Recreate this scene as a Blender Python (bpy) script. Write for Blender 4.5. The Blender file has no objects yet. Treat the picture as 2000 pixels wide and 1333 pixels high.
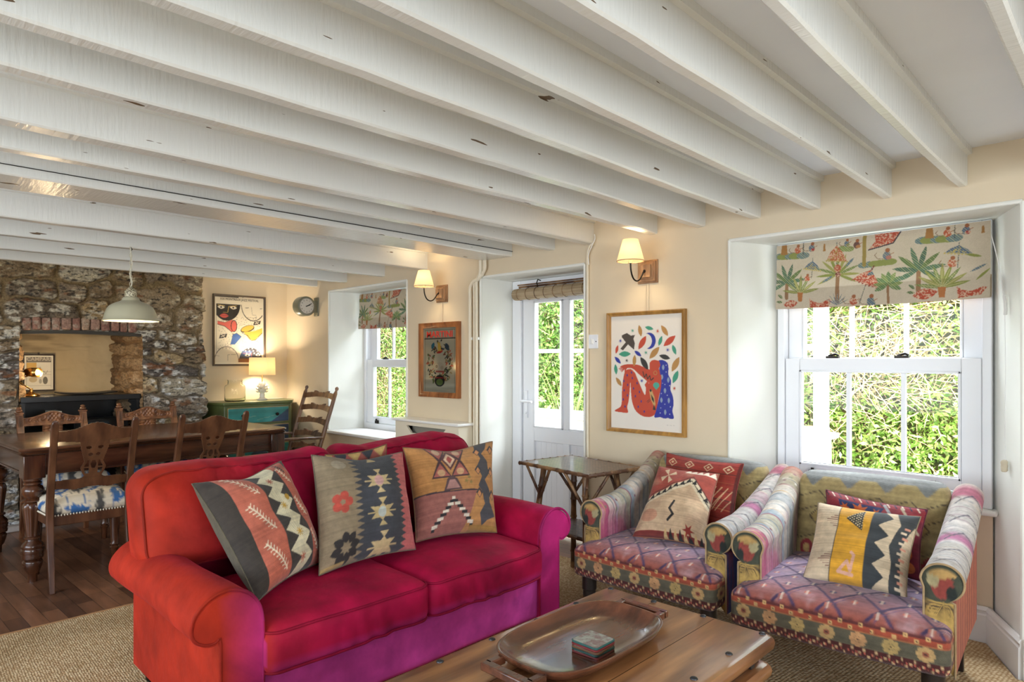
import bpy, math, random
import numpy as np
from mathutils import Vector, Matrix
PI = math.pi
SC = bpy.context.scene
COL = SC.collection
random.seed(7); RNG = np.random.default_rng(7)

# ------------------------------------------------------------------ camera
cam = bpy.data.cameras.new('camera'); camo = bpy.data.objects.new('camera', cam); COL.objects.link(camo)
camo.location = (0, 0, 1.25); camo.rotation_euler = (PI/2, 0, math.radians(44.19))
cam.sensor_width = 36; cam.lens = 36*1273/2000; cam.shift_y = 38.5/2000; cam.clip_start = .05
SC.camera = camo
vs = SC.view_settings
vs.view_transform = 'Standard'; vs.look = 'None'; vs.gamma = 1; vs.use_curve_mapping = False
vs.exposure = 0.06
# ------------------------------------------------------------------ sky, sun, daylight
w = bpy.data.worlds.new('sky'); SC.world = w; w.use_nodes = True
nt = w.node_tree; bg = nt.nodes['Background']
sky = nt.nodes.new('ShaderNodeTexSky'); sky.sky_type = 'NISHITA'; sky.sun_disc = False
sky.sun_elevation = math.radians(48); sky.sun_rotation = math.radians(120); sky.air_density = 1.0; sky.dust_density = 2.0
nt.links.new(sky.outputs[0], bg.inputs[0]); bg.inputs[1].default_value = .42
def lamp(name, kind, loc, power, color=(1, 1, 1), size=.1, direction=None, size_y=None):
    l = bpy.data.lights.new(name, kind); l.energy = power; l.color = color
    o = bpy.data.objects.new(name, l); COL.objects.link(o); o.location = loc
    if kind == 'AREA':
        l.size = size
        if size_y: l.shape = 'RECTANGLE'; l.size_y = size_y
    elif kind == 'SUN': l.angle = size
    else: l.shadow_soft_size = size
    if direction is not None: o.rotation_euler = Vector(direction).to_track_quat('-Z', 'Y').to_euler()
    return o
lamp('sun', 'SUN', (0, 0, 6), 16, (1, .96, .88), .02, direction=(-.35, .62, -.85))
# area lamps added as daylight fill outside unseen openings behind and to the right
lamp('daylight_fill_right', 'AREA', (2.15, .5, 1.25), 78, (.80, .90, 1), 2.6, direction=(-1, .05, .22), size_y=1.3)
lamp('daylight_fill_back', 'AREA', (-2.0, -2.25, 1.25), 108, (.80, .90, 1), 4.6, direction=(0, 1, .22), size_y=1.3)
# skylight falling on the front windows and the porch
lamp('daylight_near_window', 'AREA', (-.9, 4.5, 2.75), 340, (.84, .92, 1), 1.7, direction=(0, -1.0, -.95), size_y=1.0)
lamp('daylight_far_window', 'AREA', (-5.2, 4.5, 2.75), 150, (.80, .90, 1), 1.7, direction=(0, -1.0, -.95), size_y=1.0)
lamp('daylight_porch', 'AREA', (-2.9, 4.6, 2.9), 90, (.84, .92, 1), 1.6, direction=(0, -.9, -1.0), size_y=1.0)

# ------------------------------------------------------------------ helpers
def S(h):
    h = h.lstrip('#'); r = [int(h[i:i+2], 16)/255 for i in (0, 2, 4)]
    return tuple(x/12.92 if x <= .04045 else ((x+.055)/1.055)**2.4 for x in r)
def mat(name, col, rough=.5, metal=0, var=0., vscale=6, col2=None, bump=0., bscale=60, stretch=(1, 1, 1), sheen=0, coat=0,
        trans=0, emit=None, estr=0, attr=False, contrast=(.35, .65), spec=None, detail=4):
    m = bpy.data.materials.new(name); m.use_nodes = True; n = m.node_tree.nodes; L = m.node_tree.links
    b = n['Principled BSDF']; c = S(col) if isinstance(col, str) else col
    b.inputs['Base Color'].default_value = (*c, 1); b.inputs['Roughness'].default_value = rough; b.inputs['Metallic'].default_value = metal
    if sheen: b.inputs['Sheen Weight'].default_value = sheen; b.inputs['Sheen Roughness'].default_value = .4
    if coat: b.inputs['Coat Weight'].default_value = coat; b.inputs['Coat Roughness'].default_value = .12
    if trans: b.inputs['Transmission Weight'].default_value = trans
    if spec is not None: b.inputs['Specular IOR Level'].default_value = spec
    if emit: b.inputs['Emission Color'].default_value = (*S(emit), 1); b.inputs['Emission Strength'].default_value = estr
    tc = n.new('ShaderNodeTexCoord'); mp = n.new('ShaderNodeMapping'); mp.inputs['Scale'].default_value = stretch
    L.new(tc.outputs['Object'], mp.inputs[0])
    src = None
    if attr:
        a = n.new('ShaderNodeAttribute'); a.attribute_name = 'Col'; src = a.outputs['Color']
    if var or col2:
        t = n.new('ShaderNodeTexNoise'); t.inputs['Scale'].default_value = vscale; t.inputs['Detail'].default_value = detail
        L.new(mp.outputs[0], t.inputs['Vector'])
        r = n.new('ShaderNodeValToRGB'); r.color_ramp.elements[0].position = contrast[0]; r.color_ramp.elements[1].position = contrast[1]
        if col2:
            r.color_ramp.elements[0].color = (*c, 1); r.color_ramp.elements[1].color = (*S(col2), 1); L.new(t.outputs[0], r.inputs[0])
            if src is None: src = r.outputs[0]
        else:
            lo, hi = 1-var, 1+var
            r.color_ramp.elements[0].color = (lo, lo, lo, 1); r.color_ramp.elements[1].color = (hi, hi, hi, 1); L.new(t.outputs[0], r.inputs[0])
            x = n.new('ShaderNodeMix'); x.data_type = 'RGBA'; x.blend_type = 'MULTIPLY'; x.inputs[0].default_value = 1
            x.clamp_result = False
            if src is not None: L.new(src, x.inputs[6])
            else: x.inputs[6].default_value = (*c, 1)
            L.new(r.outputs[0], x.inputs[7]); src = x.outputs[2]
    if src is not None: L.new(src, b.inputs['Base Color'])
    if bump:
        t2 = n.new('ShaderNodeTexNoise'); t2.inputs['Scale'].default_value = bscale; t2.inputs['Detail'].default_value = 3
        L.new(mp.outputs[0], t2.inputs['Vector']); bp = n.new('ShaderNodeBump'); bp.inputs['Strength'].default_value = bump
        bp.inputs['Distance'].default_value = .01
        L.new(t2.outputs[0], bp.inputs['Height']); L.new(bp.outputs[0], b.inputs['Normal'])
    return m
def wood(name, c1, c2, axis='y', scale=9, rough=.35, coat=0., rings=.0, bump=.06):
    st = {'x': (.12, 1, 1), 'y': (1, .12, 1), 'z': (1, 1, .12)}[axis]
    m = mat(name, c1, rough, col2=c2, vscale=scale*2.4, stretch=st, coat=coat, bump=bump, bscale=scale*9, contrast=(.36, .64), detail=9); n = m.node_tree.nodes; L = m.node_tree.links
    b = n['Principled BSDF']; src = b.inputs['Base Color'].links[0].from_socket; tc = n.new('ShaderNodeTexCoord'); mp = n.new('ShaderNodeMapping'); mp.inputs['Scale'].default_value = tuple(.35 if q < 1 else 1.6 for q in st)
    L.new(tc.outputs['Object'], mp.inputs[0]); t = n.new('ShaderNodeTexNoise'); t.inputs['Scale'].default_value = scale*.55; t.inputs['Detail'].default_value = 4; t.inputs['Distortion'].default_value = 1.6; L.new(mp.outputs[0], t.inputs['Vector'])
    r = n.new('ShaderNodeValToRGB'); e = r.color_ramp.elements; e[0].position = .3; e[0].color = (.55, .50, .46, 1); e[1].position = .62; e[1].color = (1.12, 1.1, 1.05, 1); L.new(t.outputs[0], r.inputs[0])
    x = n.new('ShaderNodeMix'); x.data_type = 'RGBA'; x.blend_type = 'MULTIPLY'; x.inputs[0].default_value = 1; L.new(src, x.inputs[6]); L.new(r.outputs[0], x.inputs[7]); L.new(x.outputs[2], b.inputs['Base Color']); return m
def weave(name, rough=.9, attr=True, col='#ffffff', amp=.35, sc=900, var=.1, sheen=.15):
    """woven cloth: vertex-painted pattern with warp and weft relief"""
    m = mat(name, col, rough, attr=attr, var=var, vscale=45, sheen=sheen, contrast=(.25, .75)); n = m.node_tree.nodes; L = m.node_tree.links
    tc = n.new('ShaderNodeTexCoord')
    w1 = n.new('ShaderNodeTexWave'); w1.bands_direction = 'Z'; w1.inputs['Scale'].default_value = sc/6.3; w1.inputs['Distortion'].default_value = 1.5
    w2 = n.new('ShaderNodeTexWave'); w2.bands_direction = 'DIAGONAL'; w2.inputs['Scale'].default_value = sc/6.3; w2.inputs['Distortion'].default_value = 1.5
    L.new(tc.outputs['Object'], w1.inputs[0]); L.new(tc.outputs['Object'], w2.inputs[0])
    ad = n.new('ShaderNodeMath'); ad.operation = 'ADD'; L.new(w1.outputs[1], ad.inputs[0]); L.new(w2.outputs[1], ad.inputs[1])
    bp = n.new('ShaderNodeBump'); bp.inputs['Strength'].default_value = amp*.7; bp.inputs['Distance'].default_value = .0015
    L.new(ad.outputs[0], bp.inputs['Height']); L.new(bp.outputs[0], n['Principled BSDF'].inputs['Normal'])
    return m
def thinglass(name, tint=(1, 1, 1), refl=.07):
    m = bpy.data.materials.new(name); m.use_nodes = True; n = m.node_tree.nodes; L = m.node_tree.links; n.clear()
    o = n.new('ShaderNodeOutputMaterial'); mx = n.new('ShaderNodeMixShader'); t = n.new('ShaderNodeBsdfTransparent'); g = n.new('ShaderNodeBsdfGlossy')
    t.inputs[0].default_value = (*tint, 1); g.inputs['Roughness'].default_value = .02; mx.inputs[0].default_value = refl
    L.new(t.outputs[0], mx.inputs[1]); L.new(g.outputs[0], mx.inputs[2]); L.new(mx.outputs[0], o.inputs[0]); return m

def tag(o, label=None, cat=None, group=None, kind=None):
    if label: o['label'] = label
    if cat: o['category'] = cat
    if group: o['group'] = group
    if kind: o['kind'] = kind
    return o
def thing(name, label, cat, loc=(0, 0, 0), rz=0, group=None):
    o = bpy.data.objects.new(name, None); COL.objects.link(o); o.location = loc; o.rotation_euler = (0, 0, rz); o.empty_display_size = .1
    return tag(o, label, cat, group)
def mesh(name, V, Fc, m, parent=None, loc=(0, 0, 0), rot=(0, 0, 0), smooth=True, angle=40, bevel=0, seg=2, col=None, solid=0):
    me = bpy.data.meshes.new(name)
    me.from_pydata([tuple(map(float, v)) for v in V] if not isinstance(V, np.ndarray) else V.tolist(), [], Fc if not isinstance(Fc, np.ndarray) else Fc.tolist())
    if m: me.materials.append(m)
    if smooth:
        me.shade_smooth(); me.set_sharp_from_angle(angle=math.radians(angle))
    if col is not None:
        a = me.color_attributes.new('Col', 'FLOAT_COLOR', 'POINT'); c4 = np.ones((len(V), 4), dtype=np.float32); c4[:, :3] = col
        a.data.foreach_set('color', c4.ravel())
    me.validate(); me.update()
    o = bpy.data.objects.new(name, me); COL.objects.link(o); o.parent = parent; o.location = loc; o.rotation_euler = rot
    if solid: s_ = o.modifiers.new('s', 'SOLIDIFY'); s_.thickness = solid; s_.offset = 0
    if bevel:
        b = o.modifiers.new('b', 'BEVEL'); b.width = bevel; b.segments = seg; b.limit_method = 'ANGLE'; b.angle_limit = math.radians(35)
    return o
class MB:
    def __init__(s): s.v = []; s.f = []
    def add(s, V, Fc, M=None):
        k = len(s.v)
        for p in V: s.v.append(tuple(M @ Vector(p)) if M else tuple(p))
        for f in Fc: s.f.append([i+k for i in f])
        return s
    def box(s, a, b, M=None):
        (x0, y0, z0), (x1, y1, z1) = a, b
        x0, x1 = min(x0, x1), max(x0, x1); y0, y1 = min(y0, y1), max(y0, y1); z0, z1 = min(z0, z1), max(z0, z1)
        V = [(x0, y0, z0), (x1, y0, z0), (x1, y1, z0), (x0, y1, z0), (x0, y0, z1), (x1, y0, z1), (x1, y1, z1), (x0, y1, z1)]
        return s.add(V, [(3, 2, 1, 0), (4, 5, 6, 7), (0, 1, 5, 4), (1, 2, 6, 5), (2, 3, 7, 6), (3, 0, 4, 7)], M)
    def quad(s, *p): return s.add(p, [(0, 1, 2, 3)])
    def tube(s, path, r, n=10, caps=True, M=None, sq=1):
        P = [Vector(p) for p in path]; R = r if isinstance(r, (list, tuple)) else [r]*len(P); V = []; Fc = []
        up = None
        for i, p in enumerate(P):
            t = ((P[min(i+1, len(P)-1)]-P[max(i-1, 0)])).normalized()
            if up is None: up = Vector((0, 0, 1)) if abs(t.z) < .9 else Vector((1, 0, 0))
            x = t.cross(up); x = x.normalized() if x.length > 1e-6 else Vector((1, 0, 0)); y = x.cross(t).normalized(); up = y
            for k in range(n):
                a = 2*PI*k/n; V.append(p+x*R[i]*math.cos(a)+y*R[i]*math.sin(a)*sq)
        for i in range(len(P)-1):
            for k in range(n):
                a = i*n+k; b = i*n+(k+1) % n; Fc.append((a, b, b+n, a+n))
        if caps: Fc.append(tuple(range(n-1, -1, -1))); Fc.append(tuple((len(P)-1)*n+k for k in range(n)))
        return s.add(V, Fc, M)
    def lathe(s, prof, n=24, M=None, fl=None, c=(0, 0, 0)):
        """prof: (r,z) list; fl=(z0,z1,count,depth) flutes"""
        V = []; Fc = []
        for (r, z) in prof:
            for k in range(n):
                a = 2*PI*k/n; rr = r
                if fl and fl[0] < z < fl[1]: rr = r*(1-fl[3]*(.5+.5*math.cos(a*fl[2])))
                V.append((c[0]+rr*math.cos(a), c[1]+rr*math.sin(a), c[2]+z))
        for i in range(len(prof)-1):
            for k in range(n):
                a = i*n+k; b = i*n+(k+1) % n; Fc.append((a, b, b+n, a+n))
        Fc.append(tuple(range(n-1, -1, -1))); Fc.append(tuple((len(prof)-1)*n+k for k in range(n)))
        return s.add(V, Fc, M)
    def extr(s, poly, d0, d1, ax='y', M=None):
        """extrude a 2D outline (u,v) along an axis; ax y: (u,d,v); x: (d,u,v); z: (u,v,d)"""
        n = len(poly); f = {'y': lambda u, v, d: (u, d, v), 'x': lambda u, v, d: (d, u, v), 'z': lambda u, v, d: (u, v, d)}[ax]
        V = [f(u, v, d0) for u, v in poly]+[f(u, v, d1) for u, v in poly]
        Fc = [tuple(range(n)), tuple(range(2*n-1, n-1, -1))]+[(i, i+n, (i+1) % n+n, (i+1) % n) for i in range(n)]
        return s.add(V, Fc, M)
    def build(s, name, m, parent=None, **k):
        o = mesh(name, s.v, s.f, m, parent, **k)
        import bmesh
        bm = bmesh.new(); bm.from_mesh(o.data); bmesh.ops.recalc_face_normals(bm, faces=bm.faces[:]); bm.to_mesh(o.data); bm.free()
        return o
def structure(o, label=None):
    o['kind'] = 'structure'
    if label: o['label'] = label
    return o
def rbox(sx, sy, sz, r, step=.03, fn=None):
    """dense rounded box centred on the origin -> V, F (numpy), shared vertices"""
    idx = {}; V = []; Fc = []
    hx, hy, hz = sx/2, sy/2, sz/2
    def axis(h):
        n = max(2, int(round(2*h/step))); return np.linspace(-h, h, n+1)
    A = [axis(hx), axis(hy), axis(hz)]
    def vid(p):
        k = tuple(np.round(p, 5))
        if k not in idx: idx[k] = len(V); V.append(p)
        return idx[k]
    for d in range(3):
        u, v = [(1, 2), (2, 0), (0, 1)][d]
        for sgn in (-1, 1):
            g = {}
            for i, a in enumerate(A[u]):
                for j, b in enumerate(A[v]):
                    p = [0, 0, 0]; p[d] = sgn*(hx, hy, hz)[d]; p[u] = a; p[v] = b; g[i, j] = vid(tuple(p))
            for i in range(len(A[u])-1):
                for j in range(len(A[v])-1):
                    q = (g[i, j], g[i+1, j], g[i+1, j+1], g[i, j+1]); Fc.append(q if sgn > 0 else q[::-1])
    Q = np.array(V, dtype=float); r = min(r, hx*.999, hy*.999, hz*.999)
    inner = np.array([hx-r, hy-r, hz-r]); C = np.clip(Q, -inner, inner); D = Q-C; ln = np.linalg.norm(D, axis=1, keepdims=True); ln[ln == 0] = 1
    P = C+D/ln*r
    if fn is not None: P = fn(P)
    return P, Fc
def fnoise(P, s, seed=0):
    """cheap smooth pseudo-noise on points, about -1..1"""
    r = np.random.default_rng(seed); out = np.zeros(len(P))
    for k in range(5):
        d = r.normal(size=3); d /= np.linalg.norm(d); out += np.sin(P@d*s*(1+.5*k)+r.uniform(0, 6.28))/(1+.4*k)
    return out/3

# ------------------------------------------------------------------ pattern canvas (drawn with numpy, carried as colour attributes)
class Canvas:
    """u right 0..1, v up 0..1"""
    def __init__(s, w, h, bg='#ffffff'):
        s.w, s.h = w, h; s.a = np.zeros((h, w, 3)); s.a[:] = S(bg)
        s.U, s.V = np.meshgrid((np.arange(w)+.5)/w, (np.arange(h)+.5)/h)
    def put(s, mask, c): s.a[mask] = S(c) if isinstance(c, str) else c; return s
    def rect(s, u0, v0, u1, v1, c): return s.put((s.U >= u0) & (s.U < u1) & (s.V >= v0) & (s.V < v1), c)
    def poly(s, pts, c):
        m = np.zeros_like(s.U, dtype=bool); n = len(pts)
        for i in range(n):
            (x0, y0), (x1, y1) = pts[i], pts[(i+1) % n]
            if y0 == y1: continue
            m ^= ((s.V >= min(y0, y1)) & (s.V < max(y0, y1)) & (s.U < (x1-x0)*(s.V-y0)/(y1-y0)+x0))
        return s.put(m, c)
    def ell(s, u, v, a, b, c, rot=0):
        du, dv = s.U-u, s.V-v; cr, sr = math.cos(rot), math.sin(rot)
        asp = s.h/s.w; x = du*cr+dv*asp*sr; y = -du*sr+dv*asp*cr
        return s.put((x/a)**2+(y/(b))**2 < 1, c)
    def leaf(s, u, v, a, b, c, rot=0):
        asp = s.h/s.w; du, dv = s.U-u, (s.V-v)*asp; cr, sr = math.cos(rot), math.sin(rot); x = (du*cr+dv*sr)/a; y = (-du*sr+dv*cr)/b
        return s.put((np.abs(x) < 1) & (np.abs(y) < 1-x*x), c)
    def line(s, pts, wd, c):
        asp = s.h/s.w; m = np.zeros_like(s.U, dtype=bool)
        for (x0, y0), (x1, y1) in zip(pts[:-1], pts[1:]):
            dx, dy = x1-x0, (y1-y0)*asp; L2 = dx*dx+dy*dy+1e-12
            t = np.clip(((s.U-x0)*dx+(s.V-y0)*asp*dy)/L2, 0, 1); m |= ((s.U-x0-t*dx)**2+((s.V-y0)*asp-t*dy)**2) < (wd/2)**2
        return s.put(m, c)
    def star(s, u, v, r, c, n=8, inner=.35):
        asp = s.w/s.h
        return s.poly([(u+r*(1 if k % 2 == 0 else inner)*math.cos(PI*k/n), v+asp*r*(1 if k % 2 == 0 else inner)*math.sin(PI*k/n)) for k in range(2*n)], c)
    def fade(s, amt, sc=5, seed=1):
        rr = np.random.default_rng(seed+50); row = rr.normal(size=s.h); row = (row+np.roll(row, 1))*.5+.7*np.interp(np.arange(s.h), np.arange(0, s.h+12, 12), rr.normal(size=len(np.arange(0, s.h+12, 12)))); s.a *= (1+.10*row)[:, None, None]
        P = np.stack([s.U.ravel()*sc, s.V.ravel()*sc, np.zeros(s.U.size)], 1); s.a *= (1+amt*fnoise(P, 1.6, seed)).reshape(s.U.shape)[..., None]
        s.a *= 1+amt*.5*np.random.default_rng(seed).normal(size=s.U.shape)[..., None]*.5; s.a = np.clip(s.a, 0, 1); return s
    def get(s, u, v):
        x = np.clip(np.asarray(u)*s.w-.5, 0, s.w-1.001); y = np.clip(np.asarray(v)*s.h-.5, 0, s.h-1.001)
        i = x.astype(int); j = y.astype(int); fx = (x-i)[:, None]; fy = (y-j)[:, None]; i2 = np.minimum(i+1, s.w-1); j2 = np.minimum(j+1, s.h-1)
        return (s.a[j, i]*(1-fx)+s.a[j, i2]*fx)*(1-fy)+(s.a[j2, i]*(1-fx)+s.a[j2, i2]*fx)*fy
def grid(nu, nv):
    u, v = np.meshgrid(np.linspace(0, 1, nu+1), np.linspace(0, 1, nv+1)); k = np.arange((nu+1)*(nv+1)).reshape(nv+1, nu+1)
    Fc = np.stack([k[:-1, :-1], k[:-1, 1:], k[1:, 1:], k[1:, :-1]], -1).reshape(-1, 4); return u.ravel(), v.ravel(), Fc
def print_sheet(name, cv, w, h, m, parent, y=0, x0=None, z0=0, n=None, axis='y', **k):
    """a flat printed sheet in the local xz (axis y) or yz (axis x) plane"""
    nu, nv = n or (cv.w, cv.h); u, v, Fc = grid(nu, nv); x0 = -w/2 if x0 is None else x0
    X = x0+u*w; Z = z0+v*h; Y = np.full_like(X, y)
    V = np.stack([X, Y, Z], 1) if axis == 'y' else np.stack([Y, X, Z], 1)
    return mesh(name, V, Fc, m, parent, smooth=False, col=cv.get(u, v), **k)
def text_mesh(name, body, size, m, parent, M, extrude=.0005, sx=1., bold=0):
    c = bpy.data.curves.new(name, 'FONT'); c.body = body; c.size = size; c.extrude = extrude; c.align_x = 'CENTER'; c.align_y = 'CENTER'; c.offset = bold
    c.resolution_u = 3
    t = bpy.data.objects.new(name, c); COL.objects.link(t); dg = bpy.context.evaluated_depsgraph_get(); me = bpy.data.meshes.new_from_object(t.evaluated_get(dg))
    bpy.data.objects.remove(t); me.transform(M @ Matrix.Diagonal((sx, 1, 1, 1))); me.materials.clear(); me.materials.append(m)
    o = bpy.data.objects.new(name, me); COL.objects.link(o); o.parent = parent; return o
def dup_tree(root, loc=None, rz=None, label=None, group=None):
    r = root.copy(); COL.objects.link(r)
    if loc is not None: r.location = loc
    if rz is not None: r.rotation_euler = (0, 0, rz)
    if label: r['label'] = label
    if group: r['group'] = group
    def rec(a, b):
        for ch in [o for o in list(COL.objects) if o.parent == a]:
            c = ch.copy(); COL.objects.link(c); c.parent = b; rec(ch, c)
    rec(root, r); return r
# ------------------------------------------------------------------ shared materials
M_wall = mat('cream_wall_paint', '#decdb0', .75, var=.03, vscale=2, bump=.12, bscale=14)
M_reveal = mat('pale_reveal_paint', '#eeeee6', .5, var=.02, vscale=2, bump=.08, bscale=10)
M_white = mat('white_gloss_paint', '#f1f0ec', .3, var=.02, bump=.03, bscale=20)
M_pvc = mat('white_window_frame', '#eef0f4', .3)
M_ceil = mat('ceiling_paint', '#ecf0f6', .7, var=.03, vscale=1.5, bump=.1, bscale=8)
M_glass = thinglass('window_glass', (1, 1, 1), .025)
M_dark = mat('dark_metal', '#2b2622', .4, metal=.8)
M_brass = mat('polished_brass', '#d9a860', .22, metal=1)
M_black = mat('black_lacquer', '#15171a', .25)
def beam_material():
    m = mat('painted_beam', '#e2e2dc', .2, var=.05, vscale=3, stretch=(1, .25, 1)); n = m.node_tree.nodes; L = m.node_tree.links
    b = n['Principled BSDF']; tc = n.new('ShaderNodeTexCoord'); g = n.new('ShaderNodeNewGeometry')
    # rough-sawn ridges under the paint
    mp = n.new('ShaderNodeMapping'); mp.inputs['Scale'].default_value = (1, 9, 1.1); L.new(tc.outputs['Object'], mp.inputs[0])
    t = n.new('ShaderNodeTexNoise'); t.inputs['Scale'].default_value = 9; t.inputs['Detail'].default_value = 5; L.new(mp.outputs[0], t.inputs['Vector'])
    t3 = n.new('ShaderNodeTexNoise'); t3.inputs['Scale'].default_value = 4; t3.inputs['Detail'].default_value = 3; L.new(tc.outputs['Object'], t3.inputs['Vector'])
    mu = n.new('ShaderNodeMath'); mu.operation = 'MULTIPLY'; L.new(t.outputs[0], mu.inputs[0]); L.new(t3.outputs[0], mu.inputs[1])
    bp = n.new('ShaderNodeBump'); bp.inputs['Strength'].default_value = .42; bp.inputs['Distance'].default_value = .008
    L.new(mu.outputs[0], bp.inputs['Height']); L.new(bp.outputs[0], b.inputs['Normal'])
    # chipped spots and scuffed arrises showing brown timber
    old = b.inputs['Base Color'].links[0].from_socket
    v = n.new('ShaderNodeTexNoise'); v.inputs['Scale'].default_value = 17; v.inputs['Detail'].default_value = 2; mp2 = n.new('ShaderNodeMapping'); mp2.inputs['Scale'].default_value = (1, .35, 2.5)
    L.new(tc.outputs['Object'], mp2.inputs[0]); L.new(mp2.outputs[0], v.inputs['Vector'])
    gt = n.new('ShaderNodeMath'); gt.operation = 'GREATER_THAN'; gt.inputs[1].default_value = .745; L.new(v.outputs[0], gt.inputs[0])
    mx = n.new('ShaderNodeMix'); mx.data_type = 'RGBA'; L.new(gt.outputs[0], mx.inputs[0]); L.new(old, mx.inputs[6]); mx.inputs[7].default_value = (*S('#6f5c48'), 1)
    L.new(mx.outputs[2], b.inputs['Base Color']); return m
M_beam = beam_material()
Y0 = 3.21; ZC = 2.118; XL = -6.37; XR = 1.9; YB = -2.0
# ------------------------------------------------------------------ floor: dark parquet + tile edge
def parquet():
    m = mat('parquet', '#4a2a1a', .33, coat=.12); n = m.node_tree.nodes; L = m.node_tree.links; b = n['Principled BSDF']
    tc = n.new('ShaderNodeTexCoord'); mp = n.new('ShaderNodeMapping'); mp.inputs['Rotation'].default_value = (0, 0, math.radians(-2)); L.new(tc.outputs['Object'], mp.inputs[0])
    br = n.new('ShaderNodeTexBrick'); br.inputs['Scale'].default_value = 1; br.inputs['Brick Width'].default_value = .30; br.inputs['Row Height'].default_value = .075
    br.inputs['Mortar Size'].default_value = .0012; br.inputs['Color1'].default_value = (*S('#8f6246'), 1); br.inputs['Color2'].default_value = (*S('#5f3f2e'), 1)
    br.inputs['Mortar'].default_value = (*S('#1d110b'), 1); br.offset = .37; L.new(mp.outputs[0], br.inputs[0])
    t = n.new('ShaderNodeTexNoise'); t.inputs['Scale'].default_value = 5; t.inputs['Detail'].default_value = 8; mp2 = n.new('ShaderNodeMapping'); mp2.inputs['Scale'].default_value = (1, 8, 1)
    L.new(mp.outputs[0], mp2.inputs[0]); L.new(mp2.outputs[0], t.inputs['Vector'])
    mx = n.new('ShaderNodeMix'); mx.data_type = 'RGBA'; mx.blend_type = 'OVERLAY'; mx.inputs[0].default_value = .55; L.new(br.outputs[0], mx.inputs[6]); L.new(t.outputs[0], mx.inputs[7])
    L.new(mx.outputs[2], b.inputs['Base Color']); return m
structure(MB().box((XL-.4, YB-.1, -.08), (XR+.1, Y0+.5, 0)).build('floor', parquet(), smooth=False), 'dark brown wood block floor')
# ------------------------------------------------------------------ walls
OP = [  # opening at room face, opening at window face, yb
    ((-5.53, -4.31, .60, 1.905), (-5.44, -4.38, .60, 1.90), 3.56),
    ((-3.435, -2.49, .0, 1.85), (-3.40, -2.50, .0, 1.84), 3.53),
    ((-1.547, -.344, .0, 1.873), (-1.414, -.48, .0, 1.868), 3.52)]
wb = MB(); rv = MB(); ob = MB()
xs = XL
for (a, b_, yb) in OP:
    x0, x1, z0, z1 = a; u0, u1, v0, v1 = b_
    wb.quad((xs, Y0, 0), (x0, Y0, 0), (x0, Y0, 2.3), (xs, Y0, 2.3))
    wb.quad((x0, Y0, z1), (x1, Y0, z1), (x1, Y0, 2.3), (x0, Y0, 2.3))
    if z0 > 0: wb.quad((x0, Y0, 0), (x1, Y0, 0), (x1, Y0, z0), (x0, Y0, z0))
    rv.quad((x0, Y0, z0), (u0, yb+.02, v0), (u0, yb+.02, v1), (x0, Y0, z1)); rv.quad((x1, Y0, z0), (u1, yb+.02, v0), (u1, yb+.02, v1), (x1, Y0, z1))
    rv.quad((x0, Y0, z1), (x1, Y0, z1), (u1, yb+.02, v1), (u0, yb+.02, v1))
    if z0 > 0: rv.quad((x0, Y0, z0), (x1, Y0, z0), (u1, yb+.02, v0), (u0, yb+.02, v0))
    xs = x1
wb.quad((xs, Y0, 0), (XR, Y0, 0), (XR, Y0, 2.3), (xs, Y0, 2.3))
# outer leaf of the wall, around the frames
xs = XL-.4
for (x0, x1, z0, z1) in [(-5.44, -4.38, .60, 1.90), (-3.40, -2.50, 0, 1.84), (-1.414, -.48, .598, 1.868)]:
    ob.box((xs, 3.60, 0), (x0, 3.68, 2.3)); ob.box((x0, 3.60, z1), (x1, 3.68, 2.3))
    if z0: ob.box((x0, 3.60, 0), (x1, 3.68, z0))
    xs = x1
ob.box((xs, 3.60, 0), (XR+.1, 3.68, 2.3))
wall_front = structure(wb.build('wall_front', M_wall, smooth=False), 'cream painted wall with two sash windows and a glazed door')
structure(rv.build('window_reveals', M_reveal, wall_front, smooth=False)); structure(ob.build('outer_leaf', M_reveal, wall_front, smooth=False))
rb = MB().quad((-1.414, 3.519, 0), (-.48, 3.519, 0), (-.48, 3.519, .60), (-1.414, 3.519, .60)); structure(rb.build('window_apron', M_wall, wall_front, smooth=False))
structure(MB().box((XL-.08, 2.2, 0), (XL, Y0, 2.3)).build('wall_left', M_wall, smooth=False), 'cream painted wall behind the corner cabinet')
# wall_left beyond the chimney breast (out of view)
structure(MB().box((-6.1, YB, 0), (-6.0, .02, 2.3)).build('wall_left', M_wall, smooth=False))
def wall_with_hole(name, ax, c, t, a0, a1, h0, h1, z0, z1):
    m = MB()
    def bx(p, q, r, s):
        if ax == 'x': m.box((c, p, r), (c+t, q, s))
        else: m.box((p, c, r), (q, c+t, s))
    bx(a0, h0, 0, 2.3); bx(h1, a1, 0, 2.3); bx(h0, h1, 0, z0); bx(h0, h1, z1, 2.3)
    return structure(m.build(name, M_wall, smooth=False))
wall_with_hole('wall_right', 'x', XR, .1, YB, Y0, -.85, 1.85, .6, 1.95)
wall_with_hole('wall_back', 'y', YB-.1, .1, XL-.1, XR, -4.3, .4, .6, 1.95)
structure(MB().box((XL-.4, YB-.1, ZC), (XR+.1, 3.68, ZC+.12)).build('ceiling', M_ceil, smooth=False), 'off-white plaster ceiling between the beams')
structure(MB().box((XR+.1, YB-1.5, 2.24), (XR+1.5, 3.9, 2.32)).box((XL-.5, YB-1.5, 2.24), (XR+.1, YB-.1, 2.32)).build('sun_screen', M_white, smooth=False), 'added slabs that keep the sun out of the unseen wall openings')  # unseen slabs added to keep sun out of the right and back openings
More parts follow.
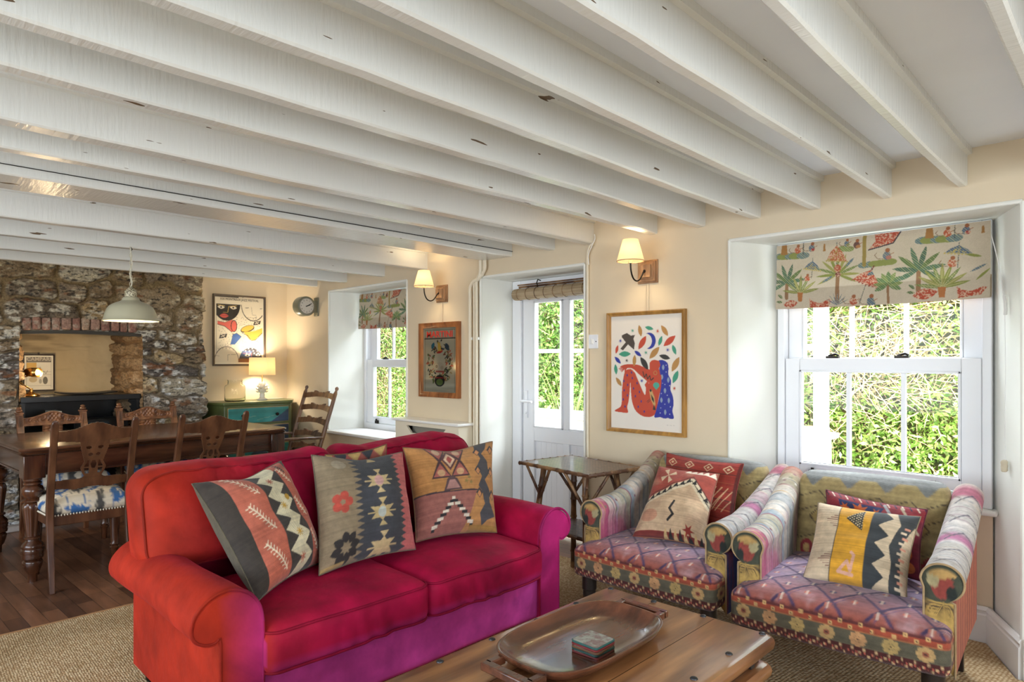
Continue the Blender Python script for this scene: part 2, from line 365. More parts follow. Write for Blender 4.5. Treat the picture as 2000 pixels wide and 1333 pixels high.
# ------------------------------------------------------------------ beams
def beam(xr, wd, zb, n, lab, z1=ZC):
    m = MB(); N = 34; r = random.Random(n*13+5); ph = r.uniform(0, 6)
    prof = []
    for i in range(N+1):
        y = YB+(Y0-YB)*i/N; dz = .0035*math.sin(y*2.1+ph)+r.uniform(-.0015, .0015); dx = .004*math.sin(y*1.3+ph*2)
        if i == N: dz = dx = 0
        e = .006
        prof.append([(xr-wd+dx, y, z1), (xr-wd+dx, y, zb+dz+e), (xr-wd+dx+e, y, zb+dz), (xr+dx-e, y, zb+dz), (xr+dx, y, zb+dz+e), (xr+dx, y, z1-.028), (xr+dx+.016, y, z1-.024), (xr+dx+.016, y, z1)])
    V = [p for q in prof for p in q]; Fc = []
    for i in range(N):
        for k in range(7): a = i*8+k; Fc.append((a, a+1, a+9, a+8))
    m.add(V, Fc); o = m.build('trim_%d' % n, M_beam, angle=28); structure(o, lab); return o
bx = [(-.193, .035), (-.522, .035), (-.798, .038), (-1.096, .045), (-1.382, .05), (-1.682, .054), (-1.976, .055), (-2.421, .075), (-2.733, .06), (-3.12, .27), (-4.046, .07), (-4.621, .06), (-5.215, .06), (-5.746, .06), (.12, .04), (.45, .04), (.8, .04), (1.2, .04), (1.6, .04)]
for i, (x, wd) in enumerate(bx):
    beam(x, wd, 1.965 if i != 9 else 1.966, i+1, 'white painted ceiling beam' if i != 9 else 'broad white painted main beam')
structure(MB().box((-3.126, YB, 1.9985), (-3.1135, Y0, 2.0015)).build('trim_21', M_dark, smooth=False), 'dark open joint along the broad beam')
# ------------------------------------------------------------------ corner beads, sills, skirting
k = 21
def trim(m, material=M_white, lab=None, **kw):
    global k; k += 1
    return structure(m.build('trim_%d' % k, material, **kw), lab)
t = MB()
for (x0, x1, z0, z1) in [(-5.53, -4.31, .6, 1.905), (-3.435, -2.49, 0, 1.85), (-1.547, -.344, 0, 1.873)]:
    t2 = MB()
    for X in (x0, x1): t2.tube([(X, Y0-.001, z0), (X, Y0-.001, z1)], .009, 8)
    t2.tube([(x0, Y0-.001, z1), (x1, Y0-.001, z1)], .009, 8); trim(t2, M_reveal)
trim(MB().box((-5.57, 3.165, .572), (-4.27, 3.21, .60)).box((-5.525, 3.19, .585), (-4.33, 3.55, .602)), lab='white window board under the far window', bevel=.008)
trim(MB().box((-1.46, 3.455, .575), (-.455, 3.53, .60)), lab='white window board under the near window', bevel=.01)
def skirt(pts, h=.165, d=.02):
    m = MB()
    for (a, b_) in zip(pts[:-1], pts[1:]):
        A = Vector((*a, 0)); B = Vector((*b_, 0)); t_ = (B-A).normalized(); nn = Vector((t_.y, -t_.x, 0))
        pr = [(0, 0), (d, 0), (d, h*.78), (d*.75, h*.82), (d*.75, h*.88), (d*1.05, h*.92), (d*.5, h), (0, h)]
        V = [A+nn*p+Vector((0, 0, q)) for p, q in pr]+[B+nn*p+Vector((0, 0, q)) for p, q in pr]; n_ = len(pr)
        m.add(V, [(i, (i+1) % n_, (i+1) % n_+n_, i+n_) for i in range(n_)]+[tuple(range(n_))[::-1], tuple(range(n_, 2*n_))])
    return m
def sk(nm, pts): structure(skirt(pts).build(nm, M_white, angle=30), 'white moulded skirting board')
sk('baseboard_front', [(-1.43, 3.518), (-.49, 3.518), (-.338, 3.205), (XR, 3.205)])
sk('baseboard_front', [(-2.49, 3.208), (-1.547, 3.208), (-1.43, 3.518)])
sk('baseboard_front', [(-6.36, 3.208), (-3.43, 3.208), (-3.40, 3.50)])
sk('baseboard_left', [(-6.368, 2.25), (-6.368, 3.2)])
# ------------------------------------------------------------------ sash windows
def sash_window(nm, x0, x1, z0, z1, zm, y, gx0, gx1, bars, lab):
    root = thing(nm, lab, None); del root['label']; structure(root, lab)
    f = MB(); fw = gx0-x0-.075
    f.box((x0, y-.01, z0), (x0+.036, y+.10, z1)); f.box((x1-.036, y-.01, z0), (x1, y+.10, z1)); f.box((x0+.036, y-.01, z0), (x1-.036, y+.10, z0+.055)); f.box((x0+.036, y-.01, z1-.04), (x1-.036, y+.10, z1))
    structure(f.build('window_frame', M_pvc, root, bevel=.004))
    def sash(yy, a, b_, top, bot, name):
        s = MB(); sw = .066; xa, xb = x0+.038, x1-.038
        s.box((xa, yy, a), (gx0, yy+.035, b_)); s.box((gx1, yy, a), (xb, yy+.035, b_)); s.box((gx0, yy, b_-top), (gx1, yy+.035, b_)); s.box((gx0, yy, a), (gx1, yy+.035, a+bot))
        # stepped inner bead
        for (p, q) in [((gx0, yy-.006, a+bot-.012), (gx0+.012, yy+.03, b_-top+.012)), ((gx1-.012, yy-.006, a+bot-.012), (gx1, yy+.03, b_-top+.012)), ((gx0, yy-.006, a+bot-.012), (gx1, yy+.03, a+bot)), ((gx0, yy-.006, b_-top), (gx1, yy+.03, b_-top+.012))]: s.box(p, q)
        o = s.build(name, M_pvc, root, bevel=.003); structure(o)
        g = MB()
        for X in bars: g.box((X-.010, yy+.004, a+bot), (X+.010, yy+.028, b_-top))
        structure(g.build('glazing_bars', M_pvc, o, bevel=.002))
        structure(MB().quad((gx0, yy+.016, a+bot), (gx1, yy+.016, a+bot), (gx1, yy+.016, b_-top), (gx0, yy+.016, b_-top)).build('pane', M_glass, o, smooth=False))
        return o
    sash(y+.045, zm-.045, z1-.04, .06, .05, 'upper_sash')
    lo = sash(y, z0+.06, zm, .072, .06, 'lower_sash')
    for X in (gx0+.22*(gx1-gx0), gx0+.66*(gx1-gx0)):
        c = MB().box((X-.03, y+.01, zm), (X+.03, y+.04, zm+.012)).tube([(X-.02, y+.02, zm+.012), (X+.015, y+.02, zm+.022), (X+.03, y+.02, zm+.014)], .006, 8)
        structure(c.build('sash_catch', M_dark, lo, bevel=.002))
    for X in (gx0+.1*(gx1-gx0), gx0+.86*(gx1-gx0)):
        c = MB().box((X-.022, y-.02, z0+.055), (X+.022, y+.0, z0+.085)).tube([(X, y-.014, z0+.08), (X, y-.02, z0+.10)], .008, 8)
        structure(c.build('sash_lift', M_dark, lo, bevel=.003))
    return root
sash_window('window_1', -5.44, -4.38, .60, 1.90, 1.262, 3.545, -5.30, -4.52, (-5.05, -4.78), 'white sash window at the dining end')
sash_window('window_2', -1.414, -.48, .60, 1.868, 1.262, 3.505, -1.302, -.594, (-1.066, -.824), 'large white sash window behind the armchairs')
# ------------------------------------------------------------------ glazed door
def build_door():
    root = thing('door_1', None, None); structure(root, 'white half-glazed garden door with two tall panes'); y = 3.50
    f = MB().box((-3.40, y, 0), (-3.315, y+.08, 1.84)).box((-2.585, y, 0), (-2.50, y+.08, 1.84)).box((-3.315, y, 1.76), (-2.585, y+.08, 1.84))
    structure(f.build('door_frame', M_pvc, root, bevel=.005))
    l = MB(); A, B = -3.31, -2.59
    g1, g2, g3, g4 = -3.197, -2.925, -2.868, -2.70
    for p, q in [((A, 0), (g1, 1.755)), ((g4, 0), (B, 1.755)), ((g2, .765), (g3, 1.68)), ((g1, 1.68), (g4, 1.755)), ((g1, .665), (g4, .765)), ((g2, .14), (g3, .665)), ((g1, .02), (g4, .14))]:
        l.box((p[0], y+.02, p[1]), (q[0], y+.07, q[1]))
    leaf = structure(l.build('door_leaf', M_pvc, root, bevel=.005))
    p = MB().box((g1, y+.04, .14), (g2, y+.055, .665)).box((g3, y+.04, .14), (g4, y+.055, .665))
    for x in (g1+.05, g1+.10, g1+.15, g1+.2, g3+.05, g3+.1): p.box((x-.0015, y+.0385, .14), (x+.0015, y+.0405, .665))
    structure(p.build('lower_panel', M_pvc, leaf))
    for a, b_ in ((g1, g2), (g3, g4)):
        structure(MB().quad((a, y+.045, .765), (b_, y+.045, .765), (b_, y+.045, 1.68), (a, y+.045, 1.68)).build('pane', M_glass, leaf, smooth=False))
        bd = MB()
        for q in [((a, .765), (a+.012, 1.68)), ((b_-.012, .765), (b_, 1.68)), ((a, .765), (b_, .777)), ((a, 1.668), (b_, 1.68))]: bd.box((q[0][0], y+.012, q[0][1]), (q[1][0], y+.03, q[1][1]))
        structure(bd.build('glazing_bead', M_pvc, leaf, bevel=.003))
    h = MB().box((-3.285, y+.008, .83), (-3.255, y+.02, 1.03)).tube([(-3.27, y+.01, .955), (-3.27, y-.045, .955), (-3.255, y-.05, .955), (-3.16, y-.048, .953)], .009, 8).tube([(-3.27, y+.012, .87), (-3.27, y+.0, .87)], .012, 10)
    structure(h.build('door_handle', M_pvc, leaf, bevel=.003))
build_door()
# ------------------------------------------------------------------ noise on a lattice
def vnoise(x, y, s, seed=0):
    r = np.random.default_rng(seed).random((257, 257)); X = x*s+1000.37; Y = y*s+1000.71
    i = np.floor(X).astype(int); j = np.floor(Y).astype(int); fx = X-i; fy = Y-j; fx = fx*fx*(3-2*fx); fy = fy*fy*(3-2*fy)
    a = r[j % 256, i % 256]; b = r[j % 256, (i+1) % 256]; c = r[(j+1) % 256, i % 256]; d = r[(j+1) % 256, (i+1) % 256]
    return (a*(1-fx)+b*fx)*(1-fy)+(c*(1-fx)+d*fx)*fy
def fbm(x, y, s, seed=0, o=4):
    return sum(vnoise(x, y, s*2**k, seed+k)*.5**k for k in range(o))/sum(.5**k for k in range(o))
def lerp(a, b, t): return a*(1-t)+b*t
def A3(h): return np.array(S(h))
# ------------------------------------------------------------------ rubble stone chimney breast
def stone_field(Y, Z, seed=3, dark=0.):
    """height and colour of rubble masonry at wall coordinates (m)"""
    r = np.random.default_rng(seed); sites = []
    z = -.05; row = 0
    while z < 2.3:
        hh = r.uniform(.07, .21); y = r.uniform(-.3, -.1)
        while y < 2.6:
            ww = r.uniform(.16, .52) if hh > .10 else r.uniform(.12, .40); sites.append((y+ww/2, z+hh/2+r.uniform(-.015, .015), ww, hh)); y += ww
        z += hh; row += 1
    st = np.array(sites); yy = Y+.05*(fbm(Y, Z, 6, 11)-.5)*2; zz = Z+.06*(fbm(Y, Z, 5, 21)-.5)*2+.03*np.sin(Y*3.1)
    F1 = np.full(len(Y), 9.); F2 = np.full(len(Y), 9.); ID = np.zeros(len(Y), dtype=int)
    for k, (cy, cz, ww, hh) in enumerate(st):
        # rounded-rectangle distance, scaled by the stone's own size
        d = ((np.abs(yy-cy)/(ww/2))**5+(np.abs(zz-cz)/(hh/2))**3.6)**(1/4.2)
        n = d < F1; F2 = np.where(n, F1, np.minimum(F2, d)); ID = np.where(n, k, ID); F1 = np.where(n, d, F1)
    e = np.clip((1.06-F1)/.30, 0, 1)*np.clip((F2-F1)/.25, 0, 1); e = e*e*(3-2*e)
    off = r.uniform(-.012, .02, len(st))[ID]; rough = fbm(Y, Z*2.2, 26, 5)-.5
    h = e*(.038+off)+rough*.034*e+(fbm(Y, Z, 60, 8)-.5)*.010
    pal = np.array([A3(c) for c in ('#a3957f', '#8f7f68', '#aea592', '#7d7264', '#b09d7c', '#978a79', '#6f6760', '#b5b1a6')])
    base = pal[r.integers(0, len(pal), len(st))[ID]]
    warm = np.clip((Z-.9)/1.0, 0, 1)[:, None]
    base = lerp(base*np.array([.98, 1.0, 1.07]), base*np.array([1.02, .93, .78]), warm)
    lime = np.clip((fbm(Y, Z*1.9, 22, 40)-.5)*9, 0, 1)*np.clip((fbm(Y, Z, 5, 50)-.33)*4, 0, 1)
    limec = lerp(A3('#e6e8ea')[None], A3('#cdbf9f')[None], warm)
    c = lerp(base, limec, (lime*.9)[:, None])
    blk = np.clip((fbm(Y, Z*2.5, 34, 60)-.60)*12, 0, 1)[:, None]; c = lerp(c, A3('#2c2724')[None], blk*.75)
    rust = np.clip((fbm(Y, Z*2, 8, 70)-.66)*10, 0, 1)[:, None]; c = lerp(c, A3('#8a5a33')[None], rust*.7)
    mort = lerp(A3('#9b8e7c')[None], A3('#a48c63')[None], warm)*(.85+.3*fbm(Y, Z, 40, 80))[:, None]
    c = lerp(mort, c, np.clip(e*1.6, 0, 1)[:, None])
    c = np.clip(c, 0, 1)**1.18*1.02*(.72+.28*np.clip(e*2, 0, 1)+.5*(rough*e))[:, None]
    return h, np.clip(c, 0, 1), e
M_stone = mat('rubble_stone', '#888888', .85, attr=True, var=.25, vscale=70, bump=.9, bscale=80)
def build_breast():
    XF = -6.0; y0, y1 = .0, 2.235; oy0, oy1 = .915, 1.745
    def ztop(y): return 1.462+.012*np.sin((y-oy0)/(oy1-oy0)*PI)
    nu, nv = 420, 400; u, v, Fc = grid(nu, nv); Y = y0+(y1-y0)*u; Z = v*2.02
    h, c, e = stone_field(Y, Z)
    inb = (Y > .925) & (Y < 1.735) & (Z > 1.455) & (Z < 1.58); h = np.where(inb, -.002, h)
    edge = np.clip((y1-Y)/.05, 0, 1); X = XF+h-.035*(1-edge)**2
    Yd = Y+np.clip((Y-(y1-.12))/.12, 0, 1)*(.035*(fbm(Z, Z*0, 9, 90)-.5)*2+h*.5)
    open_ = (Y > oy0) & (Y < oy1) & (Z < ztop(Y)); m = open_[Fc].all(1); Fc = Fc[~m]
    root = mesh('chimney_breast', np.stack([X, Yd, Z], 1), Fc, M_stone, smooth=True, angle=180, col=c); structure(root, 'rubble stone chimney breast'); root.name = 'wall_left'
    # side of the breast toward the corner
    u, v, Fc = grid(60, 200); xx = XF-.03-(.37)*u; Z = v*2.02; h, c, e = stone_field(xx+6.9, Z, 9)
    e0 = y1+.035*(fbm(Z, Z*0, 9, 90)-.5)*2; structure(mesh('breast_side', np.stack([xx, lerp(e0, y1+h*.6, np.clip(u*6, 0, 1)), Z], 1), Fc, M_stone, root, angle=180, col=c))
    # inner sides of the hearth
    for yy, sg, nm in ((oy1, 1, 'hearth_cheek'), (oy0, -1, 'hearth_cheek')):
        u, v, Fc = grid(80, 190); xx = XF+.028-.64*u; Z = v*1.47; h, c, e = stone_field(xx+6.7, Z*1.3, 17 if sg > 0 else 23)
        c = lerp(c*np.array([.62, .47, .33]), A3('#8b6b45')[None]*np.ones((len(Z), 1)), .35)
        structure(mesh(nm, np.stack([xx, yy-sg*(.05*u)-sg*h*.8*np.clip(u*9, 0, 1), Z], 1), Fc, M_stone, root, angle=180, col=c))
    # plastered back of the hearth with soot
    u, v, Fc = grid(150, 240); Y = .95+.80*u; Z = v*1.5; c = np.ones((len(Y), 3))*A3('#c3ad86')[None]*(.9+.2*fbm(Y, Z, 6, 33))[:, None]
    soot = np.clip((fbm(Y*.5, Z*3, 5, 44)-.5)*6, 0, 1)*np.clip((Z-1.1)/.3, 0, 1); c = lerp(c, A3('#5b4a38')[None], (soot*.6)[:, None])
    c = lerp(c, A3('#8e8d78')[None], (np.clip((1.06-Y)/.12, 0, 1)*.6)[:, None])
    structure(mesh('hearth_plaster', np.stack([-6.6+.02*(fbm(Y, Z, 5, 55)-.5)*2, Y, Z], 1), Fc, mat('hearth_plaster', '#ffffff', .8, attr=True, bump=.25, bscale=20), root, angle=180, col=c))
    structure(MB().quad((-6.0, .9, 1.475), (-6.0, 1.76, 1.475), (-6.62, 1.76, 1.5), (-6.62, .9, 1.5)).build('hearth_throat', mat('sooty_timber', '#2e2823', .9, bump=.4, bscale=30), root))
    n = 14; V = []; Fc = []
    for i in range(n+1):
        y = oy0-.01+(oy1-oy0+.02)*i/n; z = ztop(y)-.001
        V += [(-5.985, y, z-.012), (-5.985, y, z+.012), (-6.14, y, z+.012), (-6.14, y, z-.012)]
    for i in range(n):
        for q in range(4): a = i*4+q; b = i*4+(q+1) % 4; Fc.append((a, b, b+4, a+4))
    structure(MB().add(V, Fc).build('lintel_board', mat('lintel_timber', '#5b564c', .8, col2='#2f2a25', vscale=14, stretch=(1, .1, 1), bump=.3), root))
    # soldier course of bricks, one part of the breast
    m = MB(); r = random.Random(4); y = .935; cols = []
    while y < 1.70:
        wd = r.uniform(.052, .066); P, F_ = rbox(.04, wd, .098+r.uniform(-.006, .006), .011, .0125)
        P = P+np.array([XF+.004+r.uniform(-.003, .004), y+wd/2, 1.526+.012*math.sin((y-.915)/.83*PI)+r.uniform(-.003, .003)]); P += .0022*fnoise(P, 160, 5)[:, None]
        cc = A3(r.choice(['#9c7260', '#94695a', '#a58270', '#8b6354', '#ab9079'])); m.add(P.tolist(), F_); t_ = np.clip((fbm(P[:, 1], P[:, 2], 45, 3)-.55)*8, 0, 1)[:, None]
        cols.append(lerp(cc[None], A3('#b9ab95')[None], t_*.7)); y += wd+.007
    o = mesh('brick_arch', m.v, m.f, M_stone, root, angle=60, col=np.concatenate(cols)); structure(o)
    return root
breast = build_breast()
structure(MB().box((-6.9, -.2, 0), (-6.66, 2.19, 2.3)).box((-6.66, 1.80, 0), (-6.06, 2.17, 2.1)).box((-6.66, -.2, 0), (-6.06, .86, 2.1)).box((-6.66, .86, 1.56), (-6.06, 1.80, 2.1)).build('chimney_core', M_dark, breast, smooth=False))
structure(MB().box((-6.62, .10, 0), (-5.90, 2.2, .045)).build('hearth_slab', mat('hearth_stone', '#b9aea6', .8, var=.12, vscale=9, bump=.3, bscale=30), breast, bevel=.012), 'pale stone hearth slab')

# ------------------------------------------------------------------ garden: ground, hedge, porch
structure(MB().box((-12, 3.70, -.12), (5, 9, -.02)).build('ground', mat('paving', '#d6d2c8', .9, var=.1), smooth=False), 'pale paved ground outside the windows')
M_leaf = mat('hedge_leaf', '#7da63c', .45, attr=True)
nn = M_leaf.node_tree.nodes; LL = M_leaf.node_tree.links
tr_ = nn.new('ShaderNodeBsdfTranslucent'); mx_ = nn.new('ShaderNodeMixShader'); mx_.inputs[0].default_value = .4
at_ = [q for q in nn if q.type == 'ATTRIBUTE'][0]; LL.new(at_.outputs[0], tr_.inputs[0]); LL.new(nn['Principled BSDF'].outputs[0], mx_.inputs[1]); LL.new(tr_.outputs[0], mx_.inputs[2])
LL.new(mx_.outputs[0], [q for q in nn if q.type == 'OUTPUT_MATERIAL'][0].inputs[0])
M_twig = mat('hedge_twig', '#c9ad84', .8)
def leaves(name, C, size, cols, parent, seed, m=M_leaf):
    r = np.random.default_rng(seed); n = len(C); s = size*r.uniform(.6, 1.4, n)
    a = r.normal(size=(n, 3)); a /= np.linalg.norm(a, axis=1)[:, None]; b = np.cross(a, r.normal(size=(n, 3))); b /= np.linalg.norm(b, axis=1)[:, None]; c = np.cross(a, b)
    S_ = s[:, None]; P = np.stack([C-a*S_, C-a*S_*.1+b*S_*.42+c*S_*.12, C+a*S_, C-a*S_*.1-b*S_*.42+c*S_*.12], 1)
    V = P.reshape(-1, 3); k = np.arange(n)*4; Fc = np.concatenate([np.stack([k, k+1, k+2], 1), np.stack([k, k+2, k+3], 1)])
    col = np.array([A3(q) for q in cols])[r.integers(0, len(cols), n)]*r.uniform(.75, 1.2, n)[:, None]
    return mesh(name, V, Fc, m, parent, smooth=False, col=np.repeat(col, 4, 0))
def build_hedge(name, lab, x0, x1, y, h, n, cols, thin=None, seed=1, size=.027, group=None):
    root = thing(name, lab, 'hedge', ((x0+x1)/2, y, -.02), 0, group); r = np.random.default_rng(seed); cx = (x0+x1)/2
    X = r.uniform(x0, x1, n); Z = r.uniform(0, h, n); D = np.abs(r.normal(0, .16, n)); Yb = .22*(fbm(X, Z, 1.3, seed)-.5)*2+D-.12
    if thin is not None:
        keep = r.random(n) > thin(X, Z)*(Yb < 9); X, Z, Yb = X[keep], Z[keep], Yb[keep]
    leaves('foliage', np.stack([X-cx, Yb, Z], 1), size, cols, root, seed)
    m = MB(); rr = random.Random(seed); cnt = int((x1-x0)*260)
    V = []; Fc = []
    for i in range(cnt):
        p = Vector((rr.uniform(x0, x1)-cx, rr.uniform(-.06, .35), rr.uniform(0, h))); d = Vector((rr.gauss(0, 1), rr.gauss(0, .5), rr.gauss(.3, .9))).normalized()
        L_ = rr.uniform(.12, .45); q = p+d*L_*.5+Vector((rr.gauss(0, .03), rr.gauss(0, .03), rr.gauss(0, .03))); e = p+d*L_; m.tube([p, q, e], [.0045, .0035, .0015], 3, caps=False)
    if thin is not None:
        for i in range(620):
            p = Vector((rr.gauss(-1.42, .33)-cx, rr.uniform(-.30, .10), rr.gauss(1.32, .27))); d = Vector((rr.gauss(0, 1), rr.gauss(0, .35), rr.gauss(-.2, .7))).normalized(); L_ = rr.uniform(.10, .34)
            m.tube([p, p+d*L_*.5+Vector((rr.gauss(0, .02), 0, rr.gauss(0, .02))), p+d*L_], [.0035, .0028, .001], 3, caps=False)
    mesh('twigs', m.v, m.f, M_twig, root)
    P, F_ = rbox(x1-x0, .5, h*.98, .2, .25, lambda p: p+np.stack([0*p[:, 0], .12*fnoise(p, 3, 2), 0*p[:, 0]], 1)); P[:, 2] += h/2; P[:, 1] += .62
    mesh('inner_growth', P, F_, mat('hedge_core', '#39452a', .9, col2='#6b5c3c', vscale=9), root)  # dark green and brown block filling the hedge behind the leaves
def th(X, Z): return .70*np.exp(-(((X+1.45)/.42)**2+((Z-1.28)/.34)**2))+.45*np.exp(-(((X+1.1)/.35)**2+((Z-1.75)/.3)**2))
GR = ['#a9c963', '#cbdc8c', '#84ad48', '#6b9439', '#e3edb8', '#9dbf5b', '#b8d277']
build_hedge('garden_hedge', 'tall clipped garden hedge with bare twiggy patches behind the near window', -3.8, 2.6, 5.5, 2.7, 62000, GR, th, 5)
build_hedge('garden_hedge', 'bushy green hedge beyond the far window and the glazed door', -11.5, -4.2, 6.1, 2.7, 38000, ['#94bb5c', '#76a247', '#b9d47c', '#5f8a3c', '#d8e6a4'], None, 9)
def build_phormium():
    root = thing('spiky_garden_plant', 'spiky long-bladed plant in the garden beyond the glazed door', 'plant', (-4.25, 5.22, -.02)); r = random.Random(3); V = []; Fc = []
    for i in range(46):
        a = r.uniform(0, 2*PI); L_ = r.uniform(.8, 1.35); ln = r.uniform(.12, .42); w_ = r.uniform(.012, .022); k = len(V)
        for j in range(7):
            t_ = j/6; R_ = ln*t_**1.6; z_ = L_*t_-.35*ln*t_**3; px = R_*math.cos(a); py = R_*math.sin(a); ww = w_*(1-t_**2.5)
            V += [(px-ww*math.sin(a), py+ww*math.cos(a), z_), (px+ww*math.sin(a), py-ww*math.cos(a), z_)]
            if j: q = k+2*j; Fc.append((q-2, q-1, q+1, q))
    mesh('blades', V, Fc, mat('blade_leaf', '#b8c27c', .5, col2='#84964a', vscale=5), root, solid=.002)
build_phormium()
def build_porch():
    root = thing('garden_porch', 'white glazed porch outside the garden door', 'porch', (-2.9, 3.7, -.02)); X0, X1, Y1 = -1.45, 1.37, 1.0; zs = .78
    d = MB().box((X0, Y1-.12, 0), (X1, Y1, zs-.04)).box((X1-.12, .0, 0), (X1, Y1-.12, zs-.04)).box((X0, 0, 0), (X0+.12, Y1-.12, zs-.04)); d.build('dwarf_wall', mat('render', '#e9e4d8', .8), root, bevel=.01)
    MB().box((X0-.03, Y1-.15, zs-.04), (X1+.03, Y1+.05, zs)).box((X1-.15, .0, zs-.04), (X1+.03, Y1-.15, zs)).build('sill', M_white, root, bevel=.008)
    f = MB(); ft = 2.0
    def post(x, y, s=.06): f.box((x-s/2, y-s/2, zs), (x+s/2, y+s/2, ft))
    n = 6
    for i in range(n+1): post(X0+.05+(X1-X0-.1)*i/n, Y1-.06, .05 if 0 < i < n else .08)
    for i in range(1, 2): post(X1-.06, .06+.88*i/2, .045)
    post(X1-.06, .05, .06); post(X0+.06, .05, .06)
    for z in (zs+.02, 1.36, ft-.03):
        f.box((X0, Y1-.08, z-.018), (X1, Y1-.04, z+.018)); f.box((X1-.08, .02, z-.018), (X1-.04, Y1-.08, z+.018))
    f.build('glazed_frame', M_white, root, bevel=.004)
    MB().quad((X0, Y1-.06, zs), (X1, Y1-.06, zs), (X1, Y1-.06, ft), (X0, Y1-.06, ft)).quad((X1-.06, 0.02, zs), (X1-.06, Y1-.06, zs), (X1-.06, Y1-.06, ft), (X1-.06, .02, ft)).build('pane', M_glass, root, smooth=False)
    MB().box((X0-.05, -.0, ft), (X1+.05, Y1+.06, ft+.012)).build('roof', M_glass, root, smooth=False)
    MB().box((X0-.05, -.0, ft-.04), (X1+.05, .05, ft+.03)).box((X0-.05, Y1-.02, ft-.04), (X1+.05, Y1+.06, ft+.03)).build('roof_edge', M_white, root, bevel=.005)
build_porch()
# ------------------------------------------------------------------ woven carpet
def carpet():
    m = mat('sisal_weave', '#b79b70', .95); n = m.node_tree.nodes; L = m.node_tree.links; b = n['Principled BSDF']; tc = n.new('ShaderNodeTexCoord')
    mp = n.new('ShaderNodeMapping'); mp.inputs['Scale'].default_value = (1, 1.6, 1); mp.inputs['Rotation'].default_value = (0, 0, .06); L.new(tc.outputs['Object'], mp.inputs[0])
    v = n.new('ShaderNodeTexVoronoi'); v.inputs['Scale'].default_value = 72; v.inputs['Randomness'].default_value = .35; L.new(mp.outputs[0], v.inputs['Vector'])
    r = n.new('ShaderNodeValToRGB'); r.color_ramp.elements[0].color = (*S('#efdbb4'), 1); r.color_ramp.elements[0].position = .15; r.color_ramp.elements[1].color = (*S('#a8855a'), 1); r.color_ramp.elements[1].position = .62
    L.new(v.outputs['Distance'], r.inputs[0]); t = n.new('ShaderNodeTexNoise'); t.inputs['Scale'].default_value = 2.2; t.inputs['Detail'].default_value = 5; L.new(tc.outputs['Object'], t.inputs['Vector'])
    r2 = n.new('ShaderNodeValToRGB'); r2.color_ramp.elements[0].color = (.72, .66, .55, 1); r2.color_ramp.elements[0].position = .3; r2.color_ramp.elements[1].color = (1, 1, 1, 1); r2.color_ramp.elements[1].position = .55
    L.new(t.outputs[0], r2.inputs[0]); x = n.new('ShaderNodeMix'); x.data_type = 'RGBA'; x.blend_type = 'MULTIPLY'; x.inputs[0].default_value = 1; L.new(r.outputs[0], x.inputs[6]); L.new(r2.outputs[0], x.inputs[7])
    L.new(x.outputs[2], b.inputs['Base Color']); iv = n.new('ShaderNodeMath'); iv.operation = 'SUBTRACT'; iv.inputs[0].default_value = 1; L.new(v.outputs['Distance'], iv.inputs[1])
    bp = n.new('ShaderNodeBump'); bp.inputs['Strength'].default_value = .9; bp.inputs['Distance'].default_value = .006; L.new(iv.outputs[0], bp.inputs['Height']); L.new(bp.outputs[0], b.inputs['Normal']); return m
cr = thing('sisal_carpet', 'coarse woven straw-coloured carpet under the sofa and armchairs', 'carpet', (-1, .5, 0))
c_ = MB().extr([(-3.69, YB+.02), (XR-.02, YB+.02), (XR-.02, 3.18), (-.36, 3.18), (-.50, 3.49), (-1.41, 3.49), (-1.54, 3.18), (-3.485, 3.18), (-3.485, 3.03), (-3.69, 3.03)], .0, .012, 'z')
c_.build('woven_field', carpet(), cr, loc=(1, -.5, 0), smooth=False)
MB().box((-3.712, YB+.02, 0), (-3.685, 3.03, .012)).build('edge_binding', mat('binding_tape', '#b98a5c', .8, bump=.1), cr, loc=(1, -.5, 0), bevel=.004)
CZ = .012
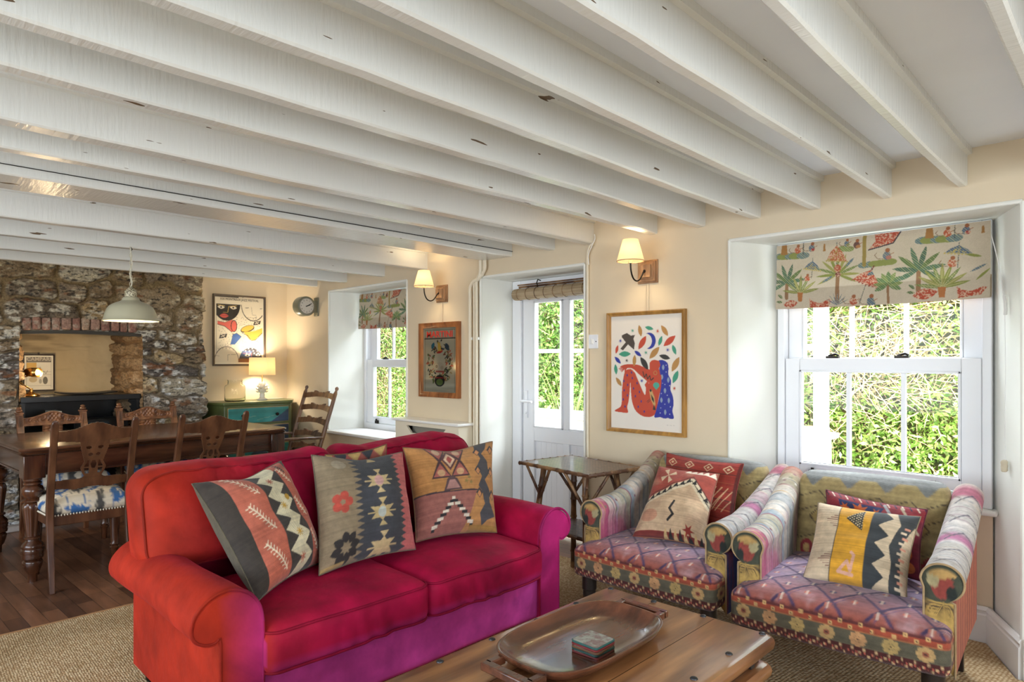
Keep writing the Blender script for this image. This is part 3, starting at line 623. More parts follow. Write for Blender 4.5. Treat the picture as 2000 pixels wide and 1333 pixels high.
# ------------------------------------------------------------------ velvet sofa
M_velvet = mat('shot_velvet', '#a01640', .62, attr=True, var=.26, vscale=7, sheen=.16, bump=.45, bscale=15, contrast=(.3, .7), detail=6, spec=.12)
M_velvet.node_tree.nodes['Principled BSDF'].inputs['Sheen Tint'].default_value = (*S('#f0507a'), 1)
def paint(o, fn):
    me = o.data; n = len(me.vertices); co = np.empty(n*3); no = np.empty(n*3); me.vertices.foreach_get('co', co); me.vertex_normals.foreach_get('vector', no)
    c = fn(co.reshape(-1, 3), no.reshape(-1, 3)); c4 = np.ones((n, 4), dtype=np.float32); c4[:, :3] = np.clip(c, 0, 1)
    a = me.color_attributes.get('Col') or me.color_attributes.new('Col', 'FLOAT_COLOR', 'POINT'); a.data.foreach_set('color', c4.ravel()); return o
def velvet_tint(co, no):
    """velvet colour set by facing and position: purple on the front panels, crimson on the seats, orange-red toward the near end"""
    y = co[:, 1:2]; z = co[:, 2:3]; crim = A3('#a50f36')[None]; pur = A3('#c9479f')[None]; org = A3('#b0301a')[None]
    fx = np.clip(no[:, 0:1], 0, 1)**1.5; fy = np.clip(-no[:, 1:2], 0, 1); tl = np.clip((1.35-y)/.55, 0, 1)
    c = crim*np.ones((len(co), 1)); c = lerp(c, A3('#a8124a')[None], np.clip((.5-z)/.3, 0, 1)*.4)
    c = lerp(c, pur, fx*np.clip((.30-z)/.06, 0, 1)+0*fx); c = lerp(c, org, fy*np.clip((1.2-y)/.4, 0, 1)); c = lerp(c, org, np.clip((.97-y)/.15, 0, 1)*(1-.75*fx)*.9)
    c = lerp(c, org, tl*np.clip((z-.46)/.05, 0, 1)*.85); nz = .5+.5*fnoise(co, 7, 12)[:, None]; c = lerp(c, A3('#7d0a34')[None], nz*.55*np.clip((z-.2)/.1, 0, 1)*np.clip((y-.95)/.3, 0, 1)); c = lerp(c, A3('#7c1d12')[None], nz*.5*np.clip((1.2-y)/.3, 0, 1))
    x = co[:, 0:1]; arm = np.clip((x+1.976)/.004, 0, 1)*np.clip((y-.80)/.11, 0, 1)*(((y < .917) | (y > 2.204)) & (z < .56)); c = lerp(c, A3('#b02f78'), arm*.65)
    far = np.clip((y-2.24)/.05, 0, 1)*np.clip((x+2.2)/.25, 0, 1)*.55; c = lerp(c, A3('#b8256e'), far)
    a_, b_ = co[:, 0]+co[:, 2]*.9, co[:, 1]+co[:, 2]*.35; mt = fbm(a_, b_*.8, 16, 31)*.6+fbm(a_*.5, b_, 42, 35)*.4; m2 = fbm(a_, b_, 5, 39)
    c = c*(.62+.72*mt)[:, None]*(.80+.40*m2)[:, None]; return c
def catmull(pts, n=5, closed=False):
    out = []; P = [Vector((*p, 0)) if len(p) == 2 else Vector(p) for p in pts]; N = len(P)
    for i in range(N if closed else N-1):
        p0, p1, p2, p3 = (P[(i-1) % N], P[i], P[(i+1) % N], P[(i+2) % N]) if closed else (P[max(i-1, 0)], P[i], P[i+1], P[min(i+2, N-1)])
        for k in range(n):
            t = k/n; q = .5*((2*p1)+(-p0+p2)*t+(2*p0-5*p1+4*p2-p3)*t*t+(-p0+3*p1-3*p2+p3)*t**3); out.append(q)
    if not closed: out.append(P[-1])
    return [tuple(q)[:len(pts[0])] for q in out]
def build_sofa():
    R0 = (-2.36, 1.56, CZ); off = (2.36, -1.56, 0); z0 = CZ
    root = thing('velvet_sofa', 'crimson and magenta velvet two-seat sofa with scroll arms', 'sofa', R0)
    def part(nm, V, Fc, angle=60, parent=root, lc=off): return paint(mesh(nm, V, Fc, M_velvet, parent, loc=lc, angle=angle), velvet_tint)
    # plinth and back frame
    P, Fc = rbox(.70, 1.32, .19, .015, .018); P += np.array([-2.335, 1.56, .16]); P[:, 0] += .004*fnoise(P, 9, 3)*(P[:, 0] > -2.1); part('seat_base', P, Fc)
    P, Fc = rbox(.13, 1.50, .66, .04, .06); P += np.array([-2.80, 1.56, .40]); part('back_frame', P, Fc)
    prof = catmull([(0, .07), (0, .14), (0, .21), (0, .28), (0, .35), (0, .42), (.010, .475), (.038, .520), (.08, .545), (.12, .550), (.165, .535), (.2, .503), (.214, .465), (.206, .428), (.18, .408), (.15, .404), (.133, .415)], 5)+[(.13, .415-.0203*k) for k in range(1, 18)]
    for sg, yin in ((-1, .915), (1, 2.206)):
        n = len(prof); V = []; xs_ = list(np.linspace(-2.80, -1.985, 60))+[-1.972, -1.967]
        for i, x in enumerate(xs_):
            q = 1 if i < len(xs_)-2 else (.985 if i == len(xs_)-2 else .955)
            for o_, z in prof:
                co_, cz_ = .075, .30; V.append((x, yin+sg*(co_+(o_-co_)*q), cz_+(z-cz_)*q+(.004*math.sin(x*9+o_*20) if z > .4 else 0)))
        Fc = []
        for i in range(len(xs_)-1):
            for k in range(n-1): a = i*n+k; f = (a, a+1, a+n+1, a+n); Fc.append(f if sg < 0 else f[::-1])
        Fc.append(tuple(range((len(xs_)-1)*n, len(xs_)*n))[::-1] if sg < 0 else tuple(range((len(xs_)-1)*n, len(xs_)*n)))
        V = np.array(V)
        arm = part('arm', V, Fc, 50)
        pp = [(-1.969, yin+sg*o_, z) for o_, z in prof]; paint(MB().tube(pp, .0055, 6).build('piping', M_velvet, arm, angle=180), lambda co, no: velvet_tint(co, no*0)*.75)
    def rim(sx, sy, z, r, n=8):
        pts = []
        for cx, cy, a0 in ((sx/2-r, sy/2-r, 0), (-sx/2+r, sy/2-r, 90), (-sx/2+r, -sy/2+r, 180), (sx/2-r, -sy/2+r, 270)):
            for k in range(n+1): a = math.radians(a0+90*k/n); pts.append((cx+r*math.cos(a), cy+r*math.sin(a), z))
        out = []
        for a, b_ in zip(pts, pts[1:]+pts[:1]):
            d = math.dist(a, b_); m_ = max(1, int(d/.04)); out += [tuple(a[i]+(b_[i]-a[i])*t/m_ for i in range(3)) for t in range(m_)]
        return np.array(out+[out[0]])
    for k, yc in enumerate((1.237, 1.886)):
        sx, sy, sz = .63, .655, .150
        def fn(p, yc=yc, k=k):
            q = p.copy(); d = np.clip(1-(2*p[:, 0]/sx)**4, 0, 1)*np.clip(1-(2*p[:, 1]/sy)**4, 0, 1); q[:, 2] += np.where(p[:, 2] > 0, .032*d, 0)
            fr = np.clip((p[:, 0]-.2)/.11, 0, 1); q[:, 0] += .012*fr*np.sin((p[:, 1]/sy+.5)*PI); q[:, 2] += .007*fnoise(p, 14, 4+k)
            q[:, 0] += .0075*np.sin(p[:, 1]*62+3*np.sin(p[:, 1]*13+k)+p[:, 2]*22)*fr*(.5+.5*np.sin(p[:, 1]*9+k*2))*np.clip(.6-p[:, 2]*8, 0, 1); q[:, 2] -= .012*fr*(p[:, 2] < 0)*0
            return q+np.array([-2.255, yc, .325])
        P, Fc = rbox(sx, sy, sz, .042, .014, fn); c = part('seat_cushion', P, Fc, 180)
        paint(MB().tube(fn(rim(sx-.008, sy-.008, sz/2-.014, .05)).tolist(), .0048, 6, caps=False).build('piping', M_velvet, c, angle=180), lambda co, no: velvet_tint(co, no*0)*.7)
        paint(MB().tube(fn(rim(sx-.008, sy-.008, -sz/2+.014, .05)).tolist(), .0048, 6, caps=False).build('piping', M_velvet, c, angle=180), lambda co, no: velvet_tint(co, no*0)*.7)
    for k, (ya, yb_) in enumerate(((.735, 1.558), (1.562, 2.365))):
        sy = yb_-ya; yc = (ya+yb_)/2; sz = .37; sx = .22
        def fn(p, yc=yc, k=k, sy=sy):
            q = p.copy(); t = np.clip(p[:, 2]/sz+.5, 0, 1); Y = p[:, 1]+yc
            top = np.interp(Y, [.74, .84, 1.0, 1.2, 1.42, 1.56, 1.75, 2.0, 2.2, 2.36], [-.012, .0, .004, -.006, .002, .026, -.008, .012, .026, -.004])
            q[:, 2] += top*t; bel = np.clip(1-(2*p[:, 1]/sy)**4, 0, 1)*np.clip(1-(2*p[:, 2]/sz)**2, 0, 1); q[:, 0] += np.where(p[:, 0] > 0, .045*bel, 0)-.11*(t-.3)
            q[:, 0] += .009*fnoise(p, 13, 20+k); q[:, 2] += .004*np.sin(p[:, 1]*85+4*np.sin(p[:, 1]*11))*np.clip(p[:, 2]*14-1.2, 0, 1)*np.clip(p[:, 0]*9+.2, 0, 1)
            return q+np.array([-2.635, yc, .652])
        P, Fc = rbox(sx, sy, sz, .085, .017, fn); c = part('back_cushion', P, Fc, 180)
        r_ = rim(sz-.04, sy-.04, 0, .075); r3 = np.stack([np.full(len(r_), sx/2-.028), r_[:, 1], r_[:, 0]], 1)
        paint(MB().tube(fn(r3).tolist(), .005, 6, caps=False).build('piping', M_velvet, c, angle=180), lambda co, no: velvet_tint(co, no*0)*.62)
    for x, y in ((-2.03, .84), (-2.03, 2.28), (-2.76, .84), (-2.76, 2.28)):
        MB().lathe([(.018, 0), (.024, .01), (.026, .075)], 16, c=(x, y, 0)).build('leg', M_dark, root, loc=off)
build_sofa()
# ------------------------------------------------------------------ kilim cushions
M_kilim = weave('kilim_weave', amp=.7, sc=850, var=.16)
def cushion(name, lab, C, thick, cv, back, group=None, seed=1, N=150, floor_z=0, m=M_kilim, dent=0.):
    BL, BR, TR, TL = [np.array(p, dtype=float) for p in C]; ctr = (BL+BR+TR+TL)/4; base = (ctr[0], ctr[1], min(BL[2], BR[2]))
    nrm = np.cross((BR-BL)+(TR-TL), (TL-BL)+(TR-BR)); nrm /= np.linalg.norm(nrm)
    root = thing(name, lab, 'cushion', base, 0, group); u, v, Fc = grid(N, N); U = 2*u-1; Vv = 2*v-1
    cu = .5+(U/2)*(1-.075*(1-Vv**2)); cw = .5+(Vv/2)*(1-.075*(1-U**2)); f = (np.clip(1-np.abs(U)**2.6, 0, 1)*np.clip(1-np.abs(Vv)**2.6, 0, 1))**.5
    P0 = ((1-cu)*(1-cw))[:, None]*BL+(cu*(1-cw))[:, None]*BR+(cu*cw)[:, None]*TR+((1-cu)*cw)[:, None]*TL
    q = np.stack([u, v, u*0], 1); wr = .016*fnoise(q, 8, seed)*f+.006*fnoise(q, 24, seed+5)*f*(1.2-f); dn = dent*np.exp(-((U/.5)**2+((Vv-1)/.35)**2)); P0 = P0-np.array([0, 0, 1])*dn[:, None]
    A = P0+nrm*(f*thick/2+wr)[:, None]; B = P0-nrm*(f*thick/2-wr*.3)[:, None]
    col = cv.get(u, v); ofs = tuple(-x for x in base)
    mesh('front_cover', A, Fc, m, root, loc=ofs, angle=180, col=col)
    mesh('back_cover', B, Fc[:, ::-1], m, root, loc=ofs, angle=180, col=np.ones((len(B), 3))*A3(back)[None])
    e = [P0[i] for i in range(N+1)]+[P0[i*(N+1)+N] for i in range(1, N+1)]+[P0[N*(N+1)+i] for i in range(N-1, -1, -1)]+[P0[i*(N+1)] for i in range(N-1, -1, -1)]
    o = MB().tube([tuple(x) for x in e[::3]]+[tuple(e[0])], .003, 5, caps=False).build('seam', m, root, loc=ofs, angle=180); paint(o, lambda co, no: np.ones((len(co), 3))*A3(back)[None]*1.1)
    return root
def zig(cv, u, n, amp, c, side=1, v0=0, v1=1):
    """stepped triangles pointing sideways from the vertical line u"""
    for i in range(n):
        a = v0+(v1-v0)*i/n; b_ = v0+(v1-v0)*(i+1)/n; cv.poly([(u, a), (u+side*amp, (a+b_)/2), (u, b_)], c)
def comb(cv, u0, v0, u1, v1, c, n=9, L=.035, wd=.010):
    cv.line([(u0, v0), (u1, v1)], wd*1.2, c); dx, dy = u1-u0, v1-v0; l = math.hypot(dx, dy); px, py = -dy/l, dx/l
    for i in range(n):
        t = (i+.5)/n; x, y = u0+dx*t, v0+dy*t; cv.line([(x-px*L-dx/l*L*.5, y-py*L-dy/l*L*.5), (x, y), (x+px*L-dx/l*L*.5, y+py*L-dy/l*L*.5)], wd*.8, c)
def cv_a():
    c = Canvas(220, 220, '#bd6650'); c.rect(0, 0, .11, 1, '#3a322b'); c.rect(.93, 0, 1, 1, '#4b4338')
    c.rect(.42, 0, .72, 1, '#d9cfae')
    for i in range(6):
        a = i/6; c.poly([(.40, a-.01), (.55, a+1/12), (.40, a+1/6+.01)], '#3f3935'); c.poly([(.74, a-.09), (.61, a+1/12-.08), (.74, a+1/6-.07)], '#3f3935')
    for k in range(3): comb(c, .19, .97-.33*k, .34, .72-.33*k, '#ead9bd'); comb(c, .77, .93-.33*k, .84, .75-.33*k, '#ead9bd', 6, .028)
    comb(c, .80, .98, .84, .86, '#3b3430', 6, .02)
    for u, v, q in ((.57, .82, '#b4604a'), (.57, .55, '#c69a3c'), (.575, .28, '#c69a3c'), (.57, .08, '#b4604a')):
        for a in range(4): t = a*PI/4+.4; c.line([(u-.035*math.cos(t), v-.035*math.sin(t)), (u+.035*math.cos(t), v+.035*math.sin(t))], .010, q)
    c.ell(.66, .62, .028, .03, '#b98f35'); return c.fade(.10, 4, 2)
def starshape(c, u, v, r, col):
    c.poly([(u-r*.35, v-r), (u+r*.35, v-r), (u, v-r*.55)], col); c.poly([(u-r*.35, v+r), (u+r*.35, v+r), (u, v+r*.55)], col)
    c.poly([(u-r, v-r*.45), (u-r*.55, v), (u-r, v+r*.45), (u-r*.25, v+r*.38), (u, v+r*.62), (u+r*.25, v+r*.38), (u+r, v+r*.45), (u+r*.55, v), (u+r, v-r*.45), (u+r*.25, v-r*.38), (u, v-r*.62), (u-r*.25, v-r*.38)], col)
    c.line([(u-r*1.2, v), (u+r*1.2, v)], .012, col)
def cv_b():
    c = Canvas(220, 220, '#8f7d63'); c.rect(0, .45, .3, 1, '#8b7a60'); c.rect(.36, 0, .78, 1, '#3f4147'); c.rect(.80, 0, 1, 1, '#c56a68')
    zig(c, .365, 17, .085, '#3f4147', -1); zig(c, .775, 17, .075, '#3f4147', 1)
    for i in range(4): zig(c, .995, 9, .05, '#b5555a', -1)
    starshape(c, .55, .68, .13, '#c9b184'); c.ell(.55, .68, .05, .055, '#cfa09a'); starshape(c, .56, .37, .13, '#bfa878'); c.ell(.56, .37, .045, .05, '#b9c0b8'); starshape(c, .57, .06, .13, '#c9b184')
    c.poly([(.50, .93), (.60, .93), (.55, 1.0)], '#bfa878')
    for a in range(8): t = a*PI/4+.2; c.leaf(.19+.085*math.cos(t), .13+.085*math.sin(t), .05, .035, '#2f2a29', t)
    for a in range(5): t = a*1.26; c.ell(.16+.06*math.cos(t), .52+.06*math.sin(t), .04, .04, '#b34a3c')
    c.ell(.18, .88, .07, .05, '#9c8f79'); c.rect(0, 0, .2, .03, '#a98f5e'); return c.fade(.12, 5, 4)
def hourg(c, u, v, w_, h_, col, line='#4b3436'):
    c.poly([(u-w_, v+h_), (u+w_, v+h_), (u+.15*w_, v), (u+w_, v-h_), (u-w_, v-h_), (u-.15*w_, v)], line)
    k = .82; c.poly([(u-w_*k, v+h_*.92), (u+w_*k, v+h_*.92), (u, v+.14*h_)], col); c.poly([(u-w_*k, v-h_*.92), (u+w_*k, v-h_*.92), (u, v-.14*h_)], col)
def cv_c():
    c = Canvas(230, 230, '#b98550'); c.rect(0, 0, .35, 1, '#b58049'); c.poly([(0, .42), (.70, .42), (.52, .0), (.0, .0)], '#9b6258')
    c.line([(0, .43), (.72, .41)], .016, '#40343a')
    for u in (.28, .50): hourg(c, u, .78, .115, .20, '#a85f55')
    for u in (.28, .50): c.ell(u, .92, .04, .05, '#c9a78a'); c.ell(u, .64, .045, .04, '#c9a078')
    c.poly([(.39, .95), (.48, .80), (.39, .66), (.30, .80)], '#5e3a3c'); c.poly([(.39, .91), (.455, .80), (.39, .70), (.325, .80)], '#d2b294'); c.poly([(.39, .86), (.425, .80), (.39, .74), (.355, .80)], '#a04c44')
    c.poly([(.28, .43), (.50, .43), (.45, .56), (.39, .60), (.33, .56)], '#5a4446'); c.poly([(.31, .45), (.47, .45), (.42, .55), (.36, .55)], '#b0827a')
    for k in range(9):
        for sg in (-1, 1): u = .39+sg*.028*k; v = .33-.033*k; c.rect(u-.02, v, u+.02, v+.03, '#2e2a2c' if k % 2 else '#ddd0bd'); c.rect(u-.02, v-.03, u+.02, v, '#ddd0bd' if k % 2 else '#2e2a2c')
    pts = [(.74, 1), (.90, 1), (.86, .90), (.80, .84), (.88, .74), (.90, .60), (.82, .52), (.90, .40), (.88, .28), (.96, .14), (.84, .10), (.76, .04), (.72, .16), (.80, .26), (.78, .38), (.72, .46), (.78, .56), (.72, .68), (.78, .78), (.72, .90)]
    c.poly(pts, '#4a4a50')
    for u, v in ((.745, .88), (.93, .88), (.73, .64), (.93, .62), (.73, .38), (.93, .36)): c.poly([(u-.05, v), (u, v+.06), (u+.05, v), (u, v-.06)], '#3d3c42'); c.poly([(u-.03, v-.01), (u, v+.03), (u+.03, v-.01), (u, v-.05)], '#c98b5c')
    for u, v in ((.60, .56), (.62, .50), (.56, .52)): c.star(u, v, .035, '#8f7c4a', 5)
    c.rect(.60, 0, 1, .05, '#a07a3e'); return c.fade(.13, 5, 6)
def cv_d():
    c = Canvas(160, 160, '#a85a50')
    for i in range(5):
        for j in range(5): c.poly([(i*.22, j*.22), (i*.22+.1, j*.22+.1), (i*.22, j*.22+.2), (i*.22-.1, j*.22+.1)], '#3f4249' if (i+j) % 2 else '#c9a86a')
    return c.fade(.12, 5, 8)
cushion('kilim_cushion', 'striped salmon, brown and cream kilim cushion leaning in the near corner of the red sofa', [(-2.10, .955, .455), (-2.34, 1.33, .452), (-2.50, 1.235, .845), (-2.43, .868, .812)], .21, cv_a(), '#5a5240', seed=2, dent=.02)
cushion('kilim_cushion', 'dark grey kilim cushion with cream star medallions in the middle of the sofa', [(-2.20, 1.235, .452), (-2.225, 1.70, .448), (-2.42, 1.775, .835), (-2.42, 1.325, .868)], .18, cv_b(), '#6a5e4c', seed=5, dent=.015)
cushion('kilim_cushion', 'ochre and mauve kilim cushion with triangle figures at the far end of the sofa', [(-2.30, 1.76, .452), (-2.16, 2.12, .452), (-2.39, 2.315, .838), (-2.45, 1.80, .850)], .18, cv_c(), '#6e5238', seed=8, dent=.02)
cushion('kilim_cushion', 'pink and dark kilim cushion almost hidden behind the star cushion', [(-2.455, 1.45, .47), (-2.455, 1.74, .47), (-2.53, 1.765, .862), (-2.53, 1.45, .845)], .05, cv_d(), '#6e5238', seed=9, N=60)
# ------------------------------------------------------------------ armchairs
def cv_front():
    c = Canvas(460, 90, '#55503f'); c.rect(0, 0, 1, .30, '#481a18'); c.rect(0, .68, 1, .84, '#94422c'); c.rect(0, .84, 1, 1, '#562624'); r = random.Random(2)
    for i in range(58):
        u = i/58; j = (i*2) % 3; c.rect(u, .06+.08*(i % 3), u+.010, .13+.08*(i % 3), '#c5a479'); c.rect(u+.004, .15-.04*(i % 2), u+.009, .20-.04*(i % 2), '#b5584a')
    for i in range(22):
        u = i/22; v = .76 if i % 2 else .86; c.rect(u, v-.06, u+.018, v+.05, '#b9935f'); c.rect(u+.005, v-.02, u+.010, v+.02, '#2c2220')
        c.rect(u+.02, .90, u+.045, .99, '#7b3c34')
    c.rect(0, .665, 1, .69, '#a67a4c'); c.rect(0, .295, 1, .315, '#7c4a38')
    for i in range(7):
        u = .08+i*.138; k = ('#b08f5e', '#b4875c', '#a98e58')[i % 3]
        for a in range(8): t = a*PI/4; c.ell(u+.026*math.cos(t), .49+.13*math.sin(t), .0125, .0125, k)
        c.ell(u, .49, .014, .013, k if i % 3 else '#8a4a38'); c.ell(u, .49, .005, .005, '#3a2a22')
    return c.fade(.12, 9, 3)
def cv_seat():
    c = Canvas(200, 200, '#8e7a90'); c.a = np.where((c.V < .30)[..., None], lerp(A3('#96503f'), A3('#8e7a90'), np.clip(c.V/.30, 0, 1)[..., None]), c.a)
    nz = fbm(c.U, c.V, 14, 5)[..., None]; c.a = lerp(c.a, A3('#b08f92'), np.clip((nz-.5)*4, 0, 1)*.6)
    for k in range(-6, 9):
        o = k*.22; c.line([(o, 0), (o+1.0, 1.15)], .016, '#43304f'); c.line([(o+.03, 0), (o+1.03, 1.15)], .005, '#6d4a66'); c.line([(o, 1.15), (o+1.0, 0)], .014, '#4b3857')
    for i in range(10):
        for j in range(10):
            u, v = .05+i*.11, .04+j*.11+(.055 if i % 2 else 0); c.rect(u-.014, v-.008, u+.014, v+.008, '#4a466a' if j % 2 else '#b2604f'); c.rect(u-.006, v-.018, u+.006, v+.018, '#cdb3a2')
    return c.fade(.14, 8, 7)
def cv_arm(seed, tone=0):
    """u around the arm (0 inner foot .. 1 outer foot), v front to back"""
    c = Canvas(120, 200, '#aaa6a2'); r = random.Random(seed)
    v = 0
    while v < 1:
        h_ = r.uniform(.02, .08); k = r.choice(['#b9b2a6', '#8f99a0', '#c3b9ab', '#a6a08c', '#b0596f', '#9aa59b', '#c7bdb0']); c.rect(0, v, 1, v+h_, k); c.rect(0, v+h_, 1, v+h_+.010, r.choice(['#b3935e', '#8d4a5e', '#6f7d86'])); v += h_+.010
    nz = fbm(c.U, c.V*1.6, 11, seed)[..., None]; c.a = lerp(c.a, A3('#c6bfb6'), np.clip((nz-.45)*5, 0, 1)*.55)
    low = np.clip((.33-c.U)/.15, 0, 1)[..., None]*np.clip((fbm(c.U, c.V, 5, seed+3)[..., None]-.3)*4, 0, 1); c.a = lerp(c.a, A3('#a8406a'), low*.8)
    c.a = lerp(c.a, A3('#a6854b'), np.clip((c.V-.72)/.2, 0, 1)[..., None]*.45)
    for i in range(46): u_, v_ = r.random(), r.random(); c.ell(u_, v_, .016, .012, r.choice(['#5c6a78', '#d8cfc0', '#7e4a5a', '#6d7a60']))
    if tone:
        c.a = lerp(c.a, A3('#b9b3b0'), .62)
        for (a, b_, k) in ((.40, .52, '#a8477e'), (.86, 1.0, '#a83a60')): m_ = np.clip((c.V-a)/.03, 0, 1)*np.clip((b_-c.V)/.05, 0, 1); c.a = lerp(c.a, A3(k), (m_*.8)[..., None])
        for i in range(5):
            v0 = .05+i*.19; c.line([(.35, v0), (.45, v0+.08), (.56, v0+.03), (.62, v0+.12), (.52, v0+.15)], .014, '#4c4a58'); c.line([(.3, v0+.1), (.4, v0+.02)], .010, '#6a5a52')
        out = np.clip((c.U-.66)/.05, 0, 1)[..., None]; bl = lerp(A3('#2f3f8a'), A3('#7a2f52'), np.clip((fbm(c.U, c.V*6, 4, 9)[..., None]-.4)*4, 0, 1)) if tone == 1 else lerp(A3('#b5623f'), A3('#8d3b33'), (np.sin(c.V*60) > 0)[..., None]*.7)
        c.a = lerp(c.a, bl, out)
    return c.fade(.13, 9, seed)
def cv_back():
    c = Canvas(220, 180, '#ad9a68'); nz = fbm(c.U, c.V, 9, 4)[..., None]; c.a = lerp(c.a, A3('#8f7a50'), nz*.6); c.rect(0, .95, 1, 1, '#8a8b88')
    for k in range(4): u = .12+k/4; c.poly([(u-.07, .95), (u, .87), (u+.07, .95)], '#7d7f7c')
    for y in (.80, .68, .45, .30):
        for k in range(6): u = k/5; c.line([(u-.10, y), (u-.03, y+.03), (u+.03, y-.03), (u+.10, y)], .006, '#4f4338')
    for u in (.22, .5, .78): c.poly([(u-.11, .62), (u, .74), (u+.11, .62), (u, .50)], '#a98f56'); c.line([(u-.11, .62), (u, .74), (u+.11, .62), (u, .50), (u-.11, .62)], .008, '#55463a'); c.star(u, .62, .03, '#a04a48', 8)
    for u in (.1, .9): c.ell(u, .35, .05, .06, '#9a3a3f'); c.ell(u, .35, .025, .03, '#c9a56b')
    return c.fade(.12, 8, 5)
def cv_scroll():
    c = Canvas(60, 120, '#b3924f'); c.rect(0, .62, 1, 1, '#3f4234'); c.ell(.5, .78, .25, .26, '#8c3d34'); c.ell(.3, .84, .14, .16, '#a69a72'); c.ell(.7, .72, .12, .14, '#202622'); c.ell(.5, .9, .3, .08, '#b08d54')
    for k in range(4): c.rect(.05, .50+.03*k, .95, .512+.03*k, '#4a3c2e')
    c.poly([(.3, .25), (.5, .36), (.7, .25), (.5, .14)], '#a9695a'); c.line([(.1, .12), (.5, .42), (.9, .12)], .03, '#5c4a34'); return c.fade(.15, 7, 3)
M_uph = weave('worn_kilim_upholstery', amp=.7, sc=800, var=.2)
M_ebony = mat('ebonised_wood', '#241d1a', .35)
CVS = dict(front=cv_front(), seat=cv_seat(), back=cv_back(), scroll=cv_scroll(), a0=cv_arm(3), a1=cv_arm(4, 1), a2=cv_arm(6, 2))
def armchair(lab, loc, rz, right):
    root = thing('armchair', lab, 'armchair', loc, rz, None); W_ = .705; yf = -.395
    # seat block
    sx, sy, sz = W_, .70, .135
    def fn(p):
        q = p.copy(); d = np.clip(1-(2*p[:, 0]/sx)**4, 0, 1)*np.clip(1-(2*p[:, 1]/sy)**6, 0, 1); q[:, 2] += np.where(p[:, 2] > 0, .045*d, 0)
        q[:, 1] -= .014*np.clip(1-(2*p[:, 0]/sx)**2, 0, 1)*(p[:, 1] < -.2); return q+np.array([0, yf+sy/2+.012, .298])
    P, Fc = rbox(sx, sy, sz, .026, .0045, fn)
    s = mesh('seat', P, Fc, M_uph, root, angle=180)
    def ps(co, no):
        u = co[:, 0]/W_+.5; cf = CVS['front'].get(u, np.clip((co[:, 2]-.232)/.135, 0, .999)); ct = CVS['seat'].get(u, np.clip((co[:, 1]-yf)/.7, 0, .999))
        cs = CVS['front'].get(np.clip((co[:, 1]-yf), 0, 1), np.clip((co[:, 2]-.232)/.135, 0, .999)); t = np.clip((no[:, 2]-.35)/.2, 0, 1)[:, None]; sd = np.clip((np.abs(no[:, 0])-.6)/.2, 0, 1)[:, None]
        return lerp(lerp(cf, cs, sd), ct, t)
    paint(s, ps)
    # arms: swept section rising toward the back
    for sg in (-1, 1):
        n1 = 44; sec = []; ys = list(np.linspace(-.275, .375, 120))
        def section(y):
            t = (y+.275)/.65; zt = .568+.028*t+.145*max(0, t-.30)**1.35/(.7**1.35); r_ = .060-.008*t; o0 = .02*t**2
            pts = []
            for k in range(20): pts.append((0+o0, lerp(.30, zt-.085, k/19)))
            for k in range(1, 42): a = PI*1.02-(PI*1.42)*k/41; pts.append((.052+o0+r_*1.02*math.cos(a), zt-r_+r_*math.sin(a)))
            for k in range(1, 26): pts.append((.088+o0*.6, lerp(zt-.115, .20, k/25)))
            return pts
        n_ = len(section(0)); V = []; uu = []; vv = []
        for y in ys:
            pts = section(y); L_ = len(pts)
            for k, (o_, z) in enumerate(pts): V.append((sg*(.268+o_), y, z)); uu.append(k/(L_-1)); vv.append((y+.275)/.65)
        Fc = []
        for i in range(len(ys)-1):
            for k in range(n_-1): a = i*n_+k; f = (a, a+1, a+n_+1, a+n_); Fc.append(f if sg > 0 else f[::-1])
        Fc.append(tuple((len(ys)-1)*n_+k for k in range(n_)) if sg > 0 else tuple((len(ys)-1)*n_+k for k in range(n_))[::-1])
        cvx = CVS['a0'] if sg < 0 else CVS['a%d' % right]
        arm = mesh('arm', np.array(V), Fc, M_uph, root, angle=60, col=cvx.get(np.array(uu), np.array(vv)))
        pts = section(-.275); c0 = (sum(p[0] for p in pts)/n_, .44); V = []; Fc = []; rings = 12
        for q in range(rings+1):
            t = 1-q/rings
            for (o_, z) in pts: V.append((sg*(.268+c0[0]+(o_-c0[0])*t), -.275-.010*math.sin(min(1, (1-t)*3)*PI/2), c0[1]+(z-c0[1])*t))
        for q in range(rings):
            for k in range(n_): a = q*n_+k; b_ = q*n_+(k+1) % n_; f = (a, b_, b_+n_, a+n_); Fc.append(f[::-1] if sg > 0 else f)
        V = np.array(V); mesh('arm_front', V, Fc, M_uph, arm, angle=60, col=CVS['scroll'].get(np.clip((np.abs(V[:, 0])-.256)/.13, 0, .99), np.clip((V[:, 2]-.24)/.33, 0, .99)))
        pp = [(sg*(.268+o_), -.279, z) for (o_, z) in pts]; o = MB().tube(pp, .004, 5).build('piping', M_uph, arm, angle=180); paint(o, lambda co, no: np.ones((len(co), 3))*A3('#a98d66')[None])
    # back
    bx_, by, bz = .575, .12, .50
    def fb(p):
        q = p.copy(); t = p[:, 2]/bz+.5; q[:, 1] += .10*t**1.2-np.where(p[:, 1] < 0, .02*np.clip(1-(2*p[:, 0]/bx_)**2, 0, 1)*np.sin(np.clip(t, 0, 1)*PI), 0)
        q[:, 2] += .008*np.sin(np.clip(p[:, 0]/bx_+.5, 0, 1)*PI)*t; return q+np.array([0, .235, .488])
    P, Fc = rbox(bx_, by, bz, .05, .0065, fb); b = mesh('backrest', P, Fc, M_uph, root, angle=180)
    paint(b, lambda co, no: CVS['back'].get(np.clip(co[:, 0]/bx_+.5, 0, .999), np.clip((co[:, 2]-.24)/.51, 0, .999)))
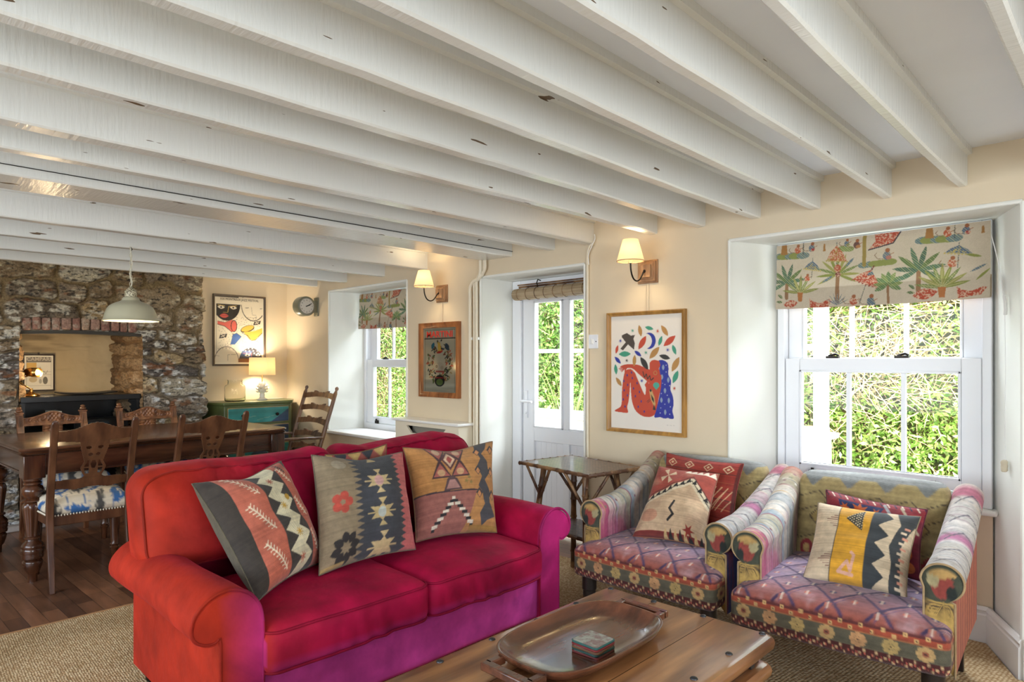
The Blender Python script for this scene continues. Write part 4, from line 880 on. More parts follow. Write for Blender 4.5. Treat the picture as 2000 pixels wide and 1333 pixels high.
    P, Fc = rbox(.69, .07, .42, .025, .05); P += np.array([0, .345, .41]); ob_ = mesh('outside_back', P, Fc, M_uph, root, angle=180); paint(ob_, lambda co, no: CVS['seat'].get(np.clip(co[:, 0]/.8+.5, 0, .999), np.clip(co[:, 2]/.8, 0, .999)))
    for sg in (-1, 1):
        MB().lathe([(.014, 0), (.017, .015), (.013, .03), (.022, .05), (.026, .075), (.018, .09), (.024, .10), (.018, .112), (.030, .135), (.030, .16), (.034, .165), (.034, .236)], 24, c=(sg*.30, yf+.075, 0)).build('leg', M_ebony, root, angle=30)
        MB().add([(sg*.31-.02, .30, 0), (sg*.31+.02, .30, 0), (sg*.31+.02, .335, 0), (sg*.31-.02, .335, 0), (sg*.31-.022, .25, .25), (sg*.31+.022, .25, .25), (sg*.31+.022, .30, .25), (sg*.31-.022, .30, .25)], [(3, 2, 1, 0), (4, 5, 6, 7), (0, 1, 5, 4), (1, 2, 6, 5), (2, 3, 7, 6), (3, 0, 4, 7)]).build('leg', M_ebony, root, bevel=.003)
    return root
armchair('patchwork kilim armchair beside the rattan table, red cushion on its back', (-1.588, 2.785, CZ), .02, 1)
armchair('patchwork kilim armchair under the near window, holding the yellow-striped cushion', (-.822, 2.775, CZ), .083, 2)
def cv_e():
    c = Canvas(200, 200, '#9a4335'); c.poly([(0, 0), (1, 0), (1, .50), (.72, .72), (0, .40)], '#c4a684'); nz = fbm(c.U, c.V, 6, 2)[..., None]; c.a = lerp(c.a, A3('#b58f74'), np.clip((nz-.5)*4, 0, 1)*.35)
    path = [(0, .40), (.36, .58), (.72, .76), (1.0, .50)]; c.line(path, .085, '#d1c0a0'); c.line(path, .012, '#26221f'); c.line([(p[0], p[1]+.07) for p in path], .010, '#3a2a26')
    for (a, b_), n in zip(zip(path[:-1], path[1:]), (4, 4, 3)):
        for k in range(n): t = (k+.5)/n; u, v = lerp(a[0], b_[0], t), lerp(a[1], b_[1], t); c.poly([(u-.035, v), (u+.035, v), (u+.01, v+.065)], '#22201f')
    for a in range(4): t = a*PI/2+.6; c.poly([(.30, .82), (.30+.13*math.cos(t-.3), .82+.13*math.sin(t-.3)), (.30+.13*math.cos(t+.3), .82+.13*math.sin(t+.3))], '#cdb492')
    c.line([(.50, .18), (.56, .26), (.50, .32)], .03, '#241f1d'); c.line([(.50, .32), (.53, .44)], .03, '#241f1d'); c.ell(.20, .22, .13, .08, '#bd8a6d')
    for k in range(5): c.poly([(.55+.09*k, .90), (.60+.09*k, .99), (.65+.09*k, .90)], '#d8c8b4')
    c.rect(0, 0, 1, .05, '#7a2f28')
    for k in range(9): c.poly([(.45+.07*k, 0), (.48+.07*k, .10), (.51+.07*k, 0)], '#2a2422' if k % 2 else '#c9a874')
    c.star(.80, .10, .09, '#8e3429', 6); return c.fade(.12, 6, 9)
def cv_f():
    c = Canvas(180, 180, '#933226')
    for k in range(7): c.rect(0, .15+k*.13, 1, .16+k*.13, ('#6f2119', '#b0603c', '#4c2b25')[k % 3])
    for k in range(4):
        u = .12+k*.25; c.line([(u-.06, .88), (u, .94), (u+.06, .88), (u, .82), (u-.06, .88)], .014, '#d2b08a'); c.ell(u, .88, .018, .018, '#d2b08a')
    for i in range(5):
        c.line([(.60+.07*i, .25), (.78+.07*i-.0, .60)], .010, '#d0a57c'); c.line([(.60+.08*i, .60), (.60+.08*i-.15, .25)], .010, '#d0a57c')
    c.rect(.97, 0, 1, 1, '#5d1f18'); return c.fade(.13, 6, 3)
def cv_g():
    c = Canvas(240, 200, '#cdb798'); c.rect(.265, 0, .275, 1, '#403a34'); c.rect(.275, 0, .60, 1, '#d1982c'); c.rect(.60, 0, .68, 1, '#363a3c')
    for i in range(4): a = i/4; c.poly([(.68, a), (.80, a+.125), (.68, a+.25)], '#363a3c')
    c.poly([(.80, 1), (1, 1), (1, .85), (.93, .55), (.95, 0), (.84, 0), (.86, .3), (.82, .5), (.88, .8)], '#3c3f40')
    for k in range(12): c.rect(.90+.02*(k % 2), .04+k*.065, .95+.02*(k % 2), .07+k*.065, '#d4937a' if k % 2 else '#d9c4a8')
    c.poly([(.35, .78), (.52, .95), (.53, .64)], '#3a3833')
    for i in range(8):
        for j in range(i+1): c.rect(.365+.022*i-.004, .80-.018*i+.036*j-.008, .365+.022*i+.008, .80-.018*i+.036*j+.008, '#cbb88e')
    for (v, n) in ((.72, 7), (.20, 8)):
        for k in range(n): wd = .13*(1-abs(k-n/2)/(n/2)); c.line([(.26-wd, v+.026*k-.08), (.26, v+.026*k-.08)], .007, '#7a4a42')
    for a, b_ in (((.36, .10), (.44, .22)), ((.44, .22), (.48, .12)), ((.48, .12), (.50, .30)), ((.36, .10), (.50, .08)), ((.50, .30), (.47, .33))): c.line([a, b_], .03, '#d3a08a')
    return c.fade(.07, 6, 5)
def cv_h():
    c = Canvas(200, 160, '#7b2436'); c.rect(0, .80, 1, 1, '#8a2a32')
    for k in range(16): c.line([(k*.07, 1), (k*.07+.04, .93)], .012, '#d9c7b0' if k % 2 else '#22263e')
    c.poly([(.15, .9), (.62, .9), (.56, .66), (.2, .66)], '#28305a'); c.star(.38, .78, .11, '#c4602c', 8, .5); c.star(.22, .80, .06, '#c4602c', 6, .4); c.star(.55, .80, .06, '#c4602c', 6, .4)
    c.line([(.62, .95), (.78, .65), (.66, .35), (.80, .1)], .03, '#a9a6a8'); c.line([(.78, .95), (.98, .60)], .025, '#b8a58c'); c.ell(.88, .30, .06, .08, '#c4602c'); c.ell(.90, .12, .06, .06, '#cf7340'); return c.fade(.1, 6, 4)
cushion('kilim_cushion', 'large red kilim cushion with pale lattice at the back of the left armchair', [(-1.77, 2.86, .45), (-1.36, 2.86, .45), (-1.375, 3.0, .757), (-1.79, 3.0, .768)], .10, cv_f(), '#7b2a20', seed=11)
cushion('kilim_cushion', 'red and beige kilim cushion with dark toothed arch on the left armchair', [(-1.735, 2.60, .418), (-1.40, 2.665, .418), (-1.45, 2.90, .712), (-1.765, 2.885, .715)], .16, cv_e(), '#8d5c44', seed=12)
cushion('kilim_cushion', 'purple, navy and orange kilim cushion behind the yellow-striped one', [(-.955, 2.80, .43), (-.60, 2.80, .43), (-.605, 2.93, .672), (-.975, 2.92, .700)], .10, cv_h(), '#5c2030', seed=13)
cushion('kilim_cushion', 'beige kilim cushion with a broad mustard yellow stripe in the window armchair', [(-.945, 2.57, .408), (-.603, 2.61, .408), (-.600, 2.80, .668), (-.955, 2.77, .672)], .16, cv_g(), '#8a7a60', seed=14)
# ------------------------------------------------------------------ coffee table, tray, coasters
M_honey = wood('sheesham_wood', '#b07c4e', '#6b4026', 'y', 7, .30, .5)
M_stud = mat('iron_stud', '#4f4f52', .45, metal=.9)
def slab(m, x0, x1, y0, y1, z0, z1, rr=.018):
    """board with bullnose edges"""
    n = 7; pr = [(rr*(1-math.sin(PI*k/(n-1))), z0+(z1-z0)*(1-math.cos(PI*k/(n-1)))/2) for k in range(n)]; V = []
    for ins, z in pr:
        r0 = .018
        for cx, cy, a0 in ((x1, y1, 0), (x0, y1, 90), (x0, y0, 180), (x1, y0, 270)):
            sx_, sy_ = (1 if cx == x1 else -1), (1 if cy == y1 else -1)
            for k in range(5): a = math.radians(a0+22.5*k); V.append((cx-sx_*(r0+ins)+r0*math.cos(a), cy-sy_*(r0+ins)+r0*math.sin(a), z))
    q = 20; Fc = [(i*q+k, i*q+(k+1) % q, (i+1)*q+(k+1) % q, (i+1)*q+k) for i in range(n-1) for k in range(q)]+[tuple(range(q))[::-1], tuple((n-1)*q+k for k in range(q))]
    return m.add(V, Fc)
def build_coffee():
    X0, X1, Ya, Yb_ = -1.425, -.80, .70, 1.975; R0 = (-1.11, 1.34, CZ); of = (1.11, -1.34, -CZ); root = thing('coffee_table', 'low polished hardwood coffee table with iron studs in front of the sofa', 'coffee table', R0)
    top = slab(MB(), X0, X1, Ya, Yb_, .372, .42).build('tabletop', M_honey, root, loc=of, angle=30)
    MB().box((X0+.21, Ya+.02, .4195), (X0+.2115, Yb_-.02, .4203)).box((X0+.43, Ya+.02, .4195), (X0+.4315, Yb_-.02, .4203)).build('board_joint', M_dark, top)
    MB().box((X0+.04, Ya+.04, .338), (X1-.04, Yb_-.04, .373)).build('recessed_frame', wood('dark_sheesham', '#5b3a26', '#38210f', 'y', 7, .4), root, loc=of)
    slab(MB(), X0+.006, X1-.006, Ya+.006, Yb_-.006, .288, .338, .02).build('lower_moulding', M_honey, root, loc=of, angle=30)
    MB().box((X0+.05, Ya+.05, .10), (X1-.05, Yb_-.05, .288)).build('cabinet_body', M_honey, root, loc=of, bevel=.006)
    for x in (X0+.08, X1-.08):
        for y in (Ya+.08, Yb_-.08): MB().lathe([(.03, .012), (.04, .03), (.03, .10)], 20, c=(x, y, 0)).build('leg', M_honey, root, loc=of)
    for y in (Yb_-.10, Ya+.1): MB().box((X1-.042, y-.012, .34), (X1-.03, y+.012, .372)).build('iron_bracket', M_stud, root, loc=of, bevel=.002)
    for x in (X1-.10, X0+.10): MB().box((x-.012, Yb_-.042, .34), (x+.012, Yb_-.03, .372)).build('iron_bracket', M_stud, root, loc=of, bevel=.002)
    xs_ = [X0+.03, X0+.21, X0+.395, X1-.035]; pts = [(x, Yb_-.025) for x in xs_]+[(x, Ya+.025) for x in xs_]+[(x, Yb_-.025-.2*k) for k in range(1, 6) for x in (X0+.03, X1-.045)]
    st = []
    for x, y in pts: st.append(MB().lathe([(.0105, .419), (.0105, .4205), (.008, .4235), (.004, .425)], 14, c=(x, y, 0)).build('stud', M_stud, root, loc=of, angle=60))
build_coffee()
M_tray = wood('oiled_tray_wood', '#7c4a33', '#523122', 'y', 9, .22, .5)
def build_tray():
    cx, cy = -1.17, 1.50; rt = thing('wooden_tray', 'long oval dark wooden serving tray with slot handles on the coffee table', 'tray', (cx, cy, .421)); N = 72; V = []; Fc = []
    def ring(a, b_, z, e=3.2):
        for k in range(N):
            t = 2*PI*k/N; c, s_ = math.cos(t), math.sin(t); V.append((a*abs(c)**(2/e)*(1 if c >= 0 else -1), b_*abs(s_)**(2/e)*(1 if s_ >= 0 else -1), z))
    for a, b_, z in ((.105, .20, 0), (.13, .235, .004), (.152, .262, .022), (.160, .272, .036), (.161, .273, .041), (.157, .269, .043), (.152, .263, .040), (.140, .247, .024), (.115, .218, .011), (.08, .17, .0075), (.03, .09, .007)): ring(a, b_, z)
    R_ = 11
    for i in range(R_-1):
        for k in range(N): a = i*N+k; b_ = i*N+(k+1) % N; Fc.append((a, b_, b_+N, a+N))
    Fc.append(tuple(range(N))[::-1]); Fc.append(tuple((R_-1)*N+k for k in range(N)))
    mesh('dish', V, Fc, M_tray, rt, angle=60)
    for sg in (-1, 1):
        m = MB().box((-.085, sg*.255, .014), (-.062, sg*.315, .036)).box((.062, sg*.255, .014), (.085, sg*.315, .036)).box((-.085, sg*.302, .014), (.085, sg*.330, .036)); m.build('handle', M_tray, rt, bevel=.004)
build_tray()
cols = ['#6a2424', '#2a4a44', '#6e4a30', '#7a2a2a', '#2f5a54']
M_top = mat('printed_coaster_face', '#a9aea2', .35, col2='#8a6f6a', vscale=60, contrast=(.4, .6), bump=.3, bscale=200)
for i in range(5):
    z = .4285+i*.0068; c_ = MB(); rr = random.Random(i)
    pl = []
    for qx, qy, a0 in ((.036, .036, 0), (-.036, .036, 90), (-.036, -.036, 180), (.036, -.036, 270)):
        for k in range(6): a = math.radians(a0+18*k); pl.append((qx+.010*math.cos(a), qy+.010*math.sin(a)))
    t = thing('coaster', ['red-edged coaster at the bottom of the stack on the wooden tray', 'green-edged coaster second from the bottom of the stack on the tray', 'ochre-edged coaster in the middle of the stack on the tray', 'maroon-edged coaster just under the top one of the stack on the tray', 'grey patterned square coaster on top of the stack on the tray'][i], 'coaster', (-1.122, 1.484, z), .03+rr.uniform(-.06, .06), 'coasters stacked on the tray')
    MB().extr(pl, 0, .0055, 'z').build('edge', mat('coaster_edge', cols[i], .4), t, bevel=.0012)
    MB().extr([(x*.93, y*.93) for x, y in pl], .0055, .0062, 'z').build('printed_face', M_top, t)
# ------------------------------------------------------------------ dining furniture
M_mah = wood('dark_mahogany', '#623d29', '#3a2114', 'y', 8, .25, .3)
M_mahz = wood('turned_mahogany', '#5e3823', '#341b10', 'z', 9, .25, .4)
M_chair = wood('walnut_chair_wood', '#69452f', '#47291b', 'z', 8, .33, .2)
M_carved = wood('carved_chair_wood', '#9a6a48', '#6b4028', 'z', 12, .4, .15)
def build_table():
    L_, W_ = .81, .50; root = thing('dining_table', 'long dark mahogany dining table with fluted turned legs', 'dining table', (-4.98, 1.465, 0), math.radians(3))
    def outline(ins, n=8, r=.05): 
        P = []
        for cx, cy, a0 in ((W_, L_, 0), (-W_, L_, 90), (-W_, -L_, 180), (W_, -L_, 270)):
            for k in range(n+1):
                a = math.radians(a0+90*k/n); sx_, sy_ = (1 if cx > 0 else -1), (1 if cy > 0 else -1); P.append((cx-sx_*(ins+r)+r*math.cos(a), cy-sy_*(ins+r)+r*math.sin(a)))
        return P
    V = []; Fc = []; prof = [(.03, .718), (.012, .721), (.004, .728), (.012, .734), (.014, .738), (.002, .744), (0, .751), (.004, .758), (.012, .7605)]
    for ins, z in prof: V += [(x, y, z) for x, y in outline(ins)]
    n = 36; Fc = [(i*n+k, i*n+(k+1) % n, (i+1)*n+(k+1) % n, (i+1)*n+k) for i in range(len(prof)-1) for k in range(n)]+[tuple(range(n))[::-1], tuple((len(prof)-1)*n+k for k in range(n))]
    mesh('tabletop', V, Fc, M_mah, root, angle=30)
    for y in (-L_+.06, L_-.06): MB().box((-W_+.09, y-.012, .60), (W_-.09, y+.012, .718)).box((-W_+.09, y-.017, .60), (W_-.09, y+.017, .612)).build('apron', M_mah, root, bevel=.003)
    for x in (-W_+.06, W_-.06): MB().box((x-.012, -L_+.09, .60), (x+.012, L_-.09, .718)).box((x-.017, -L_+.09, .60), (x+.017, L_-.09, .612)).build('apron', M_mah, root, bevel=.003)
    lp = [(.022, 0), (.024, .045), (.034, .055), (.046, .09), (.050, .112), (.046, .122), (.038, .128), (.052, .134), (.055, .15), (.052, .158), (.055, .166), (.056, .185), (.052, .192), (.055, .20), (.050, .215), (.034, .232), (.032, .24), (.042, .246), (.042, .254), (.032, .26), (.034, .28), (.038, .32), (.044, .37), (.049, .41), (.050, .43), (.040, .446), (.030, .452), (.055, .458), (.055, .464), (.034, .474), (.044, .484), (.054, .505), (.055, .52), (.048, .538), (.036, .546), (.044, .552), (.044, .562), (.036, .566), (.046, .574), (.046, .588)]
    for sx_ in (-1, 1):
        for sy_ in (-1, 1):
            lg = MB().lathe(lp, 40, c=(sx_*.425, sy_*.735, 0), fl=(.27, .44, 8, .2)).build('leg', M_mahz, root, angle=50)
            MB().box((sx_*.425-.052, sy_*.735-.052, .586), (sx_*.425+.052, sy_*.735+.052, .718)).build('leg_block', M_mahz, lg, bevel=.004)
build_table()
def cv_ikat(seed=1):
    c = Canvas(130, 130, '#d9cdb8'); f = fbm(c.U*1.0, c.V*.45, 5, seed); c.a = np.where((np.abs(f-.5) < .055)[..., None], A3('#d9cdb8'), c.a)
    g = np.sin(c.U*17+2.5*np.sin(c.V*6+seed))*np.cos(c.V*10+1.5*np.sin(c.U*8))+(fbm(c.U*6, c.V, 20, seed+1)-.5)*1.1; c.put(g > .12, '#33639c'); c.put(g > .85, '#d9cdb8'); c.put((g < -.72), '#4c4a48')
    return c.fade(.1, 6, seed)
CV_IK = cv_ikat(); M_ikat = mat('ikat_cotton', '#ffffff', .8, attr=True, bump=.1, bscale=300)
def mask_plate(fn, x0, x1, z0, z1, nx, nz, y0, y1, yf=None):
    """pierced board: cells where fn(x,z) is true, extruded between y0 and y1; yf bends it"""
    X = np.linspace(x0, x1, nx+1); Z = np.linspace(z0, z1, nz+1); m = np.zeros((nx+2, nz+2), bool)
    for i in range(nx):
        for j in range(nz): m[i+1, j+1] = fn((X[i]+X[i+1])/2, (Z[j]+Z[j+1])/2)
    b = MB(); idx = {}
    def vid(i, j, s):
        if (i, j, s) not in idx: idx[i, j, s] = len(b.v); b.v.append((X[i], (y0 if s == 0 else y1)+(yf(X[i], Z[j]) if yf else 0), Z[j]))
        return idx[i, j, s]
    for i in range(nx):
        for j in range(nz):
            if not m[i+1, j+1]: continue
            b.f.append([vid(i, j, 0), vid(i+1, j, 0), vid(i+1, j+1, 0), vid(i, j+1, 0)]); b.f.append([vid(i, j+1, 1), vid(i+1, j+1, 1), vid(i+1, j, 1), vid(i, j, 1)])
            if not m[i, j+1]: b.f.append([vid(i, j, 0), vid(i, j+1, 0), vid(i, j+1, 1), vid(i, j, 1)])
            if not m[i+2, j+1]: b.f.append([vid(i+1, j, 0), vid(i+1, j, 1), vid(i+1, j+1, 1), vid(i+1, j+1, 0)])
            if not m[i+1, j]: b.f.append([vid(i, j, 0), vid(i, j, 1), vid(i+1, j, 1), vid(i+1, j, 0)])
            if not m[i+1, j+2]: b.f.append([vid(i, j+1, 0), vid(i+1, j+1, 0), vid(i+1, j+1, 1), vid(i, j+1, 1)])
    return b
def beam_along(pts, w_, d_, m=None):
    """rectangular bar through (x,y,z) points, width along x, depth along y"""
    m = m or MB(); V = []
    for i, (x, y, z) in enumerate(pts):
        k = w_[i] if isinstance(w_, (list, tuple)) else w_; e = d_[i] if isinstance(d_, (list, tuple)) else d_
        V += [(x-k/2, y-e/2, z), (x+k/2, y-e/2, z), (x+k/2, y+e/2, z), (x-k/2, y+e/2, z)]
    n = len(pts); return m.add(V, [(i*4+k, i*4+(k+1) % 4, i*4+4+(k+1) % 4, i*4+4+k) for i in range(n-1) for k in range(4)]+[(3, 2, 1, 0), tuple((n-1)*4+k for k in range(4))])
def ybk(z): return .20+.17*max(0, (z-.45)/.48)**1.15
def seat_parts(root, wood_m, wF=.235, wB=.19, zr=.40):
    V = []
    for z in (zr-.055, zr+.0):
        V += [(-wF, -.21, z), (wF, -.21, z), (wB, .20, z), (-wB, .20, z)]
    MB().add(V, [(3, 2, 1, 0), (4, 5, 6, 7), (0, 1, 5, 4), (1, 2, 6, 5), (2, 3, 7, 6), (3, 0, 4, 7)]).build('seat_rail', wood_m, root, bevel=.004)
    def fn(p):
        q = p.copy(); t = (p[:, 1]+.205)/.41; q[:, 0] *= lerp(1, wB/wF, t); d = np.clip(1-(p[:, 0]/.235)**4, 0, 1)*np.clip(1-(p[:, 1]/.205)**4, 0, 1); q[:, 2] += np.where(p[:, 2] > 0, .035*d, 0); return q+np.array([0, 0, zr+.035])
    P, Fc = rbox(wF*2+.008, .415, .075, .034, .010, fn); s = mesh('seat_pad', P, Fc, M_ikat, root, angle=180); paint(s, lambda co, no: CV_IK.get(np.clip(co[:, 0]*1.7+.5, 0, .999), np.clip((co[:, 1]+.25)*1.3+np.abs(co[:, 2]-zr-.07)*2.0, 0, .999)))
    o = MB()
    E = [(-wF, -.212), (wF, -.212), (wB, .202), (-wB, .202), (-wF, -.212)]
    for a, b_ in zip(E[:-1], E[1:]):
        L_ = math.dist(a, b_); n = int(L_/.014)
        for k in range(n):
            x, y = lerp(a[0], b_[0], k/n), lerp(a[1], b_[1], k/n); cx = 1.012; o.add([(x*cx-.005, y*cx, zr+.002), (x*cx, y*cx-.005, zr+.002), (x*cx+.005, y*cx, zr+.002), (x*cx, y*cx+.005, zr+.002), (x*cx, y*cx, zr+.009), (x*cx, y*cx, zr-.005)], [(0, 1, 4), (1, 2, 4), (2, 3, 4), (3, 0, 4), (1, 0, 5), (2, 1, 5), (3, 2, 5), (0, 3, 5)])
    tag(o.build('nail_trim', mat('ivory_trim', '#d8cdb9', .4) if 'ivory_trim' not in bpy.data.materials else bpy.data.materials['ivory_trim'], root), kind='stuff')
    for sg in (-1, 1):
        lt = [(.013, 0), (.016, .004), (.019, .07), (.027, .085), (.020, .095), (.026, .105), (.021, .115), (.024, .16), (.029, .25), (.032, .30), (.026, .31), (.033, .32), (.033, zr-.055)]
        MB().lathe(lt, 24, c=(sg*(wF-.035), -.175, 0)).build('front_leg', M_mahz, root, angle=40)
        MB().tube([(sg*(wF-.035), -.175, -.0+.02), (sg*(wF-.035), -.175, .0005)], .012, 10)
def splat(x, z):
    a = abs(x); zz = [.595, .612, .63, .66, .695, .72, .77, .812]; ww = [.064, .040, .050, .060, .044, .050, .064, .070]; w_ = np.interp(z, zz, ww)
    if a > w_: return False
    if .625 < z < .70 and .022 < a < w_-.012 and not (.658 < z < .664): return False
    if .655 < z < .70 and a < .016-.35*abs(z-.678): return False
    if (abs(a-.028)/.014)**2+((z-.775)/.011)**2 < 1 or (abs(a-.018)/.012)**2+((z-.735)/.010)**2 < 1: return False
    return True
def plain_chair(lab, loc, rz):
    root = thing('dining_chair', lab, 'dining chair', loc, rz, 'dining chairs around the table'); seat_parts(root, M_chair)
    for sg in (-1, 1):
        pts = [(sg*.188, .275, 0), (sg*.188, .245, .12), (sg*.188, .215, .25), (sg*.188, .20, .36)]+[(sg*.188, ybk(z), z) for z in (.45, .55, .65, .75, .85, .91, .928, .935)]
        beam_along(pts, [.026, .030, .033, .035, .035, .035, .034, .034, .034, .034, .026, .012], [.030, .034, .036, .038, .036, .032, .03, .028, .028, .028, .022, .012]).build('back_post', M_chair, root, bevel=.004)
    bow = lambda x, z: ybk(z)+.012*(1-(x/.17)**2)
    mask_plate(lambda x, z: (.806+.010*math.cos(x*9)*0+.012*min(1, abs(x)/.17)) < z < .872+.043*math.exp(-(x/.085)**2), -.172, .172, .80, .92, 60, 34, -.010, .012, bow).build('crest_rail', M_chair, root, angle=50)
    mask_plate(splat, -.074, .074, .594, .814, 50, 76, -.006, .006, bow).build('splat', M_chair, root, angle=50)
    mask_plate(lambda x, z: .540+.012*abs(math.cos(x*19)) < z < .596+.006*math.cos(x*9), -.172, .172, .535, .606, 60, 22, -.009, .010, bow).build('lower_rail', M_chair, root, angle=50)
    return root
def carved_chair(lab, loc, rz):
    root = thing('carved_dining_chair', lab, 'dining chair', loc, rz, 'dining chairs around the table'); seat_parts(root, M_chair)
    for sg in (-1, 1):
        pts = [(sg*.195, .265, 0), (sg*.195, .22, .2), (sg*.195, .20, .36)]+[(sg*.195, ybk(z), z) for z in (.45, .55, .65, .75, .85, .87)]
        p = beam_along(pts, [.028, .034, .036, .04, .04, .04, .042, .042, .042], .034).build('back_post', M_carved, root, bevel=.003)
        c_ = MB(); y = ybk(.87)
        c_.box((sg*.195-.025, y-.022, .868), (sg*.195+.025, y+.022, .878)); c_.lathe([(.012, .878), (.021, .886), (.021, .893), (.012, .900), (.018, .905), (.013, .915), (.004, .918)], 16, c=(sg*.195, y, 0))
        for k in range(4): c_.box((sg*.195-.014+.008*k, ybk(.8)-.026, .745), (sg*.195-.010+.008*k, ybk(.8)-.012, .86))
        c_.build('finial', M_carved, p, bevel=.0015)
    def relief(nm, x0, x1, zb, zt, N=(110, 40)):
        u, v, Fc = grid(*N); X = x0+(x1-x0)*u; lo = zb(X); hi = zt(X); Z = lo+(hi-lo)*v; d = np.minimum(v, 1-v)
        sx = np.abs(X); r1 = np.hypot(sx-.065, (Z-.832)); r2 = np.hypot(sx-.125, (Z-.815)*1.3); h = .5+.5*np.sin(r1*260+np.arctan2(Z-.832, sx-.065)*3); h2 = .5+.5*np.sin(r2*300-np.arctan2(Z-.815, sx-.125)*3)
        h = np.where(r1 < r2, h, h2); h = np.where(sx < .03, .5+.5*np.cos(X*260)*np.cos((Z-.83)*190), h); H_ = np.where((d > .13), h*.009, .012)
        Y = ybk(.82)-.008-H_; V = np.stack([X, Y, Z], 1); n_ = len(V); V2 = np.stack([X, Y*0+ybk(.82)+.012, Z], 1)
        m = MB(); m.v = [tuple(q) for q in np.concatenate([V, V2])]; m.f = [list(map(int, f)) for f in Fc]+[[int(q)+n_ for q in f[::-1]] for f in Fc]
        nu, nv = N; idx = lambda i, j: j*(nu+1)+i
        for i in range(nu): m.f.append([idx(i, 0), idx(i+1, 0), idx(i+1, 0)+n_, idx(i, 0)+n_]); m.f.append([idx(i+1, nv), idx(i, nv), idx(i, nv)+n_, idx(i+1, nv)+n_])
        for j in range(nv): m.f.append([idx(0, j+1), idx(0, j), idx(0, j)+n_, idx(0, j+1)+n_]); m.f.append([idx(nu, j), idx(nu, j+1), idx(nu, j+1)+n_, idx(nu, j)+n_])
        return m.build(nm, M_carved, root, angle=180)
    relief('carved_crest', -.178, .178, lambda x: .800+0*x, lambda x: .838+.044*np.exp(-(x/.085)**2))
    MB().box((-.18, ybk(.79)-.018, .782), (.18, ybk(.79)+.012, .800)).build('upper_rail', M_carved, root, bevel=.004)
    relief('carved_splat', -.06, .06, lambda x: .700+.03*np.abs(np.cos(x*40)), lambda x: .782+0*x, (50, 30))
    MB().box((-.175, ybk(.56)-.012, .54), (.175, ybk(.56)+.012, .585)).build('lower_rail', M_carved, root, bevel=.005)
    return root
plain_chair('plain-backed dining chair with blue ikat seat, nearest the left edge of the picture', (-4.465, .985, 0), -PI/2-.04)
plain_chair('plain-backed dining chair with pierced splat, half hidden behind the sofa back', (-4.44, 1.60, 0), -PI/2-.02)
carved_chair('dining chair with carved crest between table and fireplace, left of the pair', (-5.42, 1.085, 0), PI/2+.02)
carved_chair('dining chair with carved crest between table and chimney breast, right of the pair', (-5.42, 1.70, 0), PI/2-.03)
def ladder_chair():
    root = thing('ladderback_armchair', 'tall ladder-back armchair with wavy slats beside the corner cabinet', 'chair', (-5.35, 2.64, 0), 0); Mw = wood('oak_ladderback', '#7d5a40', '#553726', 'z', 9, .35, .2)
    yb = lambda z: .19+.20*max(0, (z-.38)/.63)+.10*max(0, (.38-z)/.38)
    for sg in (-1, 1):
        w_ = lambda z: .24+.025*z
        MB().tube([(sg*w_(z), yb(z), z) for z in (0.0, .1, .2, .3, .4, .5, .6, .7, .8, .9, .96, .985, 1.0, 1.012, 1.02)], [.014, .017, .019, .019, .019, .019, .019, .018, .018, .017, .017, .010, .016, .014, .004], 12).build('back_post', Mw, root)
        MB().lathe([(.015, 0), (.020, .05), (.016, .12), (.021, .2), (.018, .34), (.021, .42), (.015, .52), (.019, .58)], 14, c=(sg*.26, -.22, 0)).build('front_leg', Mw, root)
        arm = beam_along([(sg*.262, yb(.60)-.01, .59), (sg*.275, .08, .597), (sg*.285, -.1, .604), (sg*.285, -.22, .60), (sg*.285, -.27, .592)], [.03, .045, .05, .06, .035], .02)
        m = MB(); P = [(sg*.262, yb(.60)-.01, .585, .03), (sg*.275, .08, .595, .045), (sg*.285, -.1, .602, .048), (sg*.287, -.22, .60, .058), (sg*.285, -.275, .592, .03)]; V = []
        for x, y, z, w2 in P: V += [(x-w2/2, y, z-.011), (x+w2/2, y, z-.011), (x+w2/2, y, z+.011), (x-w2/2, y, z+.011)]
        m.add(V, [(i*4+k, i*4+(k+1) % 4, i*4+4+(k+1) % 4, i*4+4+k) for i in range(4) for k in range(4)]+[(3, 2, 1, 0), (16, 17, 18, 19)]); m.build('arm_rest', Mw, root, bevel=.006)
    for z0 in (.455, .565, .68, .795, .905):
        hw = .24+.025*z0-.008
        def inside(x, z, z0=z0, hw=hw):
            t = x/hw; top = z0+.062+.014*math.cos(t*PI*2)*(-1)*(abs(t) < .5)-.012*t*t+(.010 if abs(t) < .12 else 0); bot = z0+.018*math.cos(t*PI/2)+.002; return bot < z < top
        mask_plate(inside, -hw, hw, z0-.005, z0+.085, 70, 30, -.007, .006, lambda x, z: yb(z)+.028*(1-(x/.26)**2)-.006).build('slat', Mw, root, angle=50)
    P, Fc = rbox(.52, .44, .045, .02, .02); P += np.array([0, -.02, .405]); mesh('rush_seat', P, Fc, mat('rush', '#8c6f45', .8, bump=.5, bscale=70, stretch=(1, 6, 1)), root)
    for z in (.15, .28): MB().tube([(-.26, -.22, z), (.26, -.22, z)], .011, 10).build('stretcher', Mw, root)
    for sg in (-1, 1): MB().tube([(sg*.255, -.22, .20), (sg*.245, yb(.2), .20)], .011, 10).build('stretcher', Mw, root)
    return root
ladder_chair()
